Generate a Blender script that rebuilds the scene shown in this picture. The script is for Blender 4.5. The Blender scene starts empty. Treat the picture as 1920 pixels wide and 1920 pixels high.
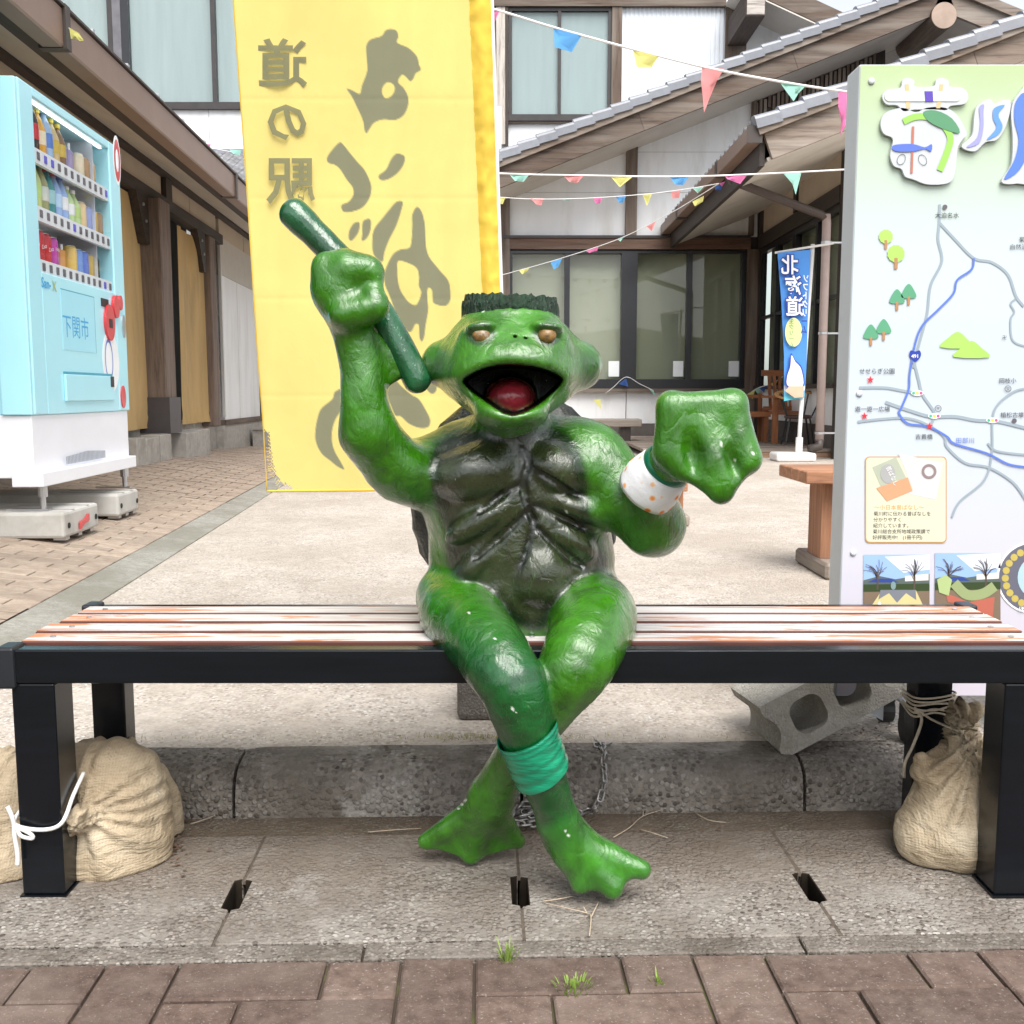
import bpy, bmesh, math, random
import numpy as np
from mathutils import Vector, Matrix, noise as mnoise
from mathutils.geometry import tessellate_polygon

random.seed(7)
rng = np.random.default_rng(7)
sc = bpy.context.scene
coll = sc.collection
R = math.radians

# ---------------------------------------------------------------- camera
H, F = 0.75, 1920.0
PITCH = math.atan(222 / F)
SA, CA = math.sin(PITCH), math.cos(PITCH)
cd = bpy.data.cameras.new("camera")
cd.sensor_width = 36; cd.lens = 36.0; cd.clip_start = 0.05; cd.clip_end = 2000
cam = bpy.data.objects.new("camera", cd); coll.objects.link(cam)
cam.location = (0, 0, H); cam.rotation_euler = (math.pi / 2 - PITCH, 0, 0)
sc.camera = cam

# ---------------------------------------------------------------- sky, sun, exposure (bright overcast noon)
SUN_EL, SUN_AZ = 56, 166      # azimuth: degrees clockwise from +Y; light comes from behind and a little right of the camera
w = bpy.data.worlds.new("World"); sc.world = w; w.use_nodes = True
wn = w.node_tree.nodes; wl = w.node_tree.links
sky = wn.new("ShaderNodeTexSky"); sky.sky_type = 'NISHITA'; sky.sun_disc = False
sky.sun_elevation = R(SUN_EL); sky.sun_rotation = R(SUN_AZ)
sky.air_density = 1.0; sky.dust_density = 1.5; sky.ozone_density = 1.0; sky.altitude = 0
hs = wn.new("ShaderNodeHueSaturation"); hs.inputs['Saturation'].default_value = 0.22
wl.new(sky.outputs[0], hs.inputs['Color']); wl.new(hs.outputs[0], wn['Background'].inputs[0])
wn['Background'].inputs[1].default_value = 0.082
sl = bpy.data.lights.new("sun", 'SUN'); sl.energy = 1.5; sl.angle = R(44); sl.color = (1, .965, .92)
so = bpy.data.objects.new("sun", sl); coll.objects.link(so)
_el, _az = R(SUN_EL), R(SUN_AZ)
_d = Vector((math.sin(_az) * math.cos(_el), math.cos(_az) * math.cos(_el), math.sin(_el)))
so.rotation_euler = _d.to_track_quat('Z', 'Y').to_euler(); so.location = _d * 30
sc.view_settings.view_transform = 'Standard'; sc.view_settings.look = 'None'
sc.view_settings.gamma = 1; sc.view_settings.use_curve_mapping = False
sc.view_settings.exposure = 1.70
sc.cycles.max_bounces = 8; sc.cycles.transparent_max_bounces = 12
sc.cycles.caustics_reflective = False; sc.cycles.caustics_refractive = False

# ---------------------------------------------------------------- measuring helpers
def ray(px, py):
    u = (px - 960) / F; v = (960 - py) / F
    return Vector((u, CA + v * SA, -SA + v * CA))
def at(px, py, Y):
    r = ray(px, py); t = Y / r.y
    return Vector((r.x * t, Y, H + r.z * t))
def gp(px, py, z=0.0):
    r = ray(px, py); t = (z - H) / r.z
    return Vector((r.x * t, r.y * t, z))
def on_plane(px, py, p0, n):
    r = ray(px, py); o = Vector((0, 0, H))
    return o + r * ((Vector(p0) - o).dot(Vector(n)) / r.dot(Vector(n)))

# ---------------------------------------------------------------- mesh helpers
def cr(pts, n=6, closed=False):
    """Catmull-Rom through points (tuples or vectors)."""
    P = [np.array(p, float) for p in pts]; out = []; N = len(P)
    for i in range(N if closed else N - 1):
        p0 = P[(i - 1) % N] if closed or i > 0 else P[i]
        p1 = P[i]; p2 = P[(i + 1) % N]
        p3 = P[(i + 2) % N] if closed or i + 2 < N else p2
        for k in range(n):
            t = k / n
            out.append(.5 * ((2 * p1) + (-p0 + p2) * t + (2 * p0 - 5 * p1 + 4 * p2 - p3) * t * t + (-p0 + 3 * p1 - 3 * p2 + p3) * t ** 3))
    if not closed: out.append(P[-1])
    return out

class MB:
    def __init__(s): s.v = []; s.f = []
    def add(s, vs, fs):
        o = len(s.v); s.v += [tuple(map(float, v)) for v in vs]; s.f += [[i + o for i in f] for f in fs]; return s
    def obox(s, o, ax, ay, az):
        o, ax, ay, az = map(Vector, (o, ax, ay, az))
        vs = [o, o + ax, o + ax + ay, o + ay, o + az, o + ax + az, o + ax + ay + az, o + ay + az]
        return s.add(vs, [(0, 3, 2, 1), (4, 5, 6, 7), (0, 1, 5, 4), (1, 2, 6, 5), (2, 3, 7, 6), (3, 0, 4, 7)])
    def box(s, a, b):
        a, b = Vector(a), Vector(b); d = b - a
        return s.obox(a, (d.x, 0, 0), (0, d.y, 0), (0, 0, d.z))
    def cbox(s, c, sz):
        c = Vector(c); h = Vector(sz) / 2
        return s.box(c - h, c + h)
    def prism(s, poly, d):
        d = Vector(d); P = [Vector(p) for p in poly]; n = len(P)
        fs = [list(range(n))[::-1], [i + n for i in range(n)]] + [(i, (i + 1) % n, (i + 1) % n + n, i + n) for i in range(n)]
        return s.add(P + [p + d for p in P], fs)
    def bar(s, a, b, wx, wy, up=(0, 0, 1)):
        a, b = Vector(a), Vector(b); t = (b - a).normalized(); u = Vector(up)
        x = t.cross(u).normalized() * wx; y = x.cross(t).normalized() * wy
        return s.obox(a - x / 2 - y / 2, x, y, b - a)
    def tube(s, pts, r, n=8, caps=True, flat=1.0):
        P = [Vector(p) for p in pts]; m = len(P)
        rs = r if hasattr(r, '__len__') else [r] * m
        nrm = None; vs = []
        for i, p in enumerate(P):
            t = (P[min(i + 1, m - 1)] - P[max(i - 1, 0)])
            t = t.normalized() if t.length > 1e-9 else Vector((0, 0, 1))
            if nrm is None:
                nrm = t.cross(Vector((0, 0, 1)))
                if nrm.length < 1e-3: nrm = t.cross(Vector((1, 0, 0)))
            nrm = (nrm - t * nrm.dot(t)).normalized(); b = t.cross(nrm)
            for k in range(n):
                a = 2 * math.pi * k / n
                vs.append(p + (nrm * math.cos(a) + b * math.sin(a) * flat) * rs[i])
        fs = [(i * n + k, i * n + (k + 1) % n, (i + 1) * n + (k + 1) % n, (i + 1) * n + k) for i in range(m - 1) for k in range(n)]
        if caps: fs += [list(range(n))[::-1], [(m - 1) * n + k for k in range(n)]]
        return s.add(vs, fs)
    def lathe(s, prof, o=(0, 0, 0), n=14, ax=None):
        """prof: (radius, height) pairs; ax: (x,y,z) basis vectors."""
        o = Vector(o); X, Y, Z = [Vector(a) for a in (ax or ((1, 0, 0), (0, 1, 0), (0, 0, 1)))]
        vs = [o + Z * h + (X * math.cos(2 * math.pi * k / n) + Y * math.sin(2 * math.pi * k / n)) * r for r, h in prof for k in range(n)]
        m = len(prof)
        fs = [(i * n + k, i * n + (k + 1) % n, (i + 1) * n + (k + 1) % n, (i + 1) * n + k) for i in range(m - 1) for k in range(n)]
        fs += [list(range(n))[::-1], [(m - 1) * n + k for k in range(n)]]
        return s.add(vs, fs)
    def flat(s, loops, place):
        """filled 2D shape with holes; place maps (x, y) to world."""
        ls = [[Vector((p[0], p[1], 0)) for p in l] for l in loops]
        pts = [p for l in ls for p in l]
        return s.add([place(p.x, p.y) for p in pts], [list(t) for t in tessellate_polygon(ls)])
    def build(s, name, m, parent=None, bevel=0, smooth=False, seg=2, tag=None, recalc=True, vcol=None):
        me = bpy.data.meshes.new(name); me.from_pydata(s.v, [], s.f)
        o = bpy.data.objects.new(name, me); coll.objects.link(o)
        base = Vector((0, 0, 0))
        if parent is not None:
            o.parent = parent; q = parent
            while q is not None: base += q.location; q = q.parent
        else:
            a = np.array(s.v); lo, hi = a.min(0), a.max(0)
            base = Vector(((lo[0] + hi[0]) / 2, (lo[1] + hi[1]) / 2, lo[2])); o.location = base
        me.transform(Matrix.Translation(-base))
        if recalc:
            bm = bmesh.new(); bm.from_mesh(me); bmesh.ops.recalc_face_normals(bm, faces=bm.faces[:]); bm.to_mesh(me); bm.free()
        if smooth: me.polygons.foreach_set('use_smooth', [True] * len(me.polygons))
        if m is not None: me.materials.append(m)
        if bevel:
            b = o.modifiers.new('bevel', 'BEVEL'); b.width = bevel; b.segments = seg; b.limit_method = 'ANGLE'; b.angle_limit = R(35)
            b.harden_normals = False
        me.update()
        if tag: settag(o, *tag)
        return o

def settag(o, label=None, cat=None, group=None, kind=None):
    if label: o['label'] = label
    if cat: o['category'] = cat
    if group: o['group'] = group
    if kind: o['kind'] = kind
    return o
def thing(name, label, cat, loc=(0, 0, 0), group=None, kind=None):
    o = bpy.data.objects.new(name, None); coll.objects.link(o); o.location = loc; o.empty_display_size = .1
    return settag(o, label, cat, group, kind)
def struct(name, mb, m, **k):
    o = mb.build(name, m, **k); o['kind'] = 'structure'; return o
def inst(me, name, parent, M, mat=None):
    """one more object sharing mesh data; M is its world matrix (parents are never rotated)."""
    o = bpy.data.objects.new(name, me); coll.objects.link(o)
    base = Vector((0, 0, 0)); o.parent = parent; q = parent
    while q is not None: base += q.location; q = q.parent
    o.matrix_basis = Matrix.Translation(-base) @ M
    return o
def mesh_only(mb, m, smooth=False):
    me = bpy.data.meshes.new('piece'); me.from_pydata(mb.v, [], mb.f)
    bm = bmesh.new(); bm.from_mesh(me); bmesh.ops.recalc_face_normals(bm, faces=bm.faces[:]); bm.to_mesh(me); bm.free()
    if smooth: me.polygons.foreach_set('use_smooth', [True] * len(me.polygons))
    me.materials.append(m); return me
def chamfer_box(sx, sy, sz, c):
    """box centred on x/y, top at z=0, with a chamfered top rim."""
    mb = MB(); a, b = sx / 2, sy / 2
    def ring(x, y, z): return [(-x, -y, z), (x, -y, z), (x, y, z), (-x, y, z)]
    vs = ring(a, b, -sz) + ring(a, b, -c) + ring(a - c, b - c, 0)
    fs = [(3, 2, 1, 0), (8, 9, 10, 11)]
    for r_ in (0, 4): fs += [(r_ + i, r_ + (i + 1) % 4, r_ + 4 + (i + 1) % 4, r_ + 4 + i) for i in range(4)]
    return mb.add(vs, fs)

_tc = {}
def text(s, size, place, m, parent, name='lettering', off=0.0, sx=1.0, align='LEFT', mirror=False, thick=0, space=1.0):
    """lettering as flat geometry; place maps (x, y) metres in the text plane to world."""
    c = bpy.data.curves.new('t', 'FONT'); c.body = s; c.size = 1; c.offset = off; c.resolution_u = 2; c.align_x = align; c.space_character = space
    o = bpy.data.objects.new('t', c); coll.objects.link(o)
    me = bpy.data.meshes.new_from_object(o.evaluated_get(bpy.context.evaluated_depsgraph_get()))
    mb = MB(); k = -1 if mirror else 1
    mb.add([place(v.co.x * size * sx * k, v.co.y * size) for v in me.vertices], [list(p.vertices) for p in me.polygons])
    bpy.data.objects.remove(o); bpy.data.curves.remove(c); bpy.data.meshes.remove(me)
    return mb.build(name, m, parent, recalc=False)

# ---------------------------------------------------------------- material helpers
_mats = {}
def nodes(name):
    m = bpy.data.materials.new(name); m.use_nodes = True
    return m, m.node_tree.nodes, m.node_tree.links, m.node_tree.nodes['Principled BSDF']
def c4(c): return (c[0], c[1], c[2], 1)
def hx(s, k=1.0):
    """sRGB hex to linear."""
    v = [int(s[i:i + 2], 16) / 255 for i in (0, 2, 4)]
    return tuple(k * (x / 12.92 if x <= .04045 else ((x + .055) / 1.055) ** 2.4) for x in v)
def coord(N, L, stretch=(1, 1, 1), kind='pos', rot=(0, 0, 0)):
    if kind == 'pos': src = N.new('ShaderNodeNewGeometry').outputs['Position']
    else: src = N.new('ShaderNodeTexCoord').outputs['Object']
    mp = N.new('ShaderNodeMapping'); mp.inputs['Scale'].default_value = stretch; mp.inputs['Rotation'].default_value = rot
    L.new(src, mp.inputs['Vector']); return mp.outputs[0]
def noisen(N, L, vec, scale, detail=4, rough=.55, dist=0):
    n = N.new('ShaderNodeTexNoise'); n.inputs['Scale'].default_value = scale; n.inputs['Detail'].default_value = detail
    n.inputs['Roughness'].default_value = rough; n.inputs['Distortion'].default_value = dist
    L.new(vec, n.inputs['Vector']); return n.outputs['Fac']
def ramp(N, L, fac, stops):
    r = N.new('ShaderNodeValToRGB'); e = r.color_ramp.elements
    while len(e) < len(stops): e.new(.5)
    for el, (p, c) in zip(e, stops):
        el.position = p; el.color = c4(c) if hasattr(c, '__len__') else (c, c, c, 1)
    L.new(fac, r.inputs[0]); return r.outputs[0]
def mixc(N, L, fac, a, b, mode='MIX'):
    x = N.new('ShaderNodeMix'); x.data_type = 'RGBA'; x.blend_type = mode
    for i, val in ((0, fac), (6, a), (7, b)):
        if hasattr(val, 'is_output'): L.new(val, x.inputs[i])
        else: x.inputs[i].default_value = c4(val) if i else val
    return x.outputs[2]
def bumpn(N, L, h, bsdf, strength=.3, dist=.01, coat=False):
    b = N.new('ShaderNodeBump'); b.inputs['Strength'].default_value = strength; b.inputs['Distance'].default_value = dist
    L.new(h, b.inputs['Height']); L.new(b.outputs[0], bsdf.inputs['Normal'])
    if coat: L.new(b.outputs[0], bsdf.inputs['Coat Normal'])
    return b
def objrand(N, L, c, amt):
    oi = N.new('ShaderNodeObjectInfo'); mr = N.new('ShaderNodeMapRange')
    mr.inputs['To Min'].default_value = 1 - amt; mr.inputs['To Max'].default_value = 1 + amt
    L.new(oi.outputs['Random'], mr.inputs['Value'])
    vm = N.new('ShaderNodeVectorMath'); vm.operation = 'SCALE'; L.new(c, vm.inputs[0]); L.new(mr.outputs[0], vm.inputs['Scale'])
    return vm.outputs[0]
def pmat(name, c, rough=.6, var=.12, vs=9, stretch=(1, 1, 1), dirt=None, ds=3, dlo=.5, dhi=.75, bump=0, bs=60, bd=.002, coat=0, cro=.1, metal=0, spec=.5, rnd=0, kind='pos', rot=(0, 0, 0), detail=5):
    if name in _mats: return _mats[name]
    m, N, L, b = nodes(name)
    v = coord(N, L, stretch, kind, rot)
    n = noisen(N, L, v, vs, detail)
    out = ramp(N, L, n, [(.28, tuple(x * (1 - var) for x in c)), (.72, tuple(min(x * (1 + var), 1) for x in c))])
    if dirt:
        n2 = noisen(N, L, v, ds, 6, .65)
        out = mixc(N, L, ramp(N, L, n2, [(dlo, 0.), (dhi, 1.)]), out, dirt)
    if rnd: out = objrand(N, L, out, rnd)
    L.new(out, b.inputs['Base Color'])
    b.inputs['Roughness'].default_value = rough; b.inputs['Metallic'].default_value = metal
    b.inputs['Specular IOR Level'].default_value = spec
    b.inputs['Coat Weight'].default_value = coat; b.inputs['Coat Roughness'].default_value = cro
    if bump: bumpn(N, L, noisen(N, L, v, bs, 5, .6), b, bump, bd)
    _mats[name] = m; return m
def wood(name, c, dark, axis='x', grey=None, rough=.75, s=1.0, bump=.35, rnd=.08):
    """weathered timber: grain streaks stretched along one axis."""
    if name in _mats: return _mats[name]
    m, N, L, b = nodes(name)
    st = {'x': (1, 14, 14), 'y': (14, 1, 14), 'z': (14, 14, 1)}[axis]
    v = coord(N, L, tuple(a * s for a in st))
    n = noisen(N, L, v, 2.2, 8, .7, .4)
    col = ramp(N, L, n, [(.3, dark), (.52, c), (.75, tuple(min(1, x * 1.35) for x in c))])
    if grey:
        v2 = coord(N, L, tuple(a * s * .25 for a in st))
        col = mixc(N, L, ramp(N, L, noisen(N, L, v2, 2.5, 5, .6), [(.42, 0.), (.66, .85)]), col, grey)
    if rnd: col = objrand(N, L, col, rnd)
    L.new(col, b.inputs['Base Color']); b.inputs['Roughness'].default_value = rough
    if bump: bumpn(N, L, n, b, bump, .004)
    _mats[name] = m; return m
def flatm(name, c, rough=.5, coat=0):
    return pmat(name, c, rough=rough, var=.03, vs=14, coat=coat, detail=2)
def glassm(name, tint=(.85, .9, .9), rough=.02, refl=1.0, ior=1.5):
    if name in _mats: return _mats[name]
    m = bpy.data.materials.new(name); m.use_nodes = True; N = m.node_tree.nodes; L = m.node_tree.links; N.clear()
    out = N.new('ShaderNodeOutputMaterial'); tr = N.new('ShaderNodeBsdfTransparent'); gl = N.new('ShaderNodeBsdfGlossy')
    tr.inputs[0].default_value = c4(tint); gl.inputs['Roughness'].default_value = rough; gl.inputs[0].default_value = (refl, refl, refl, 1)
    fr = N.new('ShaderNodeFresnel'); fr.inputs[0].default_value = ior; mx = N.new('ShaderNodeMixShader')
    gb = N.new('ShaderNodeNewGeometry'); mt = N.new('ShaderNodeMath'); mt.operation = 'SUBTRACT'; mt.use_clamp = True; L.new(fr.outputs[0], mt.inputs[0]); L.new(gb.outputs['Backfacing'], mt.inputs[1])
    L.new(mt.outputs[0], mx.inputs[0]); L.new(tr.outputs[0], mx.inputs[1]); L.new(gl.outputs[0], mx.inputs[2]); L.new(mx.outputs[0], out.inputs[0])
    _mats[name] = m; return m
# ================================================================ ground
TG = R(1.8)
UG, VG = Vector((math.cos(TG), math.sin(TG), 0)), Vector((-math.sin(TG), math.cos(TG), 0))
def g(u, v, z=0.0): return UG * u + VG * v + Vector((0, 0, z))
RG = Matrix.Rotation(TG, 4, 'Z')
ZP = .088                         # plaza level, flush with the kerb

def aggregate(name, paste, pebs, scale=150, rough=.85, stain=(.03, .028, .022), ssc=3.0, lo=.45, hi=.7, bd=.004, samt=.7, lichen=None, silt=None):
    """concrete with exposed pebbles, stains and pale patches"""
    m, N, L, b = nodes(name); v = coord(N, L)
    vo = N.new('ShaderNodeTexVoronoi'); vo.inputs['Scale'].default_value = scale; L.new(v, vo.inputs['Vector'])
    sep = N.new('ShaderNodeSeparateColor'); L.new(vo.outputs['Color'], sep.inputs[0])
    peb = ramp(N, L, sep.outputs[0], [(i / max(1, len(pebs) - 1), p) for i, p in enumerate(pebs)])
    edge = ramp(N, L, vo.outputs['Distance'], [(.38, 1.), (.60, 0.)])
    show = ramp(N, L, noisen(N, L, v, 9, 4), [(.36, .35), (.56, 1.)])
    mm = N.new('ShaderNodeMath'); mm.operation = 'MULTIPLY'; L.new(edge, mm.inputs[0]); L.new(show, mm.inputs[1])
    base = ramp(N, L, noisen(N, L, v, 30, 6, .7), [(.3, tuple(x * .72 for x in paste)), (.7, tuple(x * 1.2 for x in paste))])
    c = mixc(N, L, mm.outputs[0], base, peb)
    st = ramp(N, L, noisen(N, L, v, ssc, 8, .68), [(lo, samt), (hi, 0.)])
    c = mixc(N, L, st, c, stain)
    if lichen: c = mixc(N, L, ramp(N, L, noisen(N, L, v, 5.5, 6, .7, .5), [(.56, 0.), (.68, .6)]), c, lichen)
    if silt:      # brown silt washed up against the kerb side
        sy = N.new('ShaderNodeSeparateXYZ'); L.new(v, sy.inputs[0]); q = N.new('ShaderNodeMapRange'); q.inputs['From Min'].default_value = silt[0]; q.inputs['From Max'].default_value = silt[1]; L.new(sy.outputs[1], q.inputs[0])
        q2 = N.new('ShaderNodeMath'); q2.operation = 'MULTIPLY'; L.new(q.outputs[0], q2.inputs[0]); L.new(ramp(N, L, noisen(N, L, v, 4, 7, .7), [(.3, 1.), (.72, .25)]), q2.inputs[1])
        c = mixc(N, L, q2.outputs[0], c, silt[2])
    L.new(c, b.inputs['Base Color']); b.inputs['Roughness'].default_value = rough; b.inputs['Specular IOR Level'].default_value = .3
    h = N.new('ShaderNodeMath'); h.operation = 'MULTIPLY_ADD'; h.inputs[1].default_value = .6; L.new(mm.outputs[0], h.inputs[0]); L.new(noisen(N, L, v, 70, 5, .7), h.inputs[2])
    bumpn(N, L, h.outputs[0], b, .7, bd)
    return m
m_earth = pmat('damp_earth', (.05, .042, .033), rough=.95, var=.3, vs=3)
m_plaza = aggregate('pebbled_plaza', (.52, .465, .405), [(.33, .265, .215), (.68, .63, .57), (.24, .195, .16), (.78, .74, .69)], 120, stain=(.36, .305, .25), ssc=1.7, lo=.38, hi=.6, bd=.005, samt=.6, lichen=(.40, .345, .285))
m_cover = aggregate('drain_concrete', (.29, .265, .235), [(.50, .47, .43), (.055, .042, .036), (.52, .48, .43), (.11, .085, .07)], 135, stain=(.15, .122, .098), ssc=3.0, lo=.42, hi=.62, bd=.006, lichen=(.38, .36, .33), silt=(1.42, 1.64, (.15, .118, .09)))
m_kerb = aggregate('kerb_concrete', (.30, .27, .235), [(.46, .42, .38), (.04, .03, .026), (.50, .46, .42), (.09, .07, .058)], 110, stain=(.095, .078, .06), ssc=4, lo=.40, hi=.62, bd=.010, lichen=(.46, .44, .40))
m_gutter = aggregate('gutter_concrete', (.17, .13, .098), [(.26, .25, .2), (.13, .10, .08)], 160, stain=(.09, .068, .048), ssc=5, lo=.40, hi=.65)
m_edge = aggregate('edging_concrete', (.20, .175, .15), [(.36, .33, .29), (.09, .07, .06)], 170, stain=(.08, .065, .05), ssc=5, lo=.38, hi=.58)
m_strip = aggregate('strip_concrete', (.33, .32, .28), [(.40, .39, .35), (.27, .25, .22)], 110, stain=(.2, .19, .15), ssc=3, lo=.40, hi=.6)

gd = MB(); gd.add([(-400, -400, -.22), (400, -400, -.22), (400, 400, -.22), (-400, 400, -.22)], [(0, 1, 2, 3)])
struct('ground', gd, m_earth)
pz = MB(); pz.add([g(-60, 1.872, ZP), g(60, 1.872, ZP), g(60, 80, ZP), g(-60, 80, ZP)], [(0, 1, 2, 3)])
pz.add([g(-60, 1.872, ZP), g(60, 1.872, ZP), g(60, 1.872, -.22), g(-60, 1.872, -.22)], [(0, 1, 2, 3)])
plaza = struct('plaza', pz, m_plaza, recalc=False)

# red-brown paving: 1 + 3 unit pattern of whole and half blocks
m_pav, N, L, b = nodes('red_brown_paver')
v = coord(N, L)
c = ramp(N, L, noisen(N, L, v, 42, 7, .72), [(.28, (.092, .062, .050)), (.5, (.160, .110, .088)), (.72, (.235, .172, .142))])
c = mixc(N, L, ramp(N, L, noisen(N, L, v, 7, 6, .66), [(.46, 0.), (.70, .7)]), c, (.27, .21, .175))
c = mixc(N, L, ramp(N, L, noisen(N, L, v, 260, 2, .5), [(.62, 0.), (.72, .6)]), c, (.42, .37, .33))
L.new(objrand(N, L, c, .16), b.inputs['Base Color']); b.inputs['Roughness'].default_value = .82; b.inputs['Specular IOR Level'].default_value = .3
bumpn(N, L, noisen(N, L, v, 110, 8, .8), b, .9, .005)
bed = MB(); bed.add([g(-30, -40, -.009), g(30, -40, -.009), g(30, 1.2955, -.009), g(-30, 1.2955, -.009)], [(0, 1, 2, 3)])
m_bed, N, L, b = nodes('mossy_joint_sand'); v = coord(N, L)
L.new(mixc(N, L, ramp(N, L, noisen(N, L, v, 14, 4), [(.5, 0.), (.66, 1.)]), (.075, .055, .04), (.13, .14, .04)), b.inputs['Base Color']); b.inputs['Roughness'].default_value = 1
pavement = struct('pavement', bed, m_bed, recalc=False)
un, row, gap = .0973, .0865, .0045
kinds = {k: mesh_only(chamfer_box(sx - gap, sy - gap, .03, .003), m_pav) for k, (sx, sy) in {'w': (2 * un, row), 'h': (un, row), 't': (un, 2 * row)}.items()}
def put_paver(k, u, v):
    me = kinds[k]
    inst(me, 'paver', pavement, Matrix.Translation(g(u, v, random.uniform(-.0018, .0012))) @ RG @ Matrix.Rotation(random.uniform(-.006, .006), 4, 'Z') @ Matrix.Rotation(random.uniform(-.006, .006), 4, 'X'))
for band_ in range(3):
    v1 = 1.2945 - 2 * row * band_
    for i in range(-4, 5):
        u0 = -.107 + (i + (.5 if band_ % 2 else 0)) * 4 * un
        put_paver('t', u0 + un / 2, v1 - row)
        put_paver('w', u0 + 2 * un, v1 - row / 2); put_paver('h', u0 + 3.5 * un, v1 - row / 2)
        put_paver('h', u0 + 1.5 * un, v1 - 1.5 * row); put_paver('w', u0 + 3 * un, v1 - 1.5 * row)

# edging strip, drain covers with lifting slots, gutter strip, kerb
edg = MB(); edg.add([g(-30, 1.2955, -.01), g(30, 1.2955, -.01), g(30, 1.336, -.01), g(-30, 1.336, -.01)], [(0, 1, 2, 3)])
edging = struct('edging', edg, m_bed, recalc=False)
me = mesh_only(chamfer_box(.596, .0375, .05, .002), m_edge)
for i in range(-3, 4): inst(me, 'edging_stone', edging, Matrix.Translation(g(.14 + i * .6, 1.3160, .0)) @ RG)
m_slotshade = pmat('slot_shade_and_dirt', (.022, .017, .012), rough=1, var=.4, vs=30, spec=.1)  # deep slot shade painted into the wall colour, along with dirt
jt = [-1.235, -.80, -.368, .0586, .502, .94, 1.375]
lab = ['concrete drain cover beyond the sandbags at the bench end', 'concrete drain cover under the black bench leg and sandbags', 'concrete drain cover between the sandbags and the statue\'s raised-heel foot',
       'concrete drain cover under the statue\'s foot with a chain nearby', 'concrete drain cover beside the lone tied sandbag', 'concrete drain cover past the bench leg beside the notice board']
for i, (a, b_) in enumerate(zip(jt, jt[1:])):
    v0, v1, gp_ = 1.3385, 1.682, .0036
    sl0, sl1, dp = 1.432, 1.524, .0105
    sk = {2: .000, 3: .004, 4: .010}
    def edge(u, s):   # outline up one side with the slot cut in
        return [(u, v0), (u, sl0), (u + s * dp, sl0 + .004), (u + s * dp, sl1 - .004), (u, sl1), (u, v1)]
    poly = edge(b_ - gp_ / 2, -1) + edge(a + gp_ / 2, 1)[::-1]
    top = [g(u, v, 0) for u, v in poly]
    mb = MB(); mb.prism([p - Vector((0, 0, .065)) for p in top], (0, 0, .065 + random.uniform(-.002, .002)))
    o = mb.build('drain_cover', m_cover, bevel=.0014, seg=1)
    o.data.materials.append(m_slotshade)
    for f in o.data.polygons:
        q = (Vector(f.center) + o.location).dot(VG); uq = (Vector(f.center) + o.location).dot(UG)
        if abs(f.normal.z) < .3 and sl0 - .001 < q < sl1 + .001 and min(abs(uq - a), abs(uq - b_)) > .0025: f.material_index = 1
    settag(o, lab[i], 'drain cover', 'drain covers along the kerb')
m_jsilt = pmat('joint_silt', (.10, .078, .058), rough=1, var=.4, vs=60)
for i, u in enumerate(jt[1:-1]):     # silt packed in the joints, clear of the slots
    for v0, v1 in ((1.337, 1.427), (1.5245, 1.683)):
        q = MB().prism([g(u - .003, v0, -.007), g(u + .003, v0, -.007), g(u + .003, v1, -.007), g(u - .003, v1, -.007)], (0, 0, .0055)).build('joint_silt', m_jsilt, edging)
gut = MB(); gut.prism([g(-30, 1.686, -.15), g(30, 1.686, -.15), g(30, 1.765, -.15), g(-30, 1.765, -.15)], (0, 0, .148))
struct('gutter', gut, m_gutter)
def kprof():
    pts = [(1.762, -.05)] + [(1.764, .035), (1.767, .055), (1.7735, .070), (1.786, .0805), (1.803, .0865), (1.83, .0895), (1.876, .0905), (1.876, -.05)]
    return pts
kb = MB(); kb.add([g(-30, 1.77, .0), g(30, 1.77, .0), g(30, 1.87, .06), g(-30, 1.87, .06)], [(0, 1, 2, 3)])
kerb = struct('kerb', kb, m_earth, recalc=False)
for i in range(-4, 5):
    a, b_ = -.44 + i * .513 + .003, -.44 + (i + 1) * .513 - .003; mb = MB(); pf = kprof(); n = len(pf); st = 14
    vs = []
    for k in range(st + 1):
        u = a + (b_ - a) * k / st
        for q, (vv, zz) in enumerate(pf):
            e = .004 if k in (0, st) else 0
            w_ = mnoise.noise(Vector((u * 9, q * .7, i)))
            vs.append(g(u, vv + (.0035 * w_ + e * .6 if 0 < q < 7 else 0), zz + (.0025 * w_ - e if 1 < q < 8 else 0)))
    fs = [(k * n + q, k * n + q + 1, (k + 1) * n + q + 1, (k + 1) * n + q) for k in range(st) for q in range(n - 1)] + [list(range(n)), [st * n + q for q in range(n)]]
    mb.add(vs, fs); mb.build('kerb_stone', m_kerb, kerb, smooth=False)

# brick walk along the left wing: cross-fall down to the plaza, concrete strip at its edge
E0, E1 = gp(210, 1115, ZP), gp(540, 905, ZP)
ed = (E1 - E0).normalized(); en = Vector((-ed.y, ed.x, 0))
if en.x > 0: en = -en
def walk(s, t, dz=0.0):
    """s metres along the edge from its near mark, t metres out towards the wing"""
    p = E0 + ed * s + en * t
    k = .135 * min(1, max(0, (13.6 - p.y) / 5.6))
    return Vector((p.x, p.y, ZP + .004 + k * max(0, t - .0) + dz))
m_brick, N, L, b = nodes('tan_brick'); v = coord(N, L)
c = ramp(N, L, noisen(N, L, v, 22, 6, .7), [(.3, (.27, .205, .155)), (.7, (.44, .36, .285))])
c = mixc(N, L, ramp(N, L, noisen(N, L, v, 2.3, 5, .6), [(.45, 0.), (.7, .5)]), c, (.26, .195, .15))
L.new(objrand(N, L, c, .13), b.inputs['Base Color']); b.inputs['Roughness'].default_value = .88; bumpn(N, L, noisen(N, L, v, 90, 5, .7), b, .4, .003)
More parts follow.
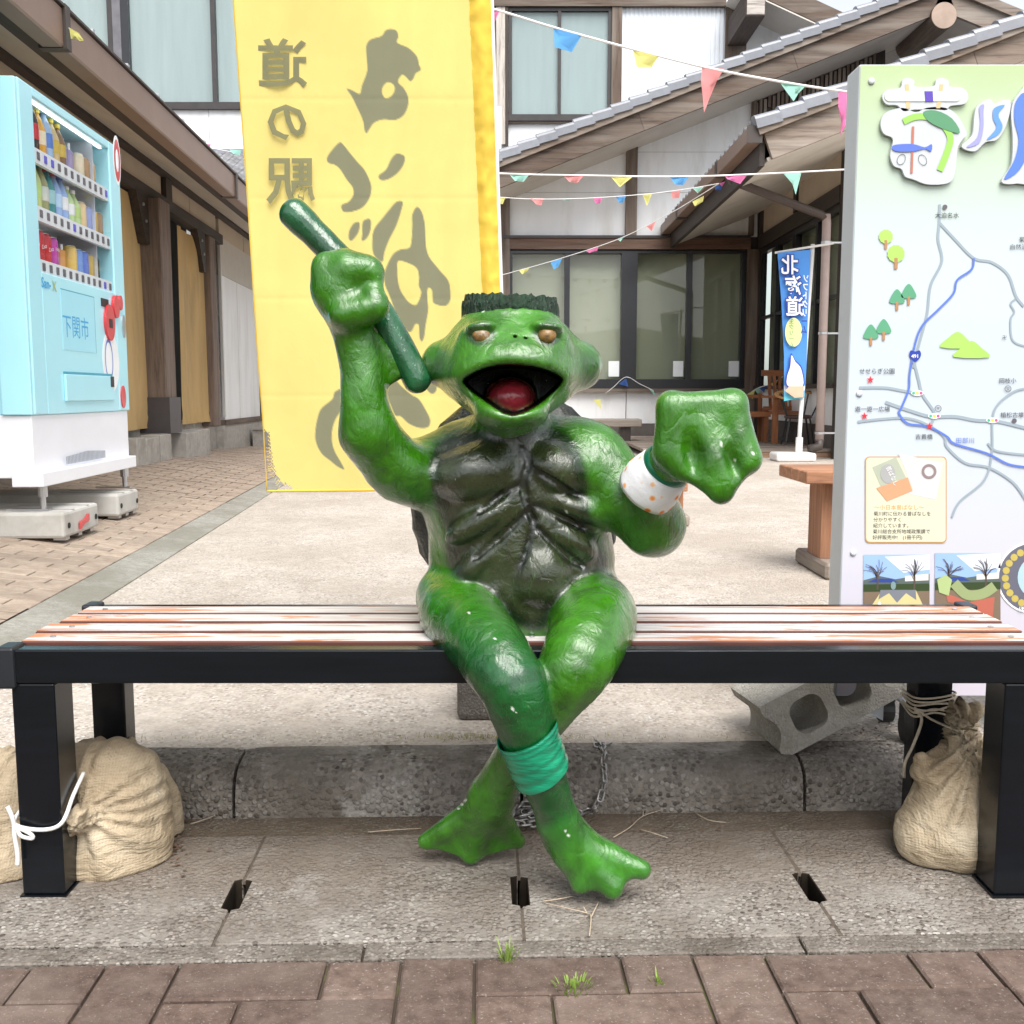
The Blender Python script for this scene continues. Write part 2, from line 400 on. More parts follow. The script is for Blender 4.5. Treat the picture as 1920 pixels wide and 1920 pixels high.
m_brickfar, N, L, b = nodes('tan_brick_far'); v = coord(N, L, (1, 1, 1), 'pos', (0, 0, -math.atan2(en.y, -en.x)))
bt = N.new('ShaderNodeTexBrick'); bt.inputs['Scale'].default_value = 1; bt.inputs['Brick Width'].default_value = .172; bt.inputs['Row Height'].default_value = .086; bt.inputs['Mortar Size'].default_value = .004
bt.inputs['Color1'].default_value = (.30, .235, .18, 1); bt.inputs['Color2'].default_value = (.235, .178, .135, 1); bt.inputs['Mortar'].default_value = (.12, .088, .062, 1)
L.new(v, bt.inputs['Vector']); L.new(bt.outputs['Color'], b.inputs['Base Color']); b.inputs['Roughness'].default_value = .9
wk = MB(); ss = np.linspace(-1.41, 11.6, 40); tt = [.13, .5, 1.0, 1.5, 2.2, 3.4]
vs = [walk(s_, t_, -.005) for s_ in ss for t_ in tt]; nt = len(tt)
wk.add(vs, [(i * nt + j, (i + 1) * nt + j, (i + 1) * nt + j + 1, i * nt + j + 1) for i in range(len(ss) - 1) for j in range(nt - 1)])
m_joint = pmat('brick_joint', (.14, .105, .078), rough=1, var=.3)
path = struct('path', wk, m_joint, recalc=False)
st_ = MB(); vs = [walk(s_, t_, z_) for s_ in ss for t_, z_ in ((0, -.02), (0, .001), (.14, .001), (.14, -.02))]
st_.add(vs, [(i * 4 + j, (i + 1) * 4 + j, (i + 1) * 4 + j + 1, i * 4 + j + 1) for i in range(len(ss) - 1) for j in range(3)])
st_.build('concrete_strip', m_strip, path)
bl, bw = .172, .0862
brick_me = mesh_only(chamfer_box(bl - .005, bw - .005, .02, .0022), m_brick)
half_me = mesh_only(chamfer_box(bl / 2 - .005, bw - .005, .02, .0022), m_brick)
placed = 0; far = MB()
for ri in range(-16, 126):
    s_ = -.35 + ri * bw
    for ci in range(-1 if ri % 2 else 0, 20):
        t_ = .145 + bl * (ci + .5) + (bl / 2 if ri % 2 else 0)
        half = ci < 0
        if half: t_ = .145 + bl / 4
        if t_ > 3.2: continue
        p = walk(s_, t_)
        if p.y < 1.92 + .0314 * p.x + .05: continue
        dx = (p.x / p.y) * F + 960
        near = 3.0 < p.y < 6.0 and dx > -60
        fx = walk(s_, t_ + .05) - p; X = fx.normalized(); Yv = (walk(s_ + .05, t_) - p).normalized(); Z = X.cross(Yv)
        if Z.z < 0: Z = -Z
        M4 = Matrix((X, Yv, Z)).transposed().to_4x4(); M4.translation = p + Z * random.uniform(-.001, .0012)
        if near and placed < 300:
            inst(half_me if half else brick_me, 'brick', path, M4); placed += 1
        else:
            bx_ = bl / (4 if half else 2) - .0025; by_ = bw / 2 - .0025; k = random.uniform(-.001, .001)
            far.add([M4 @ Vector(q) for q in ((-bx_, -by_, k), (bx_, -by_, k), (bx_, by_, k), (-bx_, by_, k))], [(0, 1, 2, 3)])
o = far.build('bricks_beyond', m_brick, path, recalc=False); o['kind'] = 'stuff'
# ================================================================ buildings
m_white = pmat('white_wall_panel', (.79, .80, .81), rough=.55, var=.04, vs=3, dirt=(.56, .54, .50), ds=1.6, dlo=.52, dhi=.85, stretch=(1.6, 1.6, .35))
m_cream = pmat('cream_soffit', (.62, .58, .52), rough=.7, var=.06, vs=2.5, dirt=(.46, .41, .35), ds=1.7, dlo=.5, dhi=.85)
m_beige = pmat('beige_panel', (.52, .43, .33), rough=.7, var=.06, vs=4)
BR, DK = (.105, .070, .050), (.030, .020, .015)
w_x, w_y, w_z = [wood('brown_timber_' + a, BR, DK, a, grey=(.21, .175, .145)) for a in 'xyz']
d_x, d_y, d_z = [wood('dark_timber_' + a, (.040, .028, .022), (.014, .011, .010), a, rough=.6) for a in 'xyz']
g_x, g_y, g_z = [wood('weathered_timber_' + a, (.215, .165, .13), (.06, .044, .035), a, grey=(.33, .29, .25), rnd=.12) for a in 'xyz']
m_frame = pmat('black_window_frame', (.012, .013, .017), rough=.35, var=.2, coat=.2)
m_frame2 = pmat('bronze_window_frame', (.040, .034, .034), rough=.4, var=.2)
m_tile = pmat('grey_roof_tile', (.215, .225, .255), rough=.42, var=.12, vs=12, coat=.25, rnd=.10, dirt=(.16, .16, .17), ds=6, dlo=.55, dhi=.8)
m_tiled = pmat('dark_roof_tile', (.16, .16, .17), rough=.45, var=.2, vs=12, rnd=.15)
m_gutter_b = pmat('brown_gutter', (.225, .150, .115), rough=.45, var=.08, vs=4)
m_gutter_d = pmat('dark_gutter', (.055, .042, .036), rough=.5, var=.15)
m_glass = glassm('window_glass', (.90, .93, .91), .015)
m_glass2 = glassm('hazy_glass', (.95, .97, .97), .06)
m_blind = pmat('beige_blind', (.50, .48, .40), rough=.85, var=.05, vs=2, stretch=(1, 1, .3))
m_blind2 = pmat('olive_blind', (.34, .33, .25), rough=.85, var=.05, vs=2, stretch=(1, 1, .3))
m_curtain = pmat('pale_curtain', (.36, .42, .42), rough=.9, var=.06, vs=3, stretch=(3, 1, .3))
m_dark = pmat('dark_interior', (.02, .022, .022), rough=.9, var=.2)
m_conc = pmat('grey_concrete', (.36, .34, .31), rough=.9, var=.14, vs=20, dirt=(.22, .2, .17), ds=4, bump=.3, bs=90, bd=.003)
m_base = pmat('dark_plinth', (.115, .10, .09), rough=.9, var=.2, vs=6)

def pbox(mb, px0, py0, px1, py1, Y, th=.05):
    pm = (max(py0, 0) + min(py1, 860)) / 2      # one column of the picture, so that edges stay upright
    a, b = at(px0, pm, Y), at(px1, pm, Y); return mb.box((a.x, Y, at(px0, py1, Y).z), (b.x, Y + th, at(px1, py0, Y).z))
def pb(name, m, parent, px0, py0, px1, py1, Y, th=.05, **k): return pbox(MB(), px0, py0, px1, py1, Y, th).build(name, m, parent, **k)

YF = 14.0
hall = thing('main_hall', 'two-storey timber-framed hall with white walls and grey tiled gable roof', 'building', (2, YF, ZP))
# ground-floor wall pieces and timbers
for (x0, y0, x1, y1) in ((600, 735, 1173, 794), (1174.5, 735, 1396, 794)): pb('wall_panel', m_white, hall, x0, y0, x1, y1, YF, .06)
pb('plinth', m_base, hall, 560, 795, 1410, 848, YF - .03, .2)
pb('sill', w_x, hall, 560, 728.5, 1398, 735, YF - .10, .2)
pb('beam', wood('red_timber_x', (.135, .068, .042), (.045, .026, .018), 'x', grey=(.16, .115, .09)), hall, 560, 446, 1408, 467, YF - .08, .14)
pb('trim', m_frame2, hall, 560, 441, 1408, 446, YF - .10, .12)
for x0, y0, x1, y1 in ((1174, 272, 1195, 441), (936, 335, 956, 560), (1398, 467, 1420, 830)): pb('post', w_z, hall, x0, y0, x1, y1, YF - .085, .12)
def gz(px): return 366 - .3987 * (px - 956)      # where the soffit meets the wall, as seen on the wall plane
for px0, px1, y0s in ((956, 1174, [361]), (1195, 1412, [285, 361])):
    wp = MB().prism([at(x, y, YF) for x, y in ((px0 - 8, 444), (px1 + 8, 444), (px1 + 8, gz(px1 + 8) - 4), (px0 - 8, gz(px0 - 8) - 4))], (0, .06, 0)).build('wall_panel', m_white, hall)
    for y in y0s:
        a = max(px0, 956 + (366 - y) / .3987)
        if a < px1 - 10: pbox(MB(), a, y - .4, px1, y + .5, YF - .003, .01).build('seam', flatm('seam_grey', (.45, .44, .42)), wp)
pb('wall_panel', m_white, hall, 600, 200, 940, 446, YF + .03, .06)
pb('wall_panel', m_white, hall, 600, 467.5, 953, 728, YF + .02, .06)
pb('corner_board', d_z, hall, 1396, 440, 1432, 840, YF + .02, .05)
# window band of four sliding sashes with blinds behind
win = pb('window', m_frame, hall, 954, 470, 1397, 475, YF - .04, .10)
for x0, x1 in ((954, 961), (1164.5, 1194), (1389, 1397)): pb('jamb', m_frame, win, x0, 475, x1, 722, YF - .045, .11)
pb('rail', m_frame, win, 954, 711, 1397, 728, YF - .05, .12)
for x0, x1 in ((1058, 1068), (1287, 1297)): pb('mullion', m_frame, win, x0, 475, x1, 711, YF - .03, .08)
for i, (x0, x1) in enumerate(((961, 1058), (1068, 1164.5), (1194, 1287), (1297, 1389))): pb('pane', m_glass, win, x0, 475, x1, 711, YF + .02 + .012 * (i % 2), .006)
for x0, x1, m in ((955, 1180, m_blind), (1194, 1291, m_blind2), (1292, 1394, m_blind2)): pb('blind', m, hall, x0, 470, x1, 728, YF + .16, .01)
pb('back_wall', m_dark, hall, 560, 440, 1420, 800, YF + .6, .05)
pn = {0: (1141, 1161, 'white paper notice taped inside the window beside the wide middle frame'), 1: (1262, 1281, 'white paper notice taped inside the third window sash'), 2: (1366, 1386, 'white paper notice taped inside the window nearest the corner post')}
m_paper = flatm('paper', (.82, .85, .87), .8)
for i, (x0, x1, lb) in pn.items():
    o = pb('paper_notice', m_paper, None, x0, 677, x1, 706, YF + .008, .003); settag(o, lb, 'notice')

# middle gable: bargeboards, soffit, rake tiles, log purlin, lattice
YG = 13.0
RL, RA = at(905, 308.4, YG), at(1773, -38, YG)
sd_ = Vector((RA.x - RL.x, 0, RA.z - RL.z)); sl_len = sd_.length; sd_.normalize(); sn_ = Vector((-sd_.z, 0, sd_.x))
def rk(s, n, Y, side=1):
    p = RL + sd_ * s + sn_ * n
    return Vector((p.x if side == 1 else 2 * RA.x - p.x, Y, p.z))
roof = MB()
for sdn in (1, -1): roof.prism([rk(-.1, -.07, YG + .06, sdn), rk(sl_len, -.07, YG + .06, sdn), rk(sl_len, .02, YG + .06, sdn), rk(-.1, .02, YG + .06, sdn)], (0, 8.5, 0))
roof = roof.build('roof', m_tiled, hall)
for sdn in (1, -1):
    e = sl_len - .005
    for a, b_ in ((0, e / 3), (e / 3 + .004, 2 * e / 3), (2 * e / 3 + .004, e)):
        MB().prism([rk(a, -.335, YG, sdn), rk(b_, -.335, YG, sdn), rk(b_, -.115, YG, sdn), rk(a, -.115, YG, sdn)], (0, .05, 0)).build('bargeboard', w_x if sdn == 1 else g_x, roof)
    MB().prism([rk(-.05, -.113, YG - .05, sdn), rk(e, -.113, YG - .05, sdn), rk(e, -.005, YG - .05, sdn), rk(-.05, -.005, YG - .05, sdn)], (0, .10, 0)).build('fascia', g_x, roof)
    MB().prism([rk(0, -.33, YG + .05, sdn), rk(sl_len, -.33, YG + .05, sdn), rk(sl_len, -.30, YG + .05, sdn), rk(0, -.30, YG + .05, sdn)], (0, 1.2, 0)).build('soffit', m_cream, roof)
def rake_tile(L_, r, drop):
    """barrel-edged verge tile: lies along +x, skirt hanging on -y"""
    mb = MB(); n = 7; vs = []
    for x, k in ((0, 1.12), (L_, .96)):
        ring = [(-r * .2, -drop)] + [(-r * .2 + r * k - r * k * math.cos(a), r * k * math.sin(a) * .55) for a in np.linspace(0, math.pi, n)] + [(-r * .2 + 2 * r * k, -drop * .5)]
        vs += [(x, y, z) for y, z in ring]
    m_ = len(vs) // 2
    mb.add(vs, [(i, (i + 1) % m_, m_ + (i + 1) % m_, m_ + i) for i in range(m_)] + [list(range(m_)), list(range(m_, 2 * m_))])
    return mb
def lay_tiles(parent, n0, n1, pitch, start, sdir, nrm, Y, me, lift=.0):
    for i in range(n0, n1):
        X = sdir; Z = nrm; Yv = Z.cross(X)
        M4 = Matrix((X, Yv, Z)).transposed().to_4x4() @ Matrix.Rotation(R(5.5), 4, 'Y')
        M4.translation = start + sdir * (pitch * i) + nrm * (lift + random.uniform(-.003, .003)) + Vector((0, 0, 0))
        inst(me, 'tile', parent, M4)
tile_me = mesh_only(rake_tile(.252, .085, .085), m_tile, False)
st0 = rk(0, .0, YG - .06); lay_tiles(roof, -1, int(sl_len / .243), .243, st0, sd_, sn_, YG, tile_me, .05)
lg = at(1770, 29, YG - .05); rlog = 23 * YG / F
MB().tube([lg, lg + Vector((0, .02, 0)), lg + Vector((0, 1.15, 0))], rlog, 28).build('log_purlin', w_y, hall)
MB().tube([lg - Vector((0, .006, 0)), lg - Vector((0, .001, 0))], rlog * .97, 28).build('log_end', pmat('cut_timber', (.40, .30, .24), rough=.8, var=.12, vs=8), hall)
lat = MB().prism([at(x, y, YF + .02) for x, y in ((1413, 440), (1660, 440), (1660, 60), (1413, 160))], (0, .05, 0)).build('lattice_board', d_z, hall)
k = 0
for px in np.arange(1416, 1640, 8.2):
    top = gz(px) + 2; segs = [(top, top + 26 + 8 * (k % 3)), (top + 40 + 9 * ((k + 1) % 3), top + 88)] if k % 2 else [(top + 8, top + 58 - 7 * (k % 4))]
    for a, b_ in segs: pb('slat', g_z if (k % 3) else w_z, lat, px, a, px + 5.2, b_, YF - .012, .03)
    k += 1
pb('post', w_z, hall, 1408, 178, 1417, 441, YF - .06, .09)

# upper storey
YU = 16.0
pb('upper_wall', m_white, hall, 560, -60, 1500, 330, YU, .1)
pb('upper_beam', w_x, hall, 560, -22, 1362, 11, YU - .12, .12)
for x0, x1, y1, m in ((926, 930, 272, d_z), (930.5, 947, 270, wood('bleached_timber_z', (.55, .50, .45), (.22, .17, .14), 'z')), (947.5, 953, 275, d_z), (1147, 1166, 195, w_z), (1361, 1400, 120, w_z)):
    pb('post', m, hall, x0, 11.3 if x0 > 1000 else -40, x1, y1, YU - .10, .1)
uw = pb('window', m_frame2, hall, 954, 11.4, 1146.5, 20, YU - .07, .07)
for x0, x1 in ((954, 960), (1046, 1052), (1140, 1146.5)): pb('stile', m_frame2, uw, x0, 20.2, x1, 213.8, YU - .068, .066)
pb('rail', m_frame2, uw, 952, 214, 1148, 226, YU - .09, .09)
for x0, x1 in ((960, 1046), (1052, 1140)):
    pb('pane', m_glass2, uw, x0, 20, x1, 214, YU - .03, .005); pb('curtain', m_curtain, uw, x0, 20, x1, 214, YU - .006, .004)
pb('window_trim', w_x, hall, 947, 226.3, 1150, 231, YU - .06, .06)
cs = at(1167, 12, YU - .05); ce = at(1360, 200, YU - .05); cor = MB(); nn = 24 * 4; vs = []
for i in range(nn + 1):
    x = cs.x + (ce.x - cs.x) * i / nn; y = YU - .03 - (.012 if (i % 4) in (0, 1) else 0)
    vs += [(x, y, ce.z), (x, y, cs.z)]
cor.add(vs, [(2 * i, 2 * i + 2, 2 * i + 3, 2 * i + 1) for i in range(nn)]); cor.build('ribbed_cladding', pmat('pale_blue_cladding', (.74, .78, .83), rough=.45, var=.03), hall, recalc=False)
cb = at(1398, 30, 14.7); cb2 = at(1436, -20, 14.7)
MB().box((cb.x, 14.7, cb.z), (cb2.x, YU, cb2.z)).build('corbel', wood('dark_timber_corbel', (.055, .036, .027), (.02, .014, .011), 'y'), hall)
MB().box((cb.x + .015, 14.69, cb.z + .02), (cb2.x - .01, 14.70, cb2.z)).build('corbel_end', wood('bleached_timber_x', (.50, .46, .42), (.2, .15, .12), 'x'), hall)
a, b_ = at(1380, -28, 15.2), at(1640, 92, 15.2)
up = (b_ - a).normalized(); nrm_ = Vector((-up.z, 0, up.x)) * -1
MB().prism([a, b_, b_ - nrm_ * .27, a - nrm_ * .27], (0, .06, 0)).build('upper_bargeboard', w_x, hall)
MB().prism([a + nrm_ * .012, b_ + nrm_ * .012, b_ + nrm_ * .03, a + nrm_ * .03], (0, .8, 0)).build('upper_soffit', m_cream, hall)

# left stretch of the upper storey with curtained windows, and the small tiled roof under it
YL = 14.25
annex = thing('annex', 'white rear building with curtained upper windows behind the brown gutter', 'building', (-4, YL, ZP))
pb('wall', m_white, annex, -260, 204, 401.5, 860, YL, .1); pb('wall', m_white, annex, 402.5, 204, 800, 860, YL, .1)
aw = pb('window', m_frame2, annex, -260, 191, 800, 204, YL - .06, .12)
for x0, x1, m in ((94, 100, m_frame2), (203, 212, m_frame2), (212.5, 228, pmat('steel_grey_frame', (.14, .135, .15), rough=.3, var=.2)), (228.5, 242, m_frame), (396, 404, m_frame2), (600, 640, m_frame2), (-120, -110, m_frame2)): pb('stile', m, aw, x0, -160, x1, 190.8, YL - .055, .11)
pb('pane', m_glass2, aw, -260, -160, 800, 191, YL - .02, .005)
cu = MB(); n = 160; vs = []; ca_, cb_ = at(-260, 191, YL + .04), at(800, -160, YL + .04)
for i in range(n + 1):
    x = ca_.x + (cb_.x - ca_.x) * i / n; y = YL + .05 + .012 * math.sin(i * 1.3) + .01 * math.sin(i * .47)
    vs += [(x, y, ca_.z), (x + .03 * math.sin(i * .9), y, cb_.z)]
cu.add(vs, [(2 * i, 2 * i + 2, 2 * i + 3, 2 * i + 1) for i in range(n)]); cu.build('curtain', m_curtain, annex, recalc=False, smooth=True)
tr = thing('porch_roof', 'small dark wavy-tiled roof below the white annex wall', 'roof', (at(430, 300, 13).x, 13.2, 3.2))
rt = at(300, 284, YL - .02); rdir = Vector((0, -math.cos(R(24)), -math.sin(R(24)))); rx0, rx1 = at(330, 300, 14).x, at(620, 300, 14).x
MB().prism([Vector((rx0, rt.y, rt.z - .06)), Vector((rx1, rt.y, rt.z - .06)), Vector((rx1, rt.y, rt.z - .06)) + rdir * 2.0, Vector((rx0, rt.y, rt.z - .06)) + rdir * 2.0], (0, 0, -.05)).build('deck', d_x, tr)
mb = MB(); n = 8; tw, tl = .155, .20; vs = []
for s_ in (0, 1):
    for i in range(n + 1): vs.append((tw * i / n, -tl * s_ * 1.12, .022 * math.sin(2 * math.pi * i / n) + (.012 if s_ else 0) ))
for i in range(n + 1): vs.append((tw * i / n, -tl * 1.12, .022 * math.sin(2 * math.pi * i / n) - .016))
mb.add(vs, [(r_ * (n + 1) + i, r_ * (n + 1) + i + 1, (r_ + 1) * (n + 1) + i + 1, (r_ + 1) * (n + 1) + i) for r_ in (0, 1) for i in range(n)])
wavy = mesh_only(mb, m_tiled, True)
for r_ in range(9):
    for c_ in range(int((rx1 - rx0) / tw)):
        M4 = Matrix.Rotation(R(24), 4, 'X'); M4.translation = Vector((rx0 + c_ * tw, rt.y, rt.z)) + rdir * (tl * r_)
        inst(wavy, 'tile', tr, M4)
pb('ridge_cap', m_tile, tr, 330, 279, 620, 288, YL - .12, .12)

# right wing: eave over the left side, gable front with verge tiles
wing = thing('right_wing', 'single-storey timber wing with low tiled gable and brown gutter', 'building', (3.5, 10.5, ZP))
XE, YN, ZE = 2.05, 8.94, 2.985
WN = at(1400, 262, YN); WT = at(1920, 58, YN)
wd = Vector((WT.x - WN.x, 0, WT.z - WN.z)).normalized(); wnm = Vector((-wd.z, 0, wd.x))
W0 = Vector((XE, YN, ZE))
def wr(s, n, Y): p = W0 + wd * s + wnm * n; return Vector((p.x, Y, p.z))
WL_ = 5.4
wroof = MB().prism([wr(-.02, -.06, YN + .05), wr(WL_, -.06, YN + .05), wr(WL_, .02, YN + .05), wr(-.02, .02, YN + .05)], (0, 6.0, 0)).build('roof', m_tiled, wing)
MB().prism([wr(WL_, -.06, YN + .05), wr(WL_, .02, YN + .05), wr(WL_, .02, YN + .05) + Vector((4.5, 0, -1.7)), wr(WL_, -.06, YN + .05) + Vector((4.5, 0, -1.7))], (0, 6.0, 0)).build('roof_back', m_tiled, wing)
for a, b_ in ((.05, 1.9), (1.904, 3.6), (3.604, WL_)):
    MB().prism([wr(a, -.30, YN), wr(b_, -.30, YN), wr(b_, -.085, YN), wr(a, -.085, YN)], (0, .05, 0)).build('bargeboard', g_x, wroof)
MB().prism([wr(.0, -.083, YN - .05), wr(WL_, -.083, YN - .05), wr(WL_, .0, YN - .05), wr(.0, .0, YN - .05)], (0, .1, 0)).build('fascia', g_x, wroof)
MB().prism([wr(.02, -.298, YN + .05), wr(WL_, -.298, YN + .05), wr(WL_, -.27, YN + .05), wr(.02, -.27, YN + .05)], (0, 5.2, 0)).build('soffit', m_cream, wroof)
tile_me2 = mesh_only(rake_tile(.222, .075, .075), m_tile, False)
lay_tiles(wroof, 0, 25, .2135, wr(.0, 0, YN - .055), wd, wnm, YN, tile_me2, .045)
nub = MB().lathe([(.002, -.03), (.030, -.028), (.034, 0), (.034, .10)], (0, 0, 0), 9, ((0, 1, 0), (0, 0, 1), (1, 0, 0)))
nub_me = mesh_only(nub, m_tiled, True)
for i in range(25):
    M4 = Matrix.Translation((XE - .005, YN + .10 + i * .2, ZE + .035)); inst(nub_me, 'eave_tile', wroof, M4)
gut_ = MB().box((XE - .07, YN - .02, ZE - .135), (XE + .05, YF - .02, ZE - .005)).build('gutter', m_gutter_b, wing, bevel=.006, seg=1)
MB().box((XE - .075, YN - .032, ZE - .14), (XE + .055, YN - .021, ZE)).build('gutter_cap', m_gutter_d, gut_)
for yy in (10.2, 12.6): MB().box((XE - .078, yy, ZE - .15), (XE + .06, yy + .09, ZE - .001)).build('gutter_bracket', m_gutter_d, gut_)
MB().box((XE + .055, YN + .06, ZE - .31), (XE + .10, YF - .02, ZE - .02)).build('eave_board', d_y, wing)
XW = 3.32
def wb(name, m, y0, y1, z0, z1, x0=XW, th=.08, par=None): return MB().box((x0, y0, z0), (x0 + th, y1, z1)).build(name, m, par or wing)
zS, zT = at(1000, 722, YF).z, at(1000, 470, YF).z
wb('post', d_z, 10.28, 10.5, ZP, 3.35, XW - .05, .22); wb('post', d_z, 13.86, 13.98, ZP, 3.4, XW - .04, .1); wb('post', d_z, 12.2, 12.32, zT + .2, 3.4, XW - .03, .1)
wb('beam', d_y, 10.5, 13.85, zT, zT + .17, XW - .06, .14); wb('upper_beam', d_y, 10.5, 13.85, zT + .55, zT + .75, XW - .05, .14)
wb('frieze_panel', m_beige, 10.5, 13.86, zT + .17, zT + .55); wb('gable_panel', m_beige, 10.5, 13.86, zT + .75, 3.6, XW + .01)
wb('wall_panel', m_white, 10.5, 13.86, .42, zS - .06); wb('plinth', m_base, 10.5, 13.86, ZP, .42, XW + .01)
wb('sill', d_y, 10.5, 13.86, zS - .06, zS - .01, XW - .08, .16)
sw = wb('window', m_frame, 10.5, 13.86, zT - .07, zT - .002, XW - .03)
for yy in (10.5, 11.3, 12.15, 12.24, 13.0, 13.78): wb('stile', m_frame, yy, yy + .075, zS - .01, zT - .07, XW - .028, .07, sw)
wb('rail', m_frame, 10.5, 13.86, 1.72, 1.76, XW - .02, .05, sw); wb('pane', glassm('wing_glass', (.9, .93, .91), .02, .35), 10.5, 13.86, zS - .01, zT - .07, XW + .01, .006, sw)
wb('blind', m_blind2, 10.5, 13.86, zS - .01, zT, XW + .12, .01); wb('back_wall', m_dark, 10.5, 13.9, .1, 3.4, XW + .5, .05)
MB().prism([Vector((XW + .1, 10.45, ZP)), Vector((9.5, 10.45, ZP)), Vector((9.5, 10.45, 5.2)), Vector((7.4, 10.45, 4.9)), Vector((XW + .1, 10.45, 3.28))], (0, .1, 0)).build('front_wall', m_white, wing)
for yy in (9.9,): pass
# downpipe: slanting from the gutter to the corner post, then down
pA, pB_ = Vector((XE + .03, 10.15, ZE - .15)), at(1548, 408, 10.22)
dp = MB().tube([pA, pA + Vector((.03, 0, -.05)), pB_ + Vector((-.05, 0, .03)), pB_], .042, 12).build('downpipe', pmat('brown_pipe', (.075, .055, .048), rough=.4, var=.1), wing, smooth=True)
pe = at(1545, 826, 10.22)
MB().tube([pB_ + Vector((.004, 0, .03)), pB_ + Vector((.012, 0, -.05)), Vector((pB_.x + .015, 10.22, pe.z))], .043, 12).build('pipe_drop', pmat('pinkish_pipe', (.40, .32, .30), rough=.45, var=.08), dp, smooth=True)
MB().tube([(pB_.x + .015, 10.22, pe.z + .01), (pB_.x + .015, 10.22, pe.z - .06), (pB_.x - .09, 10.2, pe.z - .085)], .045, 10).build('pipe_shoe', m_gutter_d, dp, smooth=True)
m_steel = pmat('galvanised_steel', (.55, .55, .56), rough=.35, var=.15, metal=.9)
for py in (455, 625, 812):
    z = at(1552, py, 10.22).z
    MB().tube([(pB_.x + .015, 10.22, z - .012), (pB_.x + .015, 10.22, z + .012)], .05, 12).build('pipe_clamp', m_steel, dp)
    MB().box((pB_.x + .05, 10.21, z - .008), (XW + .12, 10.275, z + .008)).build('clamp_arm', m_steel, dp)

# low timber deck along the hall
deck = thing('deck', 'low weathered timber deck in front of the hall', 'deck', (2.5, 12, ZP))
dz = at(1400, 842, 10.65).z; x0 = at(1206, 842, 10.65).x
for i in range(20):
    y = 10.65 + i * .165
    MB().box((x0 + (.0 if i else 0), y, dz - .03), (6.8, y + .16, dz + random.uniform(-.002, .002))).build('plank', g_x, deck)
MB().box((x0 + .02, 10.66, ZP), (6.7, 10.7, dz - .032)).build('skirt_board', wood('tan_timber_x', (.36, .22, .14), (.16, .09, .055), 'x'), deck)

# ---------------------------------------------------------------- left wing with canvas curtains, along the brick walk
LD = Vector((-.05, 1, 0)).normalized(); LN = Vector((LD.y, -LD.x, 0)); L0 = Vector((-2.98, 8, 0))
def lp(s, off, z): return L0 + LD * s + LN * off + Vector((0, 0, z))
def ls(px, off=0.0): return (on_plane(px, 700, L0 + LN * off, LN) - L0).dot(LD)
def lb(name, m, s0, s1, z0, z1, o0, o1, par=None, **k):
    return MB().obox(lp(s0, o0, z0), LD * (s1 - s0), LN * (o1 - o0), (0, 0, z1 - z0)).build(name, m, par or lw, **k)
lw = thing('left_wing', 'long low building with brown gutter and yellow canvas curtains beside the vending machine', 'building', (-3.1, 9, ZP))
S0, S1 = -7.0, 5.6
lb('upper_beam', d_y, S0, S1, 2.575, 2.66, .0, .12); lb('lintel', d_y, S0, ls(408), 2.30, 2.396, -.02, .10)
for a, b_ in ((S0, ls(228)), (ls(228) + .01, ls(304)), (ls(317), ls(356)), (ls(357), ls(404)), (ls(410), ls(455)), (ls(456), S1)): lb('frieze_panel', m_beige, a, b_, 2.396, 2.575, .0, .05)
lb('stud', d_z, ls(305), ls(316), 2.396, 2.575, .0, .09)
m_post = wood('grey_brown_timber_z', (.17, .125, .10), (.07, .05, .04), 'z')
ca0, ca1 = ls(313, .2), ls(330, .2)
colA = lb('column', m_post, ca0 - .02, ca1, .47, 2.30, -.02, .20, bevel=.01, seg=1)
lb('column_plinth', pmat('dark_sheet', (.065, .058, .062), rough=.5, var=.1), ca0 - .045, ca1 + .02, .43, .72, -.02, .225, colA)
colB = lb('column', m_post, ls(398, .1), ls(408, .1), .42, 2.30, -.02, .12, bevel=.01, seg=1)
for s_, o_ in ((ca0 - .32, .04), (ls(398, .1) - .36, .02)):
    MB().prism([lp(s_, o_, 2.30), lp(s_ + .30, o_, 2.30), lp(s_ + .30, o_, 1.93), lp(s_ + .22, o_, 1.93)], LN * .07).build('bracket', d_y, lw)
    for q, z in ((.16, 2.22), (.22, 2.10)): MB().lathe([(.014, 0), (.014, .008), (.004, .012)], lp(s_ + q, o_ + .07, z), 8, (LD, (0, 0, 1), LN)).build('bolt', m_steel, lw)
def canvas(s0, s1, z0, z1, nm):
    mb = MB(); n, k = 26, 20; vs = []
    for j in range(k + 1):
        for i in range(n + 1):
            t = j / k; u = i / n
            off = .03 + .018 * math.sin(u * 9 + t * 1.3) + .010 * math.sin(u * 23) + (.03 * math.sin(u * 40 + 9 * t) * max(0, (.10 - t) / .10))
            vs.append(lp(s0 + (s1 - s0) * u, off, z0 + (z1 - z0) * t))
    mb.add(vs, [(j * (n + 1) + i, j * (n + 1) + i + 1, (j + 1) * (n + 1) + i + 1, (j + 1) * (n + 1) + i) for j in range(k) for i in range(n)])
    return mb.build(nm, m_canvas, lw, smooth=True, recalc=False)
m_canvas = pmat('ochre_canvas', (.50, .34, .15), rough=.8, var=.10, vs=3, stretch=(1, 2, .5), dirt=(.30, .22, .12), ds=2, dlo=.55, dhi=.85)
canvas(-4.0, ls(284), .47, 2.28, 'canvas_curtain'); canvas(ls(332), ls(386), .47, 2.25, 'canvas_curtain')
lb('curtain_edge', flatm('white_strip', (.75, .74, .70)), ls(284) + .01, ls(287) + .05, .48, 2.26, .03, .05)
lb('curtain_edge', flatm('white_strip', (.75, .74, .70)), ls(386) + .01, ls(387) + .04, .48, 2.0, .03, .05)
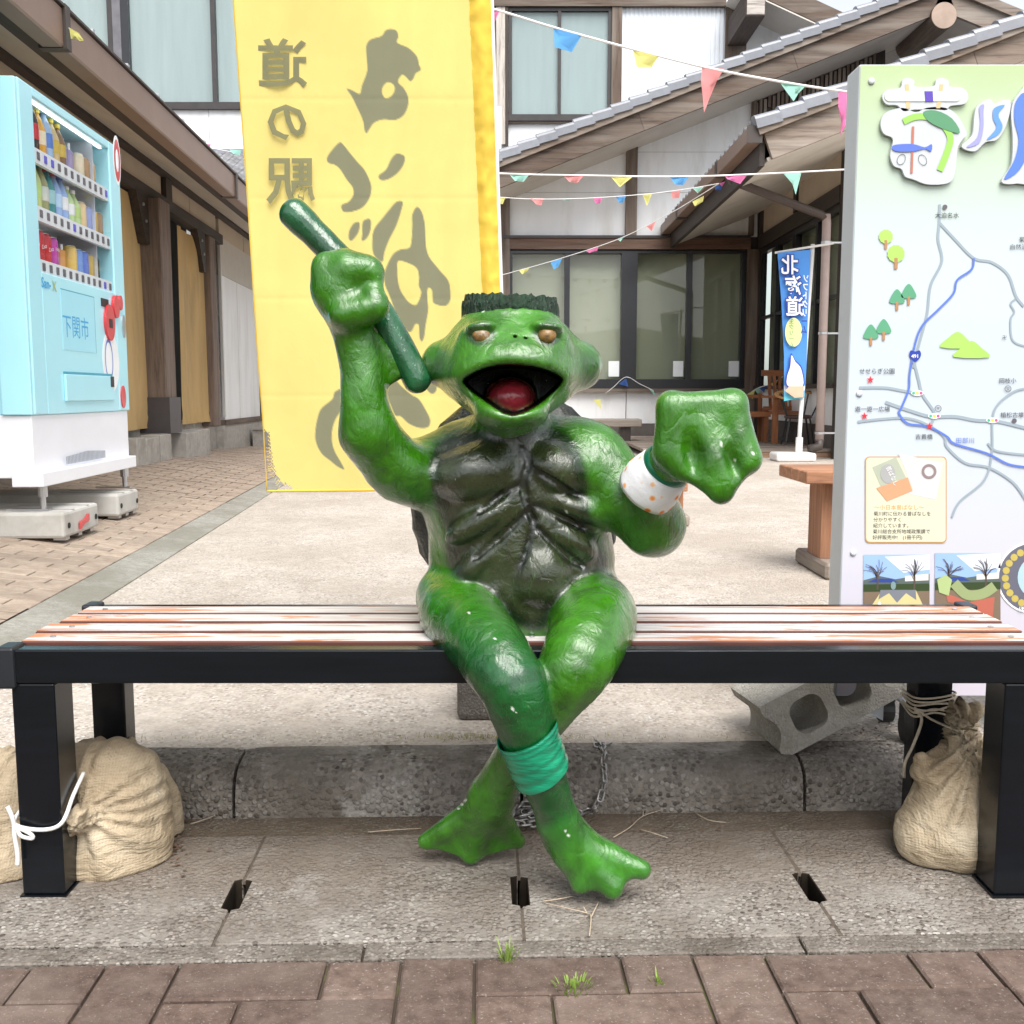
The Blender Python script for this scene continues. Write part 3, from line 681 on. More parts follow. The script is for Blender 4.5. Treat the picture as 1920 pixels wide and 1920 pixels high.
for z in (.95, 1.55): MB().add([lp(ls(387), .055, z), lp(ls(387), .055, z + .20), lp(ls(387) + .30, .075, z + .02)], [(0, 1, 2)]).build('canvas_flap', m_canvas, lw, recalc=False)
lb('dark_bay', m_dark, S0, ls(420), .40, 2.66, -.4, -.35)
lb('wall_panel', m_white, ls(411), ls(440), .47, 2.0, .0, .05); lb('wall_panel', m_white, ls(440.6), ls(478), .47, 2.0, .0, .05)
lb('wall_panel', pmat('grey_beige_panel', (.56, .53, .48), rough=.7, var=.05), ls(411), S1, 2.004, 2.396, .0, .05); lb('wall_foot', w_y, ls(409), ls(486), .41, .468, .0, .07)
lb('post', d_z, ls(479), ls(484), .47, 2.0, .0, .06); lb('foundation', m_conc, ls(405), S1, -.1, .41, -.05, .06); lb('foundation', m_conc, S0, ls(404.5), -.1, .475, -.35, -.02)
lb('cable_duct', flatm('pale_duct', (.6, .58, .55)), ls(409.5), ls(411), .5, 2.4, .03, .06)
# dark sheet across the bay past the wall end
lb('dark_bay', m_dark, ls(485), S1 + 1, .2, 2.0, -.3, -.25)
# soffit, gutter and roof edge
MB().prism([lp(S0, -.02, 2.66), lp(S0, .72, 2.352), lp(S1, .72, 2.352), lp(S1, -.02, 2.66)], (0, 0, .03)).build('soffit', m_cream, lw)
MB().obox(lp(S0, .60, 2.335), LD * (S1 - S0), LN * .10, (0, 0, .05)).build('eave_board', d_y, lw)
lg_ = lb('gutter', m_gutter_b, S0, S1, 2.30, 2.475, .70, .80, bevel=.008, seg=1)
lb('gutter_lip', m_gutter_d, S0, S1, 2.476, 2.488, .69, .812, lg_)
for px in (153, 452): lb('gutter_joint', m_gutter_d, ls(px, .8) - .03, ls(px, .8) + .03, 2.296, 2.49, .69, .815, lg_)
for px in (130, 205, 265, 318, 362, 400, 430): lb('gutter_clip', m_steel, ls(px, .8) - .015, ls(px, .8) + .015, 2.489, 2.515, .74, .80, lg_)
MB().prism([lp(S0, .70, 2.49), lp(S0, -2.5, 3.75), lp(S1, -2.5, 3.75), lp(S1, .70, 2.49)], (0, 0, .06)).build('roof', m_tiled, lw)
# loose concrete blocks at the foot of the curtains
bl_ = [(246, 262, 'narrow grey concrete block at the near foot of the canvas curtain'), (264, 289, 'grey concrete block left of the timber column foot'), (292, 312, 'pale concrete block directly under the timber column'),
       (341, 362, 'grey concrete block under the second canvas curtain'), (364, 386, 'concrete block next to the far timber column')]
for i, (p0, p1, lbl) in enumerate(bl_):
    s0, s1 = ls(p0, .24), ls(p1, .24); zb = walk(0, 0).z
    pc = lp((s0 + s1) / 2, .2, 0); tq = (pc - E0).dot(en); zb = walk((pc - E0).dot(ed), tq).z
    o = MB().obox(lp(s0, .10, zb - .012), LD * (s1 - s0), LN * .16, (0, 0, .43 - zb + .012 - .01 * (i % 2))).build('concrete_block', m_conc, bevel=.006, seg=1)
    settag(o, lbl, 'concrete block', 'blocks weighing down the curtains')
pc = lp(ls(470, .1), .25, 0); zb = walk((pc - E0).dot(ed), (pc - E0).dot(en)).z
bx_ = thing('planter_box', 'grey plastic planter box on the bricks behind the yellow banner', 'planter', (pc.x, pc.y, zb))
mb = MB(); a = pc + Vector((-.15, 0, 0))
for dx, dy, sx, sy in ((0, 0, .42, .02), (0, .2, .42, .02), (0, .021, .02, .178), (.40, .021, .02, .178)): mb.box((a.x + dx, a.y + dy, zb), (a.x + dx + sx, a.y + dy + sy, zb + .2))
mb.box((a.x + .021, a.y + .021, zb + .01), (a.x + .399, a.y + .199, zb + .12)); mb.build('tub', m_conc, bx_); MB().box((a.x - .015, a.y - .015, zb + .2), (a.x + .435, a.y + .0, zb + .23)).build('rim', m_conc, bx_)
# wooded hill across the road behind the camera (it shows in the glass)
hm = MB(); n = 60; vs = []
for i in range(n + 1):
    a = R(-200 + 220 * i / n - 80); d = 120; hgt = 9 + 5 * mnoise.noise(Vector((i * .23, 1, 0))) + 2.5 * mnoise.noise(Vector((i * 1.1, 5, 0)))
    vs += [(d * math.sin(a) * .9, d * math.cos(a) * .9, -1), (d * math.sin(a), d * math.cos(a), max(5, hgt)), (1.4 * d * math.sin(a), 1.4 * d * math.cos(a), -1)]
for i in range(n): hm.f += [[3 * i, 3 * i + 3, 3 * i + 4, 3 * i + 1], [3 * i + 1, 3 * i + 4, 3 * i + 5, 3 * i + 2]]
hm.v = vs
hill = struct('hill', hm, pmat('wooded_hill', (.10, .12, .08), rough=1, var=.5, vs=.4, spec=.1))
# ================================================================ the green statue (sculpted as one continuous surface)
import openvdb
def pr(r, Y): return r * Y / F
class Sculpt:
    def __init__(s, lo, hi, h):
        s.lo = np.array(lo, float); s.h = h
        s.n = np.ceil((np.array(hi) - s.lo) / h).astype(int)
        s.D = np.full(tuple(s.n), 1.0, np.float32); s.prims = []
    def _put(s, lo, hi, fn, k, mode, grp):
        a = np.clip(np.floor((np.array(lo) - s.lo) / s.h).astype(int), 0, s.n - 1)
        b = np.clip(np.ceil((np.array(hi) - s.lo) / s.h).astype(int) + 1, 1, s.n)
        ax = [(s.lo[i] + s.h * np.arange(a[i], b[i])).astype(np.float32) for i in range(3)]
        d = fn(ax[0][:, None, None], ax[1][None, :, None], ax[2][None, None, :])
        sl_ = tuple(slice(a[i], b[i]) for i in range(3)); D = s.D[sl_]
        if mode == 'add':
            hh = np.clip(.5 + .5 * (D - d) / k, 0, 1); s.D[sl_] = D * (1 - hh) + d * hh - k * hh * (1 - hh)
            s.prims.append((grp, fn))
        else:
            d = -d; hh = np.clip(.5 - .5 * (D - d) / k, 0, 1); s.D[sl_] = D * (1 - hh) + d * hh + k * hh * (1 - hh)
    def cap(s, a, b, ra, rb, k=.02, mode='add', grp='body'):
        a, b = np.array(a, float), np.array(b, float); ba = b - a; L2 = max(ba @ ba, 1e-9); m = max(ra, rb) + k + .02
        def fn(x, y, z):
            hh = np.clip(((x - a[0]) * ba[0] + (y - a[1]) * ba[1] + (z - a[2]) * ba[2]) / L2, 0, 1)
            return np.sqrt((x - a[0] - ba[0] * hh) ** 2 + (y - a[1] - ba[1] * hh) ** 2 + (z - a[2] - ba[2] * hh) ** 2) - (ra + (rb - ra) * hh)
        s._put(np.minimum(a, b) - m, np.maximum(a, b) + m, fn, k, mode, grp)
    def chain(s, pts, k=.02, mode='add', grp='body'):
        if mode == 'add' and len(pts) > 2:       # a smoothly swelling limb, joined to the rest in one go
            pts = [tuple(p) for p in cr(pts, 4)]
            C = [np.array(at(*p[:3])) for p in pts]; Rr = [1.06 * pr(p[3], p[2]) for p in pts]
            def fn(x, y, z):
                d = None
                for a, b, ra, rb in zip(C, C[1:], Rr, Rr[1:]):
                    ba = b - a; L2 = max(ba @ ba, 1e-9)
                    hh = np.clip(((x - a[0]) * ba[0] + (y - a[1]) * ba[1] + (z - a[2]) * ba[2]) / L2, 0, 1)
                    e = np.sqrt((x - a[0] - ba[0] * hh) ** 2 + (y - a[1] - ba[1] * hh) ** 2 + (z - a[2] - ba[2] * hh) ** 2) - (ra + (rb - ra) * hh)
                    d = e if d is None else np.minimum(d, e)
                return d
            m = max(Rr) + k + .02
            s._put(np.min(C, 0) - m, np.max(C, 0) + m, fn, k, mode, grp); return
        for p, q in zip(pts, pts[1:]):
            s.cap(at(*p[:3]), at(*q[:3]), pr(p[3], p[2]), pr(q[3], q[2]), k, mode, grp)
    def ell(s, c, r, k=.02, mode='add', grp='body', ang=0):
        c = np.array(c, float); r = np.array(r, float); m = r.max() + k + .02; ca, sa = math.cos(ang), math.sin(ang)
        def fn(x, y, z):
            X, Y, Z = x - c[0], y - c[1], z - c[2]
            X, Z = X * ca + Z * sa, -X * sa + Z * ca
            k0 = np.sqrt((X / r[0]) ** 2 + (Y / r[1]) ** 2 + (Z / r[2]) ** 2)
            k1 = np.sqrt((X / r[0] ** 2) ** 2 + (Y / r[1] ** 2) ** 2 + (Z / r[2] ** 2) ** 2) + 1e-6
            return k0 * (k0 - 1) / k1
        s._put(c - m, c + m, fn, k, mode, grp)
    def tri(s, a, b, c, r, k=.015, grp='body'):
        a, b, c = [np.array(v, float) for v in (a, b, c)]
        ba, cb, ac = b - a, c - b, a - c; nor = np.cross(ba, ac); m = r + k + .02
        def fn(x, y, z):
            def sub(o): return (x - o[0], y - o[1], z - o[2])
            def dot(u, v): return u[0] * v[0] + u[1] * v[1] + u[2] * v[2]
            pa, pb, pc = sub(a), sub(b), sub(c)
            ins = np.sign(dot(pa, np.cross(ba, nor))) + np.sign(dot(pb, np.cross(cb, nor))) + np.sign(dot(pc, np.cross(ac, nor)))
            def ed(e, p):
                t = np.clip(dot(p, e) / (e @ e), 0, 1)
                return (p[0] - e[0] * t) ** 2 + (p[1] - e[1] * t) ** 2 + (p[2] - e[2] * t) ** 2
            de = np.minimum(np.minimum(ed(ba, pa), ed(cb, pb)), ed(ac, pc))
            return np.sqrt(np.where(ins > 1.5, dot(pa, nor) ** 2 / (nor @ nor), de)) - r
        s._put(np.minimum(np.minimum(a, b), c) - m, np.maximum(np.maximum(a, b), c) + m, fn, k, 'add', grp)
    def slab(s, poly, y0, y1, k=.006, mode='cut', grp='body'):
        """polygon in front elevation (x, z), extruded along y."""
        P = np.array(poly, float); lo = [P[:, 0].min() - .02, y0 - .02, P[:, 1].min() - .02]; hi = [P[:, 0].max() + .02, y1 + .02, P[:, 1].max() + .02]
        def fn(x, y, z):
            X, Z = np.broadcast_arrays(x, z); d2 = poly_sd(X, Z, P)
            dy = np.maximum(y0 - y, y - y1)
            return np.maximum(d2, dy + 0 * d2)
        s._put(lo, hi, fn, k, mode, grp)
    def mesh(s, name, m, parent, noise_amp=0., noise_len=.03, cut_iter=0):
        D = s.D
        if noise_amp:
            for amp, ln in ((noise_amp, noise_len), (noise_amp * .45, noise_len * .4)):
                n = np.maximum(2, np.ceil(np.array(D.shape) * s.h / ln).astype(int) + 2)
                g = rng.standard_normal(tuple(n)).astype(np.float32); D = D + amp * upsample(g, D.shape)
        gr = openvdb.FloatGrid(background=.05); gr.copyFromArray(np.clip(D, -.05, .05).astype(np.float32))
        p, q = gr.convertToQuads(isovalue=0.0)[:2]
        p = p * s.h + s.lo
        mb = MB(); mb.v = [tuple(map(float, v)) for v in p]; mb.f = [list(map(int, f)) for f in q]
        o = mb.build(name, m, parent, smooth=True)
        return o, p
    def groups(s, p):
        out = {}
        x, y, z = p[:, 0], p[:, 1], p[:, 2]
        for g, fn in s.prims:
            d = fn(x, y, z); out[g] = np.minimum(out.get(g, 9.), d)
        return out
def upsample(g, shape):
    for axis in range(3):
        n = g.shape[axis]; t = np.linspace(0, n - 1.001, shape[axis]); i = t.astype(int); f = t - i; f = f * f * (3 - 2 * f)
        sh = [1, 1, 1]; sh[axis] = -1; f = f.reshape(sh).astype(np.float32)
        g = np.take(g, i, axis) * (1 - f) + np.take(g, i + 1, axis) * f
    return g
def poly_sd(x, z, P):
    d = np.full(np.shape(x), 1e9); ins = np.zeros(np.shape(x), bool); n = len(P)
    for i in range(n):
        a, b = P[i], P[(i + 1) % n]; e = b - a; wx, wz = x - a[0], z - a[1]
        t = np.clip((wx * e[0] + wz * e[1]) / (e @ e + 1e-12), 0, 1)
        d = np.minimum(d, (wx - e[0] * t) ** 2 + (wz - e[1] * t) ** 2)
        c = (a[1] > z) != (b[1] > z)
        with np.errstate(divide='ignore', invalid='ignore'):
            c &= x < (b[0] - a[0]) * (z - a[1]) / (b[1] - a[1] + 1e-12) + a[0]
        ins ^= c
    d = np.sqrt(d); return np.where(ins, -d, d)
def xz(pts, Y): return [(at(px, py, Y).x, at(px, py, Y).z) for px, py in pts]

# -- glossy enamel over papier-mache, colour from the painted zones of the sculpture
def enamel(name, rough=.20):
    m, N, L, b = nodes(name)
    vc = N.new('ShaderNodeVertexColor'); vc.layer_name = 'paint'
    v = coord(N, L)
    n = noisen(N, L, v, 17, 7, .66, .9)
    c = mixc(N, L, .8, vc.outputs[0], ramp(N, L, n, [(.3, .40), (.52, .95), (.72, 1.5)]), 'MULTIPLY')
    # worn specks and scuffs
    c = mixc(N, L, ramp(N, L, noisen(N, L, coord(N, L, (1.2, 1, .35)), 60, 5, .7, 1.2), [(.60, 0.), (.74, .45)]), c, (.075, .20, .05))
    c = mixc(N, L, ramp(N, L, noisen(N, L, v, 11, 8, .72, .6), [(.60, 0.), (.76, .7)]), c, (.012, .035, .008))
    sp = ramp(N, L, noisen(N, L, coord(N, L, (1, 1, 1)), 210, 2), [(.765, 0.), (.785, .5)])
    c = mixc(N, L, sp, c, hx('b9c7a8'))
    L.new(c, b.inputs['Base Color'])
    rr = ramp(N, L, noisen(N, L, v, 14, 4), [(.3, rough * .55), (.7, rough * 1.8)])
    L.new(rr, b.inputs['Roughness']); sg = N.new('ShaderNodeMath'); sg.operation = 'MULTIPLY'; sg.inputs[1].default_value = .45; L.new(vc.outputs['Alpha'], sg.inputs[0]); L.new(sg.outputs[0], b.inputs['Specular IOR Level'])
    cw = N.new('ShaderNodeMath'); cw.operation = 'MULTIPLY'; L.new(vc.outputs['Alpha'], cw.inputs[0]); L.new(ramp(N, L, noisen(N, L, v, 9, 6, .7), [(.35, .45), (.55, 1.)]), cw.inputs[1]); L.new(cw.outputs[0], b.inputs['Coat Weight']); b.inputs['Coat Roughness'].default_value = .03
    # brush strokes and paper folds
    v2 = coord(N, L, (1.0, 1.0, .45))
    h1 = noisen(N, L, v2, 26, 8, .66, 1.8)
    vo = N.new('ShaderNodeTexVoronoi'); vo.feature = 'DISTANCE_TO_EDGE'; vo.inputs['Scale'].default_value = 17
    wv = N.new('ShaderNodeVectorMath'); wv.operation = 'ADD'
    nc = N.new('ShaderNodeTexNoise'); nc.inputs['Scale'].default_value = 20; nc.inputs['Detail'].default_value = 3; L.new(v, nc.inputs['Vector'])
    sc_ = N.new('ShaderNodeVectorMath'); sc_.operation = 'SCALE'; sc_.inputs['Scale'].default_value = .09; L.new(nc.outputs['Color'], sc_.inputs[0])
    L.new(v, wv.inputs[0]); L.new(sc_.outputs[0], wv.inputs[1]); L.new(wv.outputs[0], vo.inputs['Vector'])
    cre = ramp(N, L, vo.outputs['Distance'], [(0., 0.), (.09, 1.)])
    a1 = N.new('ShaderNodeMath'); a1.operation = 'MULTIPLY_ADD'; a1.inputs[1].default_value = .14; L.new(cre, a1.inputs[0]); L.new(h1, a1.inputs[2])
    h3 = noisen(N, L, v2, 130, 3, .6)
    a2 = N.new('ShaderNodeMath'); a2.operation = 'MULTIPLY_ADD'; a2.inputs[1].default_value = .12; L.new(h3, a2.inputs[0]); L.new(a1.outputs[0], a2.inputs[2])
    bumpn(N, L, a2.outputs[0], b, .36, .009, coat=True)
    return m

kappa = thing('statue', 'glossy green turtle-shelled creature statue with open red mouth sitting cross-legged on the bench', 'statue', (.01, 1.60, 0))
S = Sculpt((-.40, 1.29, -.004), (.44, 1.80, 1.06), .0035)
E = S.ell
# torso
E(at(966, 905, 1.635), (.163, .10, .120), .05); E(at(978, 1050, 1.635), (.150, .10, .115), .05)
E(at(985, 1125, 1.64), (.150, .105, .055), .04)
E(at(966, 925, 1.600), (.132, .082, .118), .03, grp='plastron'); E(at(985, 1040, 1.597), (.120, .080, .105), .03, grp='plastron')
E(at(1003, 1110, 1.587), (.062, .062, .062), .03, grp='plastron')
E(at(1003, 1158, 1.578), (.045, .055, .045), .025, grp='plastron')
def scute(c, r, ang, k=.005): E(at(c[0], c[1], c[2]), (pr(r[0], 1.52), r[1], pr(r[2], 1.52)), k, grp='plastron', ang=ang)
scute((896, 885, 1.548), (88, .047, 56), .25); scute((1046, 878, 1.550), (66, .047, 52), -.35)
scute((912, 968, 1.544), (92, .036, 31), .55); scute((1064, 944, 1.552), (70, .036, 26), -.42)
scute((908, 1042, 1.552), (84, .034, 32), .78); scute((1062, 1005, 1.556), (70, .034, 29), -.62)
scute((935, 1098, 1.556), (62, .036, 30), .72); scute((1010, 1080, 1.542), (62, .042, 72), -.05); scute((985, 905, 1.546), (26, .030, 70), 0)
# shoulders, neck
S.cap(at(1075, 848, 1.60), at(1110, 862, 1.59), pr(58, 1.6), pr(60, 1.6), .03)
S.cap(at(845, 858, 1.61), at(800, 880, 1.60), pr(50, 1.6), pr(56, 1.6), .03)
S.cap(at(958, 805, 1.585), at(958, 750, 1.57), pr(62, 1.58), pr(62, 1.57), .03)
# far arm: shoulder to elbow, wrist and webbed hand
S.chain([(1100, 858, 1.595, 60), (1155, 915, 1.57, 61), (1222, 985, 1.55, 53)], .03)
S.chain([(1228, 985, 1.55, 52), (1222, 928, 1.51, 46), (1252, 872, 1.46, 40), (1290, 840, 1.435, 40)], .022)
hA, hB, hC, hD, hE, hF = [at(*p) for p in ((1258, 760, 1.42), (1374, 757, 1.42), (1400, 860, 1.405), (1352, 918, 1.40), (1282, 872, 1.415), (1252, 845, 1.42))]
for t in ((hA, hB, hE), (hB, hC, hE), (hC, hD, hE), (hA, hE, hF)): S.tri(*t, pr(23, 1.42), .012)
S.chain([(1262, 762, 1.425, 20), (1374, 757, 1.42, 20)], .012); S.chain([(1370, 762, 1.418, 23), (1402, 862, 1.405, 17)], .016)
S.chain([(1322, 800, 1.418, 22), (1343, 860, 1.405, 24), (1354, 925, 1.40, 14)], .018); S.chain([(1262, 770, 1.422, 24), (1256, 850, 1.424, 26)], .018)
S.ell(at(1299, 850, 1.385), (pr(17, 1.4), .022, pr(44, 1.4)), .012, 'cut', ang=.15); S.ell(at(1377, 866, 1.38), (pr(12, 1.4), .018, pr(34, 1.4)), .012, 'cut', ang=.35)
# near arm, raised
S.chain([(805, 890, 1.60, 56), (752, 882, 1.56, 58), (692, 815, 1.52, 48)], .025)
S.chain([(690, 812, 1.52, 47), (684, 760, 1.51, 43), (678, 690, 1.51, 38), (662, 625, 1.51, 37), (645, 560, 1.51, 46)], .02)
E(at(640, 537, 1.505), (pr(58, 1.5), pr(46, 1.5), pr(48, 1.5)), .02)
S.chain([(612, 500, 1.50, 27), (645, 492, 1.495, 25)], .014); S.chain([(655, 505, 1.49, 30), (693, 508, 1.485, 25), (700, 530, 1.485, 18)], .012)
S.chain([(650, 590, 1.48, 30), (700, 578, 1.475, 26), (702, 560, 1.475, 20)], .014)
S.tri(at(705, 640, 1.52), at(694, 728, 1.52), at(756, 694, 1.532), pr(13, 1.52), .014)
# head
S.cap(at(957, 605, 1.55), at(957, 672, 1.535), pr(87, 1.55), pr(112, 1.53), .03, grp='head')
S.chain([(905, 682, 1.53, 74), (866, 684, 1.54, 54), (836, 683, 1.55, 43)], .03, grp='head'); S.chain([(1012, 682, 1.53, 74), (1054, 685, 1.54, 54), (1084, 686, 1.55, 43)], .03, grp='head')
E(at(958, 674, 1.475), (pr(100, 1.48), .062, pr(44, 1.48)), .035, grp='head')
E(at(957, 705, 1.50), (pr(112, 1.48), .09, pr(45, 1.48)), .03, grp='head')
S.cap(at(957, 724, 1.515), at(957, 780, 1.49), pr(100, 1.5), pr(36, 1.48), .03, grp='head')
E(at(957, 772, 1.462), (pr(66, 1.46), .055, pr(36, 1.46)), .03, grp='head')
for ex in (902, 1027): E(at(ex, 631, 1.470), (pr(36, 1.47), .026, pr(28, 1.47)), .022, grp='head')
S.slab([(-.13, at(957, 581, 1.55).z), (.13, at(957, 581, 1.55).z), (.13, 1.2), (-.13, 1.2)], 1.2, 1.9, .008)
mouth = xz([(868, 714), (888, 700), (915, 690), (950, 685), (985, 687), (1015, 692), (1042, 702), (1056, 713), (1040, 733), (1012, 756), (985, 771), (960, 777), (935, 768), (905, 748), (882, 731)], 1.43)
mouth = [tuple(p) for p in cr(mouth, 4, True)]
def front_depth(px, py):
    for Y in np.arange(1.38, 1.62, .0006):
        q = at(px, py, Y); i = tuple(np.clip(((np.array(q) - S.lo) / S.h).round().astype(int), 0, S.n - 1))
        if S.D[i] < 0: return float(Y)
    return 1.47
EYE = {ex: front_depth(ex, 628) for ex in (903, 1026)}
for ex in EYE: E(at(ex, 612, EYE[ex] + .006), (pr(29, 1.45), .016, pr(11, 1.45)), .010, grp='head', ang=.12 if ex < 950 else -.12)
S.slab(mouth, 1.30, 1.525, .012)
E(at(957, 745, 1.515), (pr(44, 1.5), .042, pr(34, 1.5)), .012, grp='tongue')
S.ell(at(965, 634, 1.445), (.0035, .010, .003), .004, 'cut'); S.ell(at(985, 637, 1.446), (.0035, .010, .003), .004, 'cut')
# thighs, knees and crossed shins
S.chain([(1108, 1138, 1.61, 68), (1114, 1164, 1.53, 77), (1086, 1234, 1.437, 69), (1046, 1302, 1.432, 53), (1000, 1370, 1.462, 43), (957, 1430, 1.50, 38), (925, 1487, 1.53, 37)], .014, grp='thigh')
S.chain([(846, 1122, 1.61, 64), (866, 1160, 1.54, 71), (915, 1215, 1.445, 67), (955, 1275, 1.395, 63), (978, 1340, 1.395, 56), (1000, 1410, 1.41, 47), (1026, 1480, 1.43, 40), (1050, 1548, 1.445, 37)], .012, grp='shin')
# webbed feet
fa = (1062, 1570, 1.455)
S.chain([(1050, 1545, 1.447, 37), (1070, 1590, 1.455, 38)], .02, grp='foot')
tips = [(1088, 1655, 1.437, 22), (1148, 1664, 1.430, 23), (1203, 1631, 1.44, 19)]
for t in tips: S.chain([(*fa, 34), t], .018, grp='foot')
for p, q in zip(tips, tips[1:]): S.tri(at(*fa), at(*p[:3]).lerp(at(*fa), .07), at(*q[:3]).lerp(at(*fa), .07), pr(12, 1.44), .010, grp='foot')
fb = (918, 1500, 1.535)
S.chain([(925, 1487, 1.53, 36), (917, 1520, 1.54, 35)], .02)
tips = [(798, 1577, 1.565, 13), (884, 1603, 1.56, 17), (972, 1577, 1.575, 11)]
for t in tips: S.chain([(*fb, 30), t], .02)
for p, q in zip(tips, tips[1:]): S.tri(at(*fb), at(*p[:3]), at(*q[:3]), pr(10, 1.56), .012)
# grooves of the breastplate
GRV = ([(978, 838, 1.50), (990, 866, 1.50), (981, 905, 1.50), (990, 955, 1.50), (1000, 985, 1.50), (975, 1065, 1.505)], [(981, 905, 1.50), (942, 927, 1.505), (893, 965, 1.52)],
          [(1001, 880, 1.505), (1040, 905, 1.51), (1082, 930, 1.53)], [(992, 956, 1.50), (945, 1000, 1.505), (886, 1050, 1.52)], [(1000, 945, 1.50), (1063, 975, 1.515), (1095, 992, 1.53)], [(1002, 985, 1.50), (1063, 1042, 1.51), (1095, 1062, 1.53)])
GRV = [[(p[0], p[1], front_depth(p[0], p[1]) - .0005) for p in cr(gv, 5)] for gv in GRV]     # grooves follow the surface
for gv in GRV:
    S.chain([(p[0], p[1], p[2], 1.5 + 6.0 * math.sin(math.pi * min(1, max(0, i / (len(gv) - 1)))) ** .6) for i, p in enumerate(gv)], .004, 'cut')

m_enamel = enamel('green_enamel')
body, P = S.mesh('body', m_enamel, kappa, .0006, .034)
# paint zones
G = S.groups(P)
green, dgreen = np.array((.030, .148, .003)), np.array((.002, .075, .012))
lime, olive, black = np.array((.046, .190, .010)), np.array((.027, .036, .012)), np.array((.004, .006, .005))
col_ = np.tile(green, (len(P), 1))
def blend(wt, c):
    global col_
    wt = np.clip(wt, 0, 1)[:, None]; col_ = col_ * (1 - wt) + np.array(c) * wt
names = list(G); dm = np.stack([G[n] for n in names], 1)
def wgt(n, s=.012):
    oth = np.min(np.stack([G[q] for q in names if q != n], 1), 1)
    return 1 / (1 + np.exp((G[n] - oth) / s))
blend(wgt('head') * .7, lime)
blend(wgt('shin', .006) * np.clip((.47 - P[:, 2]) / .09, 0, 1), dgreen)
blend(wgt('foot') * .9, np.array((.036, .175, .014)))
pl = [tuple(p) for p in cr(xz([(818, 852), (868, 822), (950, 815), (1012, 815), (1058, 822), (1086, 880), (1096, 960), (1118, 1030), (1136, 1068), (1085, 1098), (1040, 1128), (1008, 1172), (962, 1152), (900, 1100), (848, 1062), (842, 1000), (822, 930)], 1.53), 4, True)]
sd = poly_sd(P[:, 0], P[:, 2], np.array(pl))
front = np.clip((1.60 - P[:, 1]) / .02, 0, 1) * (1 - wgt('head', .004)) * np.clip(np.minimum(G['shin'], G['thigh']) / .005, 0, 1)
limb = np.clip((np.minimum(G['body'], 1) - .0) / .004, 0, 1)
onp = 1.0
mat_ = np.ones(len(P))
blend(np.clip(-sd / .006, 0, 1) * front * onp, olive)
blend(np.exp(-((sd - .001) / .010) ** 2) * .9 * front * onp, black)
for gv in GRV:      # dark paint in the breastplate grooves, doubling as painted crease shade
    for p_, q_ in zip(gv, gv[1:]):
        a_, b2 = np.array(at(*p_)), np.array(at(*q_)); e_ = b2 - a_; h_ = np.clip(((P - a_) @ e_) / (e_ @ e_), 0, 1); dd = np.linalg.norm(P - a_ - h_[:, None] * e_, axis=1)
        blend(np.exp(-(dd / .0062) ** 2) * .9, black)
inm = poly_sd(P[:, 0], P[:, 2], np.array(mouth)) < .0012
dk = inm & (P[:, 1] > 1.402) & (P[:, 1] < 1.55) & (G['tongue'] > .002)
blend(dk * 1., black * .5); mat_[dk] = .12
blend(np.clip(1 - G['tongue'] / .003, 0, 1) * (P[:, 1] < 1.56) * inm, (.40, .03, .045))
for ex in (902, 1027):
    q = at(ex, 628, 1.45); rr2 = ((P[:, 0] - q.x) / .021) ** 2 + ((P[:, 2] - q.z) / .017) ** 2
    blend(np.exp(-(rr2 - .55) ** 2 / .18) * .8 * (P[:, 1] < 1.50), (.012, .03, .012))
blend(np.exp(-((P[:, 0] - at(1108, 684, 1.54).x) / .016) ** 2 - ((P[:, 2] - at(0, 684, 1.54).z) / .032) ** 2) * .75, (.012, .055, .012))
blend(np.exp(-((P[:, 0] - at(818, 684, 1.54).x) / .017) ** 2 - ((P[:, 2] - at(0, 684, 1.54).z) / .03) ** 2) * .6, (.012, .06, .012))
for cx_, cy_, r_ in ((893, 566, 5), (906, 583, 5), (930, 1197, 5), (962, 1330, 7), (968, 1336, 5), (872, 1500, 7), (866, 1508, 6), (860, 1516, 5), (1060, 1560, 6), (1064, 1568, 5), (1353, 832, 6), (1377, 862, 5), (1413, 852, 5), (1062, 960, 4), (880, 1150, 4)):
    Yc = 1.45; q = at(cx_, cy_, Yc); k = (P[:, 1] / Yc)
    blend(((np.hypot(P[:, 0] - q.x * k, (P[:, 2] - H) - (q.z - H) * k) < pr(r_, Yc) * .5) & (P[:, 1] < 1.56)) * .9, (.75, .78, .70))
ca = body.data.color_attributes.new('paint', 'FLOAT_COLOR', 'POINT')
ca.data.foreach_set('color', np.concatenate([col_, mat_[:, None]], 1).astype(np.float32).ravel())

# crown: dark shaggy ring round a shallow dish
m_hair = pmat('dark_hair_paint', (.009, .030, .013), rough=.36, var=.6, vs=60, bump=1.0, bs=120, bd=.012, spec=.35, stretch=(1, 1, .35))
mb = MB(); n = 96; c = at(957, 583, 1.55); top = at(957, 559, 1.55).z; rr = pr(88, 1.55)
prof = [(1.03, c.z - .012), (1.02, c.z + .002), (.995, c.z + .010), (.975, top - .008), (.95, top), (.88, top - .002), (.80, top - .016), (.4, top - .022), (.02, top - .022)]
vs = []
for i, (k, z) in enumerate(prof):
    for j in range(n):
        a = 2 * math.pi * j / n
        d = (1 + .028 * random.uniform(-1, 1) if i in (1, 2, 3, 4) else 1) * k * rr
        vs.append((c.x + d * math.cos(a), c.y + d * .95 * math.sin(a), z + (random.uniform(-.0022, .0032) if 0 < i < 6 else 0) - .002 * math.cos(a)))
mb.add(vs, [(i * n + j, i * n + (j + 1) % n, (i + 1) * n + (j + 1) % n, (i + 1) * n + j) for i in range(len(prof) - 1) for j in range(n)])
mb.build('hair', m_hair, kappa, smooth=True)
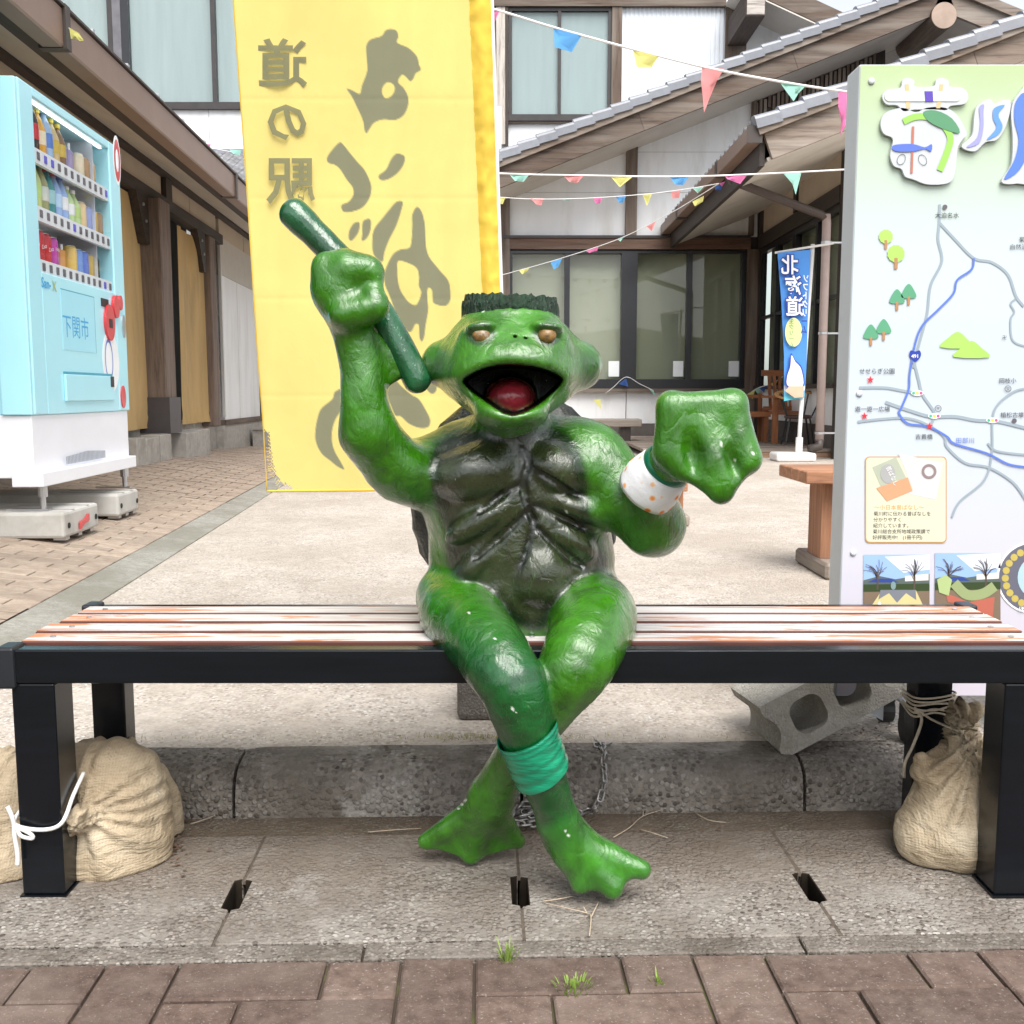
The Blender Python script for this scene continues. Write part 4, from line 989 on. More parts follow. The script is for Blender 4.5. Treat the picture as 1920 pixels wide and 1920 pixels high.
# eyes
m_eye = pmat('amber_eye_paint', (.21, .115, .03), rough=.45, var=.7, vs=110, dirt=(.34, .27, .20), ds=70, dlo=.5, dhi=.62, coat=.25, cro=.15)
for ex in EYE:
    q = at(ex, 628, EYE[ex] - .0005)
    MB().lathe([(0.0112 * math.sin(t), -.0112 * .7 * math.cos(t)) for t in np.linspace(.05, math.pi - .05, 10)], q, 16, ((1.15, 0, 0), (0, .2, 1), (0, -1, .2))).build('eye', m_eye, kappa, smooth=True)
# back shell
m_shell = pmat('dark_shell_paint', (.017, .021, .014), rough=.28, var=.5, vs=22, bump=1.0, bs=30, bd=.02, coat=.3, stretch=(1, 1, 1.6))
mb = MB(); c = at(966, 945, 1.705); n, mm = 56, 28; vs = []
for i in range(mm + 1):
    for j in range(n):
        t = math.pi * i / mm; a = 2 * math.pi * j / n
        d = Vector((math.sin(t) * math.cos(a), math.sin(t) * math.sin(a), math.cos(t)))
        k = 1 + .03 * mnoise.noise(d * 6) + .02 * mnoise.noise(d * 17)
        vs.append((c.x + .176 * d.x * k, c.y + (.085 if d.y > 0 else .055) * d.y * k, max(.385, c.z + .188 * d.z * k)))
mb.add(vs, [(i * n + j, i * n + (j + 1) % n, (i + 1) * n + (j + 1) % n, (i + 1) * n + j) for i in range(mm) for j in range(n)])
mb.build('shell', m_shell, kappa, smooth=True)
# cucumber gripped in the raised fist
m_cuke = pmat('cucumber_paint', (.012, .085, .032), rough=.14, var=.5, vs=24, bump=.8, bs=30, bd=.008, coat=.6, stretch=(1, 1, .6))
a, b_ = at(549, 398, 1.545), at(783, 716, 1.53)
pts, rad = [], []
for i, t in enumerate(np.concatenate([-.055 + .055 * (1 - np.cos(np.linspace(0, 1.5, 8))), np.linspace(.02, .98, 18), 1.055 - .055 * (1 - np.cos(np.linspace(1.5, 0, 8)))])):
    e = min(t + .055, 1.055 - t); k = math.sqrt(max(0, 1 - (1 - min(e / .055, 1)) ** 2))
    pts.append(a.lerp(b_, t) + Vector((.014 * math.sin(t * 3.1), 0, .010 * math.sin(t * 3.1)))); rad.append(max(.002, .0212 * k * (1 + .09 * mnoise.noise(Vector((t * 11, 0, 3))) + .06 * (t < .1))))
MB().tube(pts, rad, 18).build('cucumber', m_cuke, kappa, smooth=True)
# strip of green tape wound round the shin
m_tape = pmat('green_tape', (.004, .255, .13), rough=.22, var=.3, vs=30, bump=.8, bs=40, bd=.004, coat=.4, stretch=(.5, 1, 3))
ch = [at(987, 1368, 1.40), at(1000, 1410, 1.41), at(1026, 1480, 1.43)]; cen = [Vector(p) for p in cr(ch, 12)]
pts, rad = [], []
for i, t in enumerate(np.linspace(0, .80, 26)):
    pts.append(cen[int(t * (len(cen) - 1))].lerp(cen[min(len(cen) - 1, int(t * (len(cen) - 1)) + 1)], (t * (len(cen) - 1)) % 1))
    rad.append(pr(52.5 - 6.0 * t, 1.41) + .004 + .0011 * (i % 4 == 0) - .0008 * (i % 5 == 2))
mb = MB(); mb.tube(pts, rad, 40, caps=False)
mb.v = [(x + .0012 * mnoise.noise(Vector((x, y, z)) * 70), y, z + .35 * (x - pts[8].x) * .55) for x, y, z in mb.v]
mb.build('tape_wrap', m_tape, kappa, smooth=True)
# towelling wristband with orange peaches, and the green strip above it
def band(p0, p1, r0, r1, th, nm, m, parent=None, n=48, rows=9, wob=.0016):
    mb = MB(); ax = (p1 - p0); Z = ax.normalized(); X = Z.cross(Vector((0, 1, 0))).normalized(); Yv = Z.cross(X)
    vs = []
    prof = [(t, 0) for t in np.linspace(0, 1, rows)] + [(t, 1) for t in np.linspace(1, 0, rows)]
    for t, inn in prof:
        for j in range(n):
            a = 2 * math.pi * j / n; d = X * math.cos(a) + Yv * math.sin(a)
            r = r0 + (r1 - r0) * t + .003 * math.sin(t * math.pi) - th * inn + wob * mnoise.noise(Vector((a * 1.5, t * 4, 1.7)))
            vs.append(p0 + ax * t + d * r)
    m_ = len(prof)
    mb.add(vs, [(i * n + j, i * n + (j + 1) % n, ((i + 1) % m_) * n + (j + 1) % n, ((i + 1) % m_) * n + j) for i in range(m_) for j in range(n)])
    return mb.build(nm, m, parent, smooth=True)
m_, N, L, b = nodes('white_wristband_cloth')
v = coord(N, L); vo = N.new('ShaderNodeTexVoronoi'); vo.inputs['Scale'].default_value = 52; vo.inputs['Randomness'].default_value = .55; L.new(v, vo.inputs['Vector'])
cc = ramp(N, L, vo.outputs['Distance'], [(.0, hx('e0662a')), (.17, hx('e88a45')), (.27, hx('f2c9a0')), (.31, (.80, .80, .82))])
L.new(cc, b.inputs['Base Color']); b.inputs['Roughness'].default_value = .9
bumpn(N, L, noisen(N, L, v, 140, 4), b, .35, .002)
w0, w1 = at(1211, 919, 1.500), at(1247, 877, 1.469)
wb = band(w0, w1, pr(57, 1.5), pr(49, 1.48), .003, 'wristband', m_)
settag(wb, 'white cloth wristband with orange spots on the statue\'s lower wrist', 'wristband')
band(w0.lerp(w1, .93), w0.lerp(w1, 1.24), pr(45, 1.47), pr(45, 1.46), .002, 'wrist_strip', flatm('teal_strip', (.003, .14, .07), .3), kappa, wob=.0005)
# ================================================================ bench
m_black = pmat('black_bench_paint', (.0035, .0050, .0075), rough=.25, var=.25, vs=20, stretch=(.3, 1, 4), spec=.32, coat=.12, cro=.12, bump=.10, bs=60, bd=.002)
m_cap = pmat('black_plastic_cap', (.014, .016, .02), rough=.4, var=.2)
bench = thing('bench', 'long black-framed bench with peeling white and orange slats', 'bench', (.03, 1.60, 0))
BX0, BX1, BZ = -.745, .806, .380
MB().box((BX0, 1.455, .3295), (BX1, 1.487, BZ)).build('front_rail', m_black, bench, bevel=.0025, seg=2)
MB().box((BX0, 1.757, .335), (BX1, 1.785, BZ - .001)).build('rear_rail', m_black, bench, bevel=.0025, seg=2)
for x in (BX0 - .006, BX1 - .022):
    MB().box((x, 1.4505, .322), (x + .028, 1.4915, BZ + .004)).build('corner_cap', m_cap, bench, bevel=.004); MB().box((x, 1.752, .33), (x + .028, 1.79, BZ + .004)).build('corner_cap', m_cap, bench, bevel=.004)
    MB().box((x + .006, 1.4925, .335), (x + .022, 1.7515, .358)).build('end_rail', m_black, bench)
for x0, x1, y0, y1 in ((-.733, -.670, 1.4585, 1.522), (.722, .787, 1.4585, 1.522), (-.714, -.658, 1.690, 1.736), (.690, .752, 1.700, 1.746)):
    lg = MB().box((x0, y0, .004), (x1, y1, .3285)).build('leg', m_black, bench, bevel=.003)
    MB().box((x0 - .003, y0 - .003, 0), (x1 + .003, y1 + .003, .0038)).build('foot_plate', m_black, lg)
m_slat, N, L, b = nodes('peeling_slat_paint')
oi = N.new('ShaderNodeObjectInfo'); gpn = N.new('ShaderNodeNewGeometry')
cmb = N.new('ShaderNodeVectorMath'); cmb.operation = 'ADD'; sc_ = N.new('ShaderNodeVectorMath'); sc_.operation = 'SCALE'; sc_.inputs[0].default_value = (5, 3, 7); L.new(oi.outputs['Random'], sc_.inputs['Scale'])
L.new(gpn.outputs['Position'], cmb.inputs[0]); L.new(sc_.outputs[0], cmb.inputs[1])
mp = N.new('ShaderNodeMapping'); mp.inputs['Scale'].default_value = (1.5, 16, 9); L.new(cmb.outputs[0], mp.inputs['Vector'])
n1 = noisen(N, L, mp.outputs[0], 3.2, 8, .62, .5); mp2 = N.new('ShaderNodeMapping'); mp2.inputs['Scale'].default_value = (4, 60, 60); L.new(cmb.outputs[0], mp2.inputs['Vector'])
gr_ = noisen(N, L, mp2.outputs[0], 2.5, 6, .7)
woodc = ramp(N, L, gr_, [(.3, (.40, .35, .33)), (.55, (.60, .57, .56)), (.8, (.70, .68, .68))])
pnt = ramp(N, L, noisen(N, L, mp.outputs[0], 12, 5), [(.3, (.42, .16, .075)), (.7, (.54, .25, .13))])
# paint survives in patches, more of it towards the bench ends
sx = N.new('ShaderNodeSeparateXYZ'); L.new(gpn.outputs['Position'], sx.inputs[0]); ab = N.new('ShaderNodeMath'); ab.operation = 'ABSOLUTE'; L.new(sx.outputs[0], ab.inputs[0])
ma = N.new('ShaderNodeMath'); ma.operation = 'MULTIPLY_ADD'; ma.inputs[1].default_value = .13; L.new(ab.outputs[0], ma.inputs[0]); L.new(n1, ma.inputs[2])
msk = ramp(N, L, ma.outputs[0], [(.595, 0.), (.635, 1.)])
L.new(mixc(N, L, msk, woodc, pnt), b.inputs['Base Color']); b.inputs['Roughness'].default_value = .6
hsum = N.new('ShaderNodeMath'); hsum.operation = 'MULTIPLY_ADD'; hsum.inputs[1].default_value = .6; L.new(msk, hsum.inputs[0]); L.new(gr_, hsum.inputs[2]); bumpn(N, L, hsum.outputs[0], b, .35, .002)
m_sedge = pmat('red_slat_edge', (.095, .030, .020), rough=.6, var=.3, vs=30, stretch=(.3, 1, 1))
for i in range(4):
    y0 = 1.4925 + i * .0665
    o = MB().box((BX0 + .012 - .008 * (i == 1), y0, .357), (BX1 - .012, y0 + .0535, BZ + .0035 + random.uniform(-.001, .001))).build('slat', m_slat, bench, bevel=.002, seg=1)
    o.data.materials.append(m_sedge)
    for f in o.data.polygons:
        if abs(f.normal.y) > .9: f.material_index = 1
    for x in (BX0 + .05, .03, BX1 - .05): MB().lathe([(.0045, 0), (.0045, .001), (.003, .0018)], (x, y0 + .027, BZ + .0042), 10).build('screw', m_steel, o)
MB().box((BX0 + .03, 1.50, .338), (BX1 - .03, 1.745, .3555)).build('slat_bearer', pmat('red_brown_bearer', (.10, .03, .02), rough=.7), bench)

# ================================================================ sandbags, cords, block, chain
m_, N, L, b = nodes('sandbag_weave'); v = coord(N, L)
wv = [N.new('ShaderNodeTexWave') for _ in range(2)]
for q, (w_, ax) in enumerate(zip(wv, ('X', 'Z'))):
    w_.bands_direction = ax; w_.inputs['Scale'].default_value = 78; w_.inputs['Distortion'].default_value = 1.2; w_.inputs['Detail'].default_value = 1; w_.inputs['Detail Scale'].default_value = .4; L.new(v, w_.inputs['Vector'])
mul = N.new('ShaderNodeMath'); mul.operation = 'ADD'; L.new(wv[0].outputs['Fac'], mul.inputs[0]); L.new(wv[1].outputs['Fac'], mul.inputs[1])
c = ramp(N, L, noisen(N, L, v, 9, 6, .65), [(.3, (.28, .21, .13)), (.55, (.47, .38, .26)), (.75, (.61, .53, .40))])
c = mixc(N, L, .22, c, ramp(N, L, mul.outputs[0], [(.2, .45), (1.2, 1.)]), 'MULTIPLY')
L.new(c, b.inputs['Base Color']); b.inputs['Roughness'].default_value = .72; b.inputs['Specular IOR Level'].default_value = .4
hh_ = N.new('ShaderNodeMath'); hh_.operation = 'MULTIPLY_ADD'; hh_.inputs[1].default_value = .02; L.new(mul.outputs[0], hh_.inputs[0]); L.new(noisen(N, L, coord(N, L, (1, 1, 2.2)), 16, 6, .6, 1.5), hh_.inputs[2]); bumpn(N, L, hh_.outputs[0], b, .75, .016)
m_bag = m_
m_cord = pmat('white_cord', (.72, .70, .68), rough=.8, var=.1, vs=200)
m_twine = pmat('tan_twine', (.52, .45, .35), rough=.9, var=.2, vs=200)
def bag(fn, lo, hi, label, pleats=None, amp=.0022, cord=None):
    """a filled sack: sculpted lump with pleats running to the tied neck"""
    t = thing('sandbag', label, 'sandbag', ((lo[0] + hi[0]) / 2, (lo[1] + hi[1]) / 2, 0), 'sandbags tied to the bench legs')
    s = Sculpt(lo, hi, .0046); fn(s)
    zz = s.lo[2] + s.h * np.arange(s.n[2])
    s.D = np.maximum(s.D, (.001 - zz)[None, None, :].astype(np.float32))
    o, P = s.mesh('sack', m_bag, t, amp, .04)
    if pleats:
        (ax, az, ay), k_, am, reach = pleats
        me = o.data; co = np.empty(len(me.vertices) * 3); me.vertices.foreach_get('co', co); co = co.reshape(-1, 3)
        nr = np.empty(len(me.vertices) * 3); me.vertices.foreach_get('normal', nr); nr = nr.reshape(-1, 3)
        w_ = co + np.array(t.location); d = np.sqrt((w_[:, 0] - ax) ** 2 + (w_[:, 2] - az) ** 2 + .3 * (w_[:, 1] - ay) ** 2)
        th = np.arctan2(w_[:, 2] - az, w_[:, 0] - ax)
        fall = np.exp(-(d / reach) ** 2)
        co += nr * (am * np.sin(th * k_ + 3 * np.sin(th * 3.1) + d * 9) * fall)[:, None]
        co[:, 2] = np.maximum(co[:, 2], .001); me.vertices.foreach_set('co', co.ravel()); me.update()
    return t
def bA(s):
    s.ell(at(215, 1545, 1.60), (.092, .085, .112), .02); s.ell(at(190, 1600, 1.59), (.098, .085, .065), .04)
    s.ell(at(215, 1455, 1.60), (.070, .06, .058), .04); s.cap(at(255, 1610, 1.58), at(318, 1655, 1.56), .03, .006, .03); s.cap(at(150, 1425, 1.61), at(118, 1402, 1.60), .04, .014, .02)
    s.chain([(166, 1535, 1.53, 26), (142, 1535, 1.505, 20), (136, 1536, 1.497, 25)], .012)
bA_t = bag(bA, (-.74, 1.47, -.01), (-.46, 1.72, .26), 'plump tan sandbag with rosette-tied neck behind the white-corded bench leg', ((at(140, 1536, 1.5).x, at(140, 1536, 1.5).z, 1.5), 17, .0048, .12))
def bB(s):
    s.ell(at(-20, 1560, 1.60), (.105, .085, .11), .02); s.ell(at(-10, 1630, 1.57), (.115, .085, .06), .04); s.ell(at(10, 1470, 1.62), (.07, .06, .06), .04)
bag(bB, (-.93, 1.45, -.01), (-.66, 1.72, .26), 'tan sandbag slumped outside the bench end', ((-.80, .22, 1.6), 14, .0026, .14))
def bC(s):
    s.ell(at(275, 1520, 1.685), (.062, .045, .085), .02); s.ell(at(262, 1590, 1.67), (.06, .05, .05), .03); s.chain([(240, 1440, 1.70, 30), (235, 1415, 1.705, 16), (236, 1403, 1.705, 20)], .015)
bag(bC, (-.72, 1.60, -.01), (-.53, 1.755, .26), 'small tan sandbag squeezed between the plump sack and the kerb', ((at(236, 1415, 1.7).x, at(236, 1415, 1.7).z, 1.7), 13, .002, .08))
def bD(s):
    s.ell(at(1795, 1560, 1.60), (.098, .075, .062), .02); s.chain([(1800, 1545, 1.60, 88), (1805, 1470, 1.61, 62), (1808, 1410, 1.63, 34), (1802, 1372, 1.645, 20)], .03)
    s.chain([(1802, 1372, 1.645, 18), (1806, 1342, 1.645, 24), (1815, 1335, 1.64, 20)], .008); s.chain([(1745, 1450, 1.62, 32), (1725, 1432, 1.62, 20)], .03); s.cap(at(1740, 1585, 1.58), at(1696, 1590, 1.585), .03, .012, .03)
    s.chain([(1830, 1450, 1.61, 50), (1870, 1500, 1.60, 50)], .03)
bag(bD, (.585, 1.50, -.01), (.84, 1.71, .34), 'tan sandbag with gathered neck roped to the bench leg beside the notice board', ((at(1802, 1372, 1.64).x, at(1802, 1372, 1.64).z, 1.64), 19, .0095, .13))
def cordpath(px, r=.0028, n=5): return cr([at(*p) for p in px], n), r
def cord(name, pts, m, r, parent=None): return MB().tube(cr(pts, 6), r, 7).build(name, m, parent, smooth=True)
tie = thing('cord', 'white cord knotted in a bow round the bench leg', 'cord', at(40, 1545, 1.45))
zc = at(70, 1545, 1.455).z
cord('loop', [(-.741, 1.50, zc + .012), (-.737, 1.4525, zc + .002), (-.70, 1.4525, zc - .008), (-.667, 1.4525, zc + .002), (-.664, 1.49, zc + .03), (-.664, 1.53, zc + .05)], m_cord, .0032, tie)
kn = (-.735, 1.449, zc)
cord('bow', [kn, at(55, 1562, 1.445), at(62, 1570, 1.445), at(56, 1572, 1.445), at(38, 1566, 1.445), at(30, 1548, 1.447)], m_cord, .003, tie)
cord('cord_end', [kn, at(28, 1570, 1.447), at(33, 1600, 1.447), at(33, 1622, 1.447)], m_cord, .0036, tie); cord('cord_end', [kn, at(22, 1530, 1.447), at(14, 1512, 1.448)], m_cord, .0034, tie)
rope = thing('rope', 'tan twine lashed round the bench leg above the gathered sandbag', 'rope', at(1770, 1330, 1.70))
lx0, lx1 = .690, .752
for i in range(6):
    z = at(1760, 1305 + i * 7, 1.70).z; dz_ = random.uniform(-.006, .006)
    cord('twine_turn', [(lx1 + .004, 1.75, z + dz_), (lx1 + .004, 1.697, z + .003 - dz_), ((lx0 + lx1) / 2, 1.6965, z + dz_), (lx0 - .004, 1.697, z - .002), (lx0 - .004, 1.75, z + dz_)], m_twine, .0019, rope)
cord('twine_end', [(lx0 - .003, 1.697, at(0, 1330, 1.7).z), at(1728, 1350, 1.69), at(1713, 1395, 1.685), at(1697, 1430, 1.68), at(1695, 1458, 1.68)], m_twine, .0026, rope)
cord('twine_link', [(lx0 - .004, 1.697, at(0, 1325, 1.7).z), at(1745, 1348, 1.68), at(1785, 1366, 1.63)], m_twine, .002, rope)
for i in range(3): cord('neck_turn', [at(1783, 1366 + i * 4, 1.64), at(1800, 1371 + i * 4, 1.625), at(1822, 1368 + i * 4, 1.64)], m_twine, .0017, rope)

# hollow concrete block leaning on the sign's foot
m_block = aggregate('cinder_block', (.42, .40, .36), [(.52, .49, .45), (.26, .24, .21), (.58, .56, .52)], 230, stain=(.30, .28, .23), ssc=6, lo=.35, hi=.55, bd=.003)
hb = MB(); BL, BH, BD = .345, .110, .165
def rrect(x0, x1, z0, z1, r, n=5):
    out = []
    for cx, cz, a0 in ((x1 - r, z0 + r, -90), (x1 - r, z1 - r, 0), (x0 + r, z1 - r, 90), (x0 + r, z0 + r, 180)):
        out += [(cx + r * math.cos(R(a0 + 90 * k / n)), cz + r * math.sin(R(a0 + 90 * k / n))) for k in range(n + 1)]
    return out
end = [(0, .0)] + [(BL, 0), (BL, BH * .18)] + [(BL - .017 * math.sin(math.pi * k / 6), BH * (.18 + .64 * k / 6)) for k in range(1, 6)] + [(BL, BH * .82), (BL, BH), (0, BH), (0, BH * .82)] + [(.017 * math.sin(math.pi * k / 6), BH * (.82 - .64 * k / 6)) for k in range(1, 6)] + [(0, BH * .18)]
holes = [rrect(x, x + .068, .021, BH - .021, .024) for x in (.045, .1385, .232)]
B0 = at(1470, 1424, 1.832); ang = R(26.0); yaw = R(8)
ux = Vector((math.cos(ang) * math.cos(yaw), math.sin(yaw) * math.cos(ang), math.sin(ang))); uz = Vector((-math.sin(ang), 0, math.cos(ang))); uy = uz.cross(ux).normalized(); uz = ux.cross(uy).normalized()
if uz.z < 0: uz = -uz
if uy.y < 0: uy = -uy
pl_ = lambda d: (lambda x, z: B0 + ux * x + uz * z + uy * d)
hb.flat([end] + [h_[::-1] for h_ in holes], pl_(0)); hb.flat([end] + [h_[::-1] for h_ in holes], pl_(BD))
for lp_ in [end] + holes:
    n = len(lp_); hb.add([pl_(0)(*p) for p in lp_] + [pl_(BD)(*p) for p in lp_], [(i, (i + 1) % n, n + (i + 1) % n, n + i) for i in range(n)])
o = hb.build('hollow_block', m_block); settag(o, 'tilted hollow concrete block with three holes leaning under the bench', 'concrete block')
# steel chain lying over the kerb
m_chain = pmat('chain_steel', (.42, .41, .40), rough=.4, var=.3, vs=120, metal=.75, dirt=(.16, .13, .11), ds=80, dlo=.55, dhi=.75)
lk = MB(); pts = [(.0085 * s_, 0, 0) for s_ in ()]; n = 14
ring = [(.0052 * math.cos(2 * math.pi * k / n), 0, .0052 * math.sin(2 * math.pi * k / n) + (.006 if math.sin(2 * math.pi * k / n) > 0 else -.006)) for k in range(n)]
ring.append(ring[0]); lk.tube(ring, .0019, 6, caps=False); link_me = mesh_only(lk, m_chain, True)
chain = thing('chain', 'loose steel chain hanging over the kerb behind the statue\'s feet', 'chain', gp(1000, 1535))
def lay_chain(path, every=.0165, jit=0.0):
    P_ = [Vector(p) for p in cr(path, 16)]; d = 0; last = P_[0]; i = 0
    for a, b_ in zip(P_, P_[1:]):
        d += (b_ - a).length
        if d >= every:
            d = 0; t = (b_ - last).normalized(); last = b_.copy()
            q = t.to_track_quat('Z', 'Y').to_matrix().to_4x4() @ Matrix.Rotation(R(45 + 90 * (i % 2)) + random.uniform(-.25, .25) * (1 + jit), 4, 'Z'); q.translation = b_ + Vector((random.uniform(-1, 1), random.uniform(-1, 1), random.uniform(0, 1))) * .002 * jit
            inst(link_me, 'link', chain, q); i += 1
kz = .0945
lay_chain([gp(1150, 1392, kz), gp(1128, 1398, kz), gp(1120, 1390, kz), gp(1132, 1405, kz), at(1131, 1428, 1.80), at(1134, 1450, 1.772), at(1131, 1478, 1.764), at(1122, 1502, 1.75), gp(1105, 1519, .006), gp(1075, 1525, .006), gp(1040, 1530, .006)])
lay_chain([gp(1045, 1528, .006), gp(1010, 1538, .006), gp(960, 1545, .006), gp(955, 1530, .008), gp(985, 1522, .010), gp(1020, 1530, .012), gp(1030, 1540, .008), gp(985, 1548, .014), gp(960, 1535, .018), gp(975, 1510, .022), gp(1000, 1512, .024), gp(1015, 1525, .016), gp(980, 1532, .02)], .0165, 1.0)
# ================================================================ yellow banner on its pole
YB = 2.15
ban_root = thing('banner', 'tall yellow cloth banner with mirrored brush lettering and torn lower corner', 'banner', gp(950, 1340, ZP))
def ban_y(px, py):
    t = py / 900
    return YB + .010 * mnoise.noise(Vector((px * .012, t * .8, 0))) + .003 * mnoise.noise(Vector((px * .02 + t, t * 2.2, 4))) + .016 * t * math.sin(px * .011 + 1) + .012 * mnoise.noise(Vector((px * .018 + .6 * t, t * .5, 11))) + sum(.0005 * math.exp(-((py - yc) / 5.0) ** 2) for yc in (186, 372, 560, 742)) + .0006 * mnoise.noise(Vector((px * .04 + t * 4, t * 7, 8)))
def ban(px, py, d=0.0): return at(px, py, ban_y(px, py) - d)
def zo(pts, oy=0): return [(420 + x / 3.5556, oy + y / 3.5556) for x, y in pts]
BRUSH = [  # outlines of the brush strokes as printed (seen from behind), holes listed second
 (zo([(1075,205),(1110,193),(1150,205),(1162,245),(1155,285),(1230,320),(1285,375),(1300,430),(1312,465),(1278,490),(1262,525),(1240,540),(1210,510),(1185,500),(1160,545),(1200,590),(1228,650),(1225,710),(1195,770),(1140,800),(1060,797),(1000,820),(970,860),(950,888),(938,870),(925,800),(880,700),(850,640),(818,592),(850,600),(905,625),(920,570),(955,470),(950,380),(948,310),(975,265),(1050,240)]), zo([(1095,548),(1130,565),(1138,600),(1115,640),(1075,655),(1052,610),(1065,570)])),
 (zo([(770,950),(800,970),(840,1020),(890,1080),(935,1130),(970,1200),(983,1260),(965,1330),(920,1385),(850,1412),(800,1413),(782,1385),(790,1362),(830,1345),(862,1300),(858,1250),(820,1200),(775,1130),(740,1100),(695,1085),(688,1050),(720,1000)]), None),
 (zo([(1150,1025),(1195,1035),(1207,1060),(1190,1110),(1150,1160),(1090,1197),(1045,1200),(1032,1170),(1080,1130),(1115,1060)]), None),
 (zo([(900,1480),(905,1510),(890,1560),(850,1605),(832,1590),(835,1540),(865,1490)]), None), (zo([(960,1458),(980,1475),(975,1540),(950,1590),(920,1605),(922,1550),(925,1480)]), None),
 (zo([(1150,1345),(1190,1345),(1185,1390),(1150,1500),(1100,1600),(1070,1680),(1055,1745),(1000,1700),(988,1620),(1000,1530),(1060,1450),(1100,1400)]), None),
 (zo([(1255,10),(1285,-42),(1318,-10),(1340,80),(1355,260),(1430,370),(1490,440),(1508,500),(1508,580),(1470,618),(1400,600),(1390,560),(1385,510),(1360,498),(1355,560),(1362,640),(1345,740),(1335,820),(1318,855),(1302,820),(1298,745),(1275,740),(1250,785),(1225,785),(1170,720),(1130,620),(1100,540),(1075,480),(1068,410),(1090,340),(1130,270),(1180,240),(1235,230),(1250,180),(1255,80)], 400), zo([(1160,320),(1200,322),(1280,360),(1300,420),(1298,480),(1315,525),(1300,580),(1275,612),(1230,590),(1180,520),(1160,450),(1155,380)], 400)),
 (zo([(785,1180),(740,1190),(720,1240),(650,1300),(625,1360),(610,1440),(612,1520),(650,1600),(710,1650),(760,1690),(800,1705),(780,1660),(740,1590),(720,1520),(722,1440),(745,1370),(785,1300)], 400), None),
 (zo([(1085,1100),(1130,1095),(1180,1150),(1250,1210),(1300,1240),(1350,1320),(1375,1380),(1360,1425),(1300,1430),(1230,1400),(1180,1355),(1145,1350),(1120,1300),(1085,1200)], 400), None), (zo([(1200,945),(1250,950),(1310,990),(1360,1080),(1415,1140),(1410,1190),(1370,1195),(1300,1100),(1230,1020)], 400), None)]
lxs = lambda y: float(np.interp(y, [-220, 0, 360, 640, 820, 920], [428, 436, 462, 480, 494, 503]))
rxs = lambda y: float(np.interp(y, [-220, 0, 550, 920], [872, 880, 905, 922]))
NX, NY = 210, 470; ys_ = np.linspace(-220, 919, NY); gx = np.zeros((NY, NX)); gy = np.zeros((NY, NX))
for j, y in enumerate(ys_):
    gx[j] = np.linspace(lxs(y), rxs(y), NX); gy[j] = y - 4 * ((gx[j] - 502) / 420) * (y / 920) if y > 0 else y
mask = np.zeros((NY, NX))
for out_, hole in BRUSH:
    s_ = -poly_sd(gx, gy, np.array(cr(out_, 5, True)))
    if hole: s_ = np.minimum(s_, poly_sd(gx, gy, np.array(cr(hole, 5, True))))
    mask = np.maximum(mask, np.clip(.5 + s_ / 1.6, 0, 1))
tear = np.array([(492, 806), (502, 808), (507, 850), (512, 880), (524, 900), (548, 915), (500, 924), (490, 900)])
torn = poly_sd(gx, gy, tear) < 2.5 * np.sin(gx * 1.9 + gy * .7)
vs = [ban(gx[j, i], gy[j, i]) for j in range(NY) for i in range(NX)]
fs = [(j * NX + i, j * NX + i + 1, (j + 1) * NX + i + 1, (j + 1) * NX + i) for j in range(NY - 1) for i in range(NX - 1) if not torn[j, i]]
def cloth(name, c, c2=None, layer=None, trans=.45):
    m = bpy.data.materials.new(name); m.use_nodes = True; N = m.node_tree.nodes; L = m.node_tree.links; N.clear()
    out = N.new('ShaderNodeOutputMaterial'); d = N.new('ShaderNodeBsdfDiffuse'); t = N.new('ShaderNodeBsdfTranslucent'); mx = N.new('ShaderNodeMixShader'); mx.inputs[0].default_value = trans
    v = coord(N, L); col = ramp(N, L, noisen(N, L, v, 5, 4), [(.3, tuple(x * .93 for x in c)), (.7, tuple(min(1, x * 1.05) for x in c))])
    if layer:
        at_ = N.new('ShaderNodeVertexColor'); at_.layer_name = layer; col = mixc(N, L, at_.outputs[0], col, c2)
    L.new(col, d.inputs[0]); L.new(col, t.inputs[0])
    bp = N.new('ShaderNodeBump'); bp.inputs['Strength'].default_value = .12; bp.inputs['Distance'].default_value = .01; L.new(noisen(N, L, v, 14, 5, .6, .8), bp.inputs['Height']); L.new(bp.outputs[0], d.inputs['Normal']); L.new(bp.outputs[0], t.inputs['Normal'])
    L.new(d.outputs[0], mx.inputs[1]); L.new(t.outputs[0], mx.inputs[2]); L.new(mx.outputs[0], out.inputs[0]); _mats[name] = m; return m
m_yel = cloth('yellow_banner_cloth', (.92, .77, .27), (.29, .29, .185), 'print'); m_yel2 = cloth('yellow_sleeve_cloth', (.84, .60, .10), trans=.3)
mb = MB(); mb.v = [tuple(v_) for v_ in vs]; mb.f = [list(f) for f in fs]
o = mb.build('cloth', m_yel, ban_root, smooth=True, recalc=False)
ca = o.data.color_attributes.new('print', 'FLOAT_COLOR', 'POINT'); mk = mask.ravel().astype(np.float32); ca.data.foreach_set('color', np.stack([mk, mk, mk, np.ones_like(mk)], 1).ravel())
def glyph_plane(mx, my, cx, cy):      # each letter lies on the plane that fits the cloth there
    d0 = ban_y(mx, my); gx_ = (ban_y(mx + 35, my) - ban_y(mx - 35, my)) / 70; gy_ = (ban_y(mx, my + 35) - ban_y(mx, my - 35)) / 70
    return lambda x, y: at(cx + x, cy - y, d0 + gx_ * (cx + x - mx) + gy_ * (cy - y - my) - .0065)
m_ink = cloth('olive_print', (.29, .29, .185))
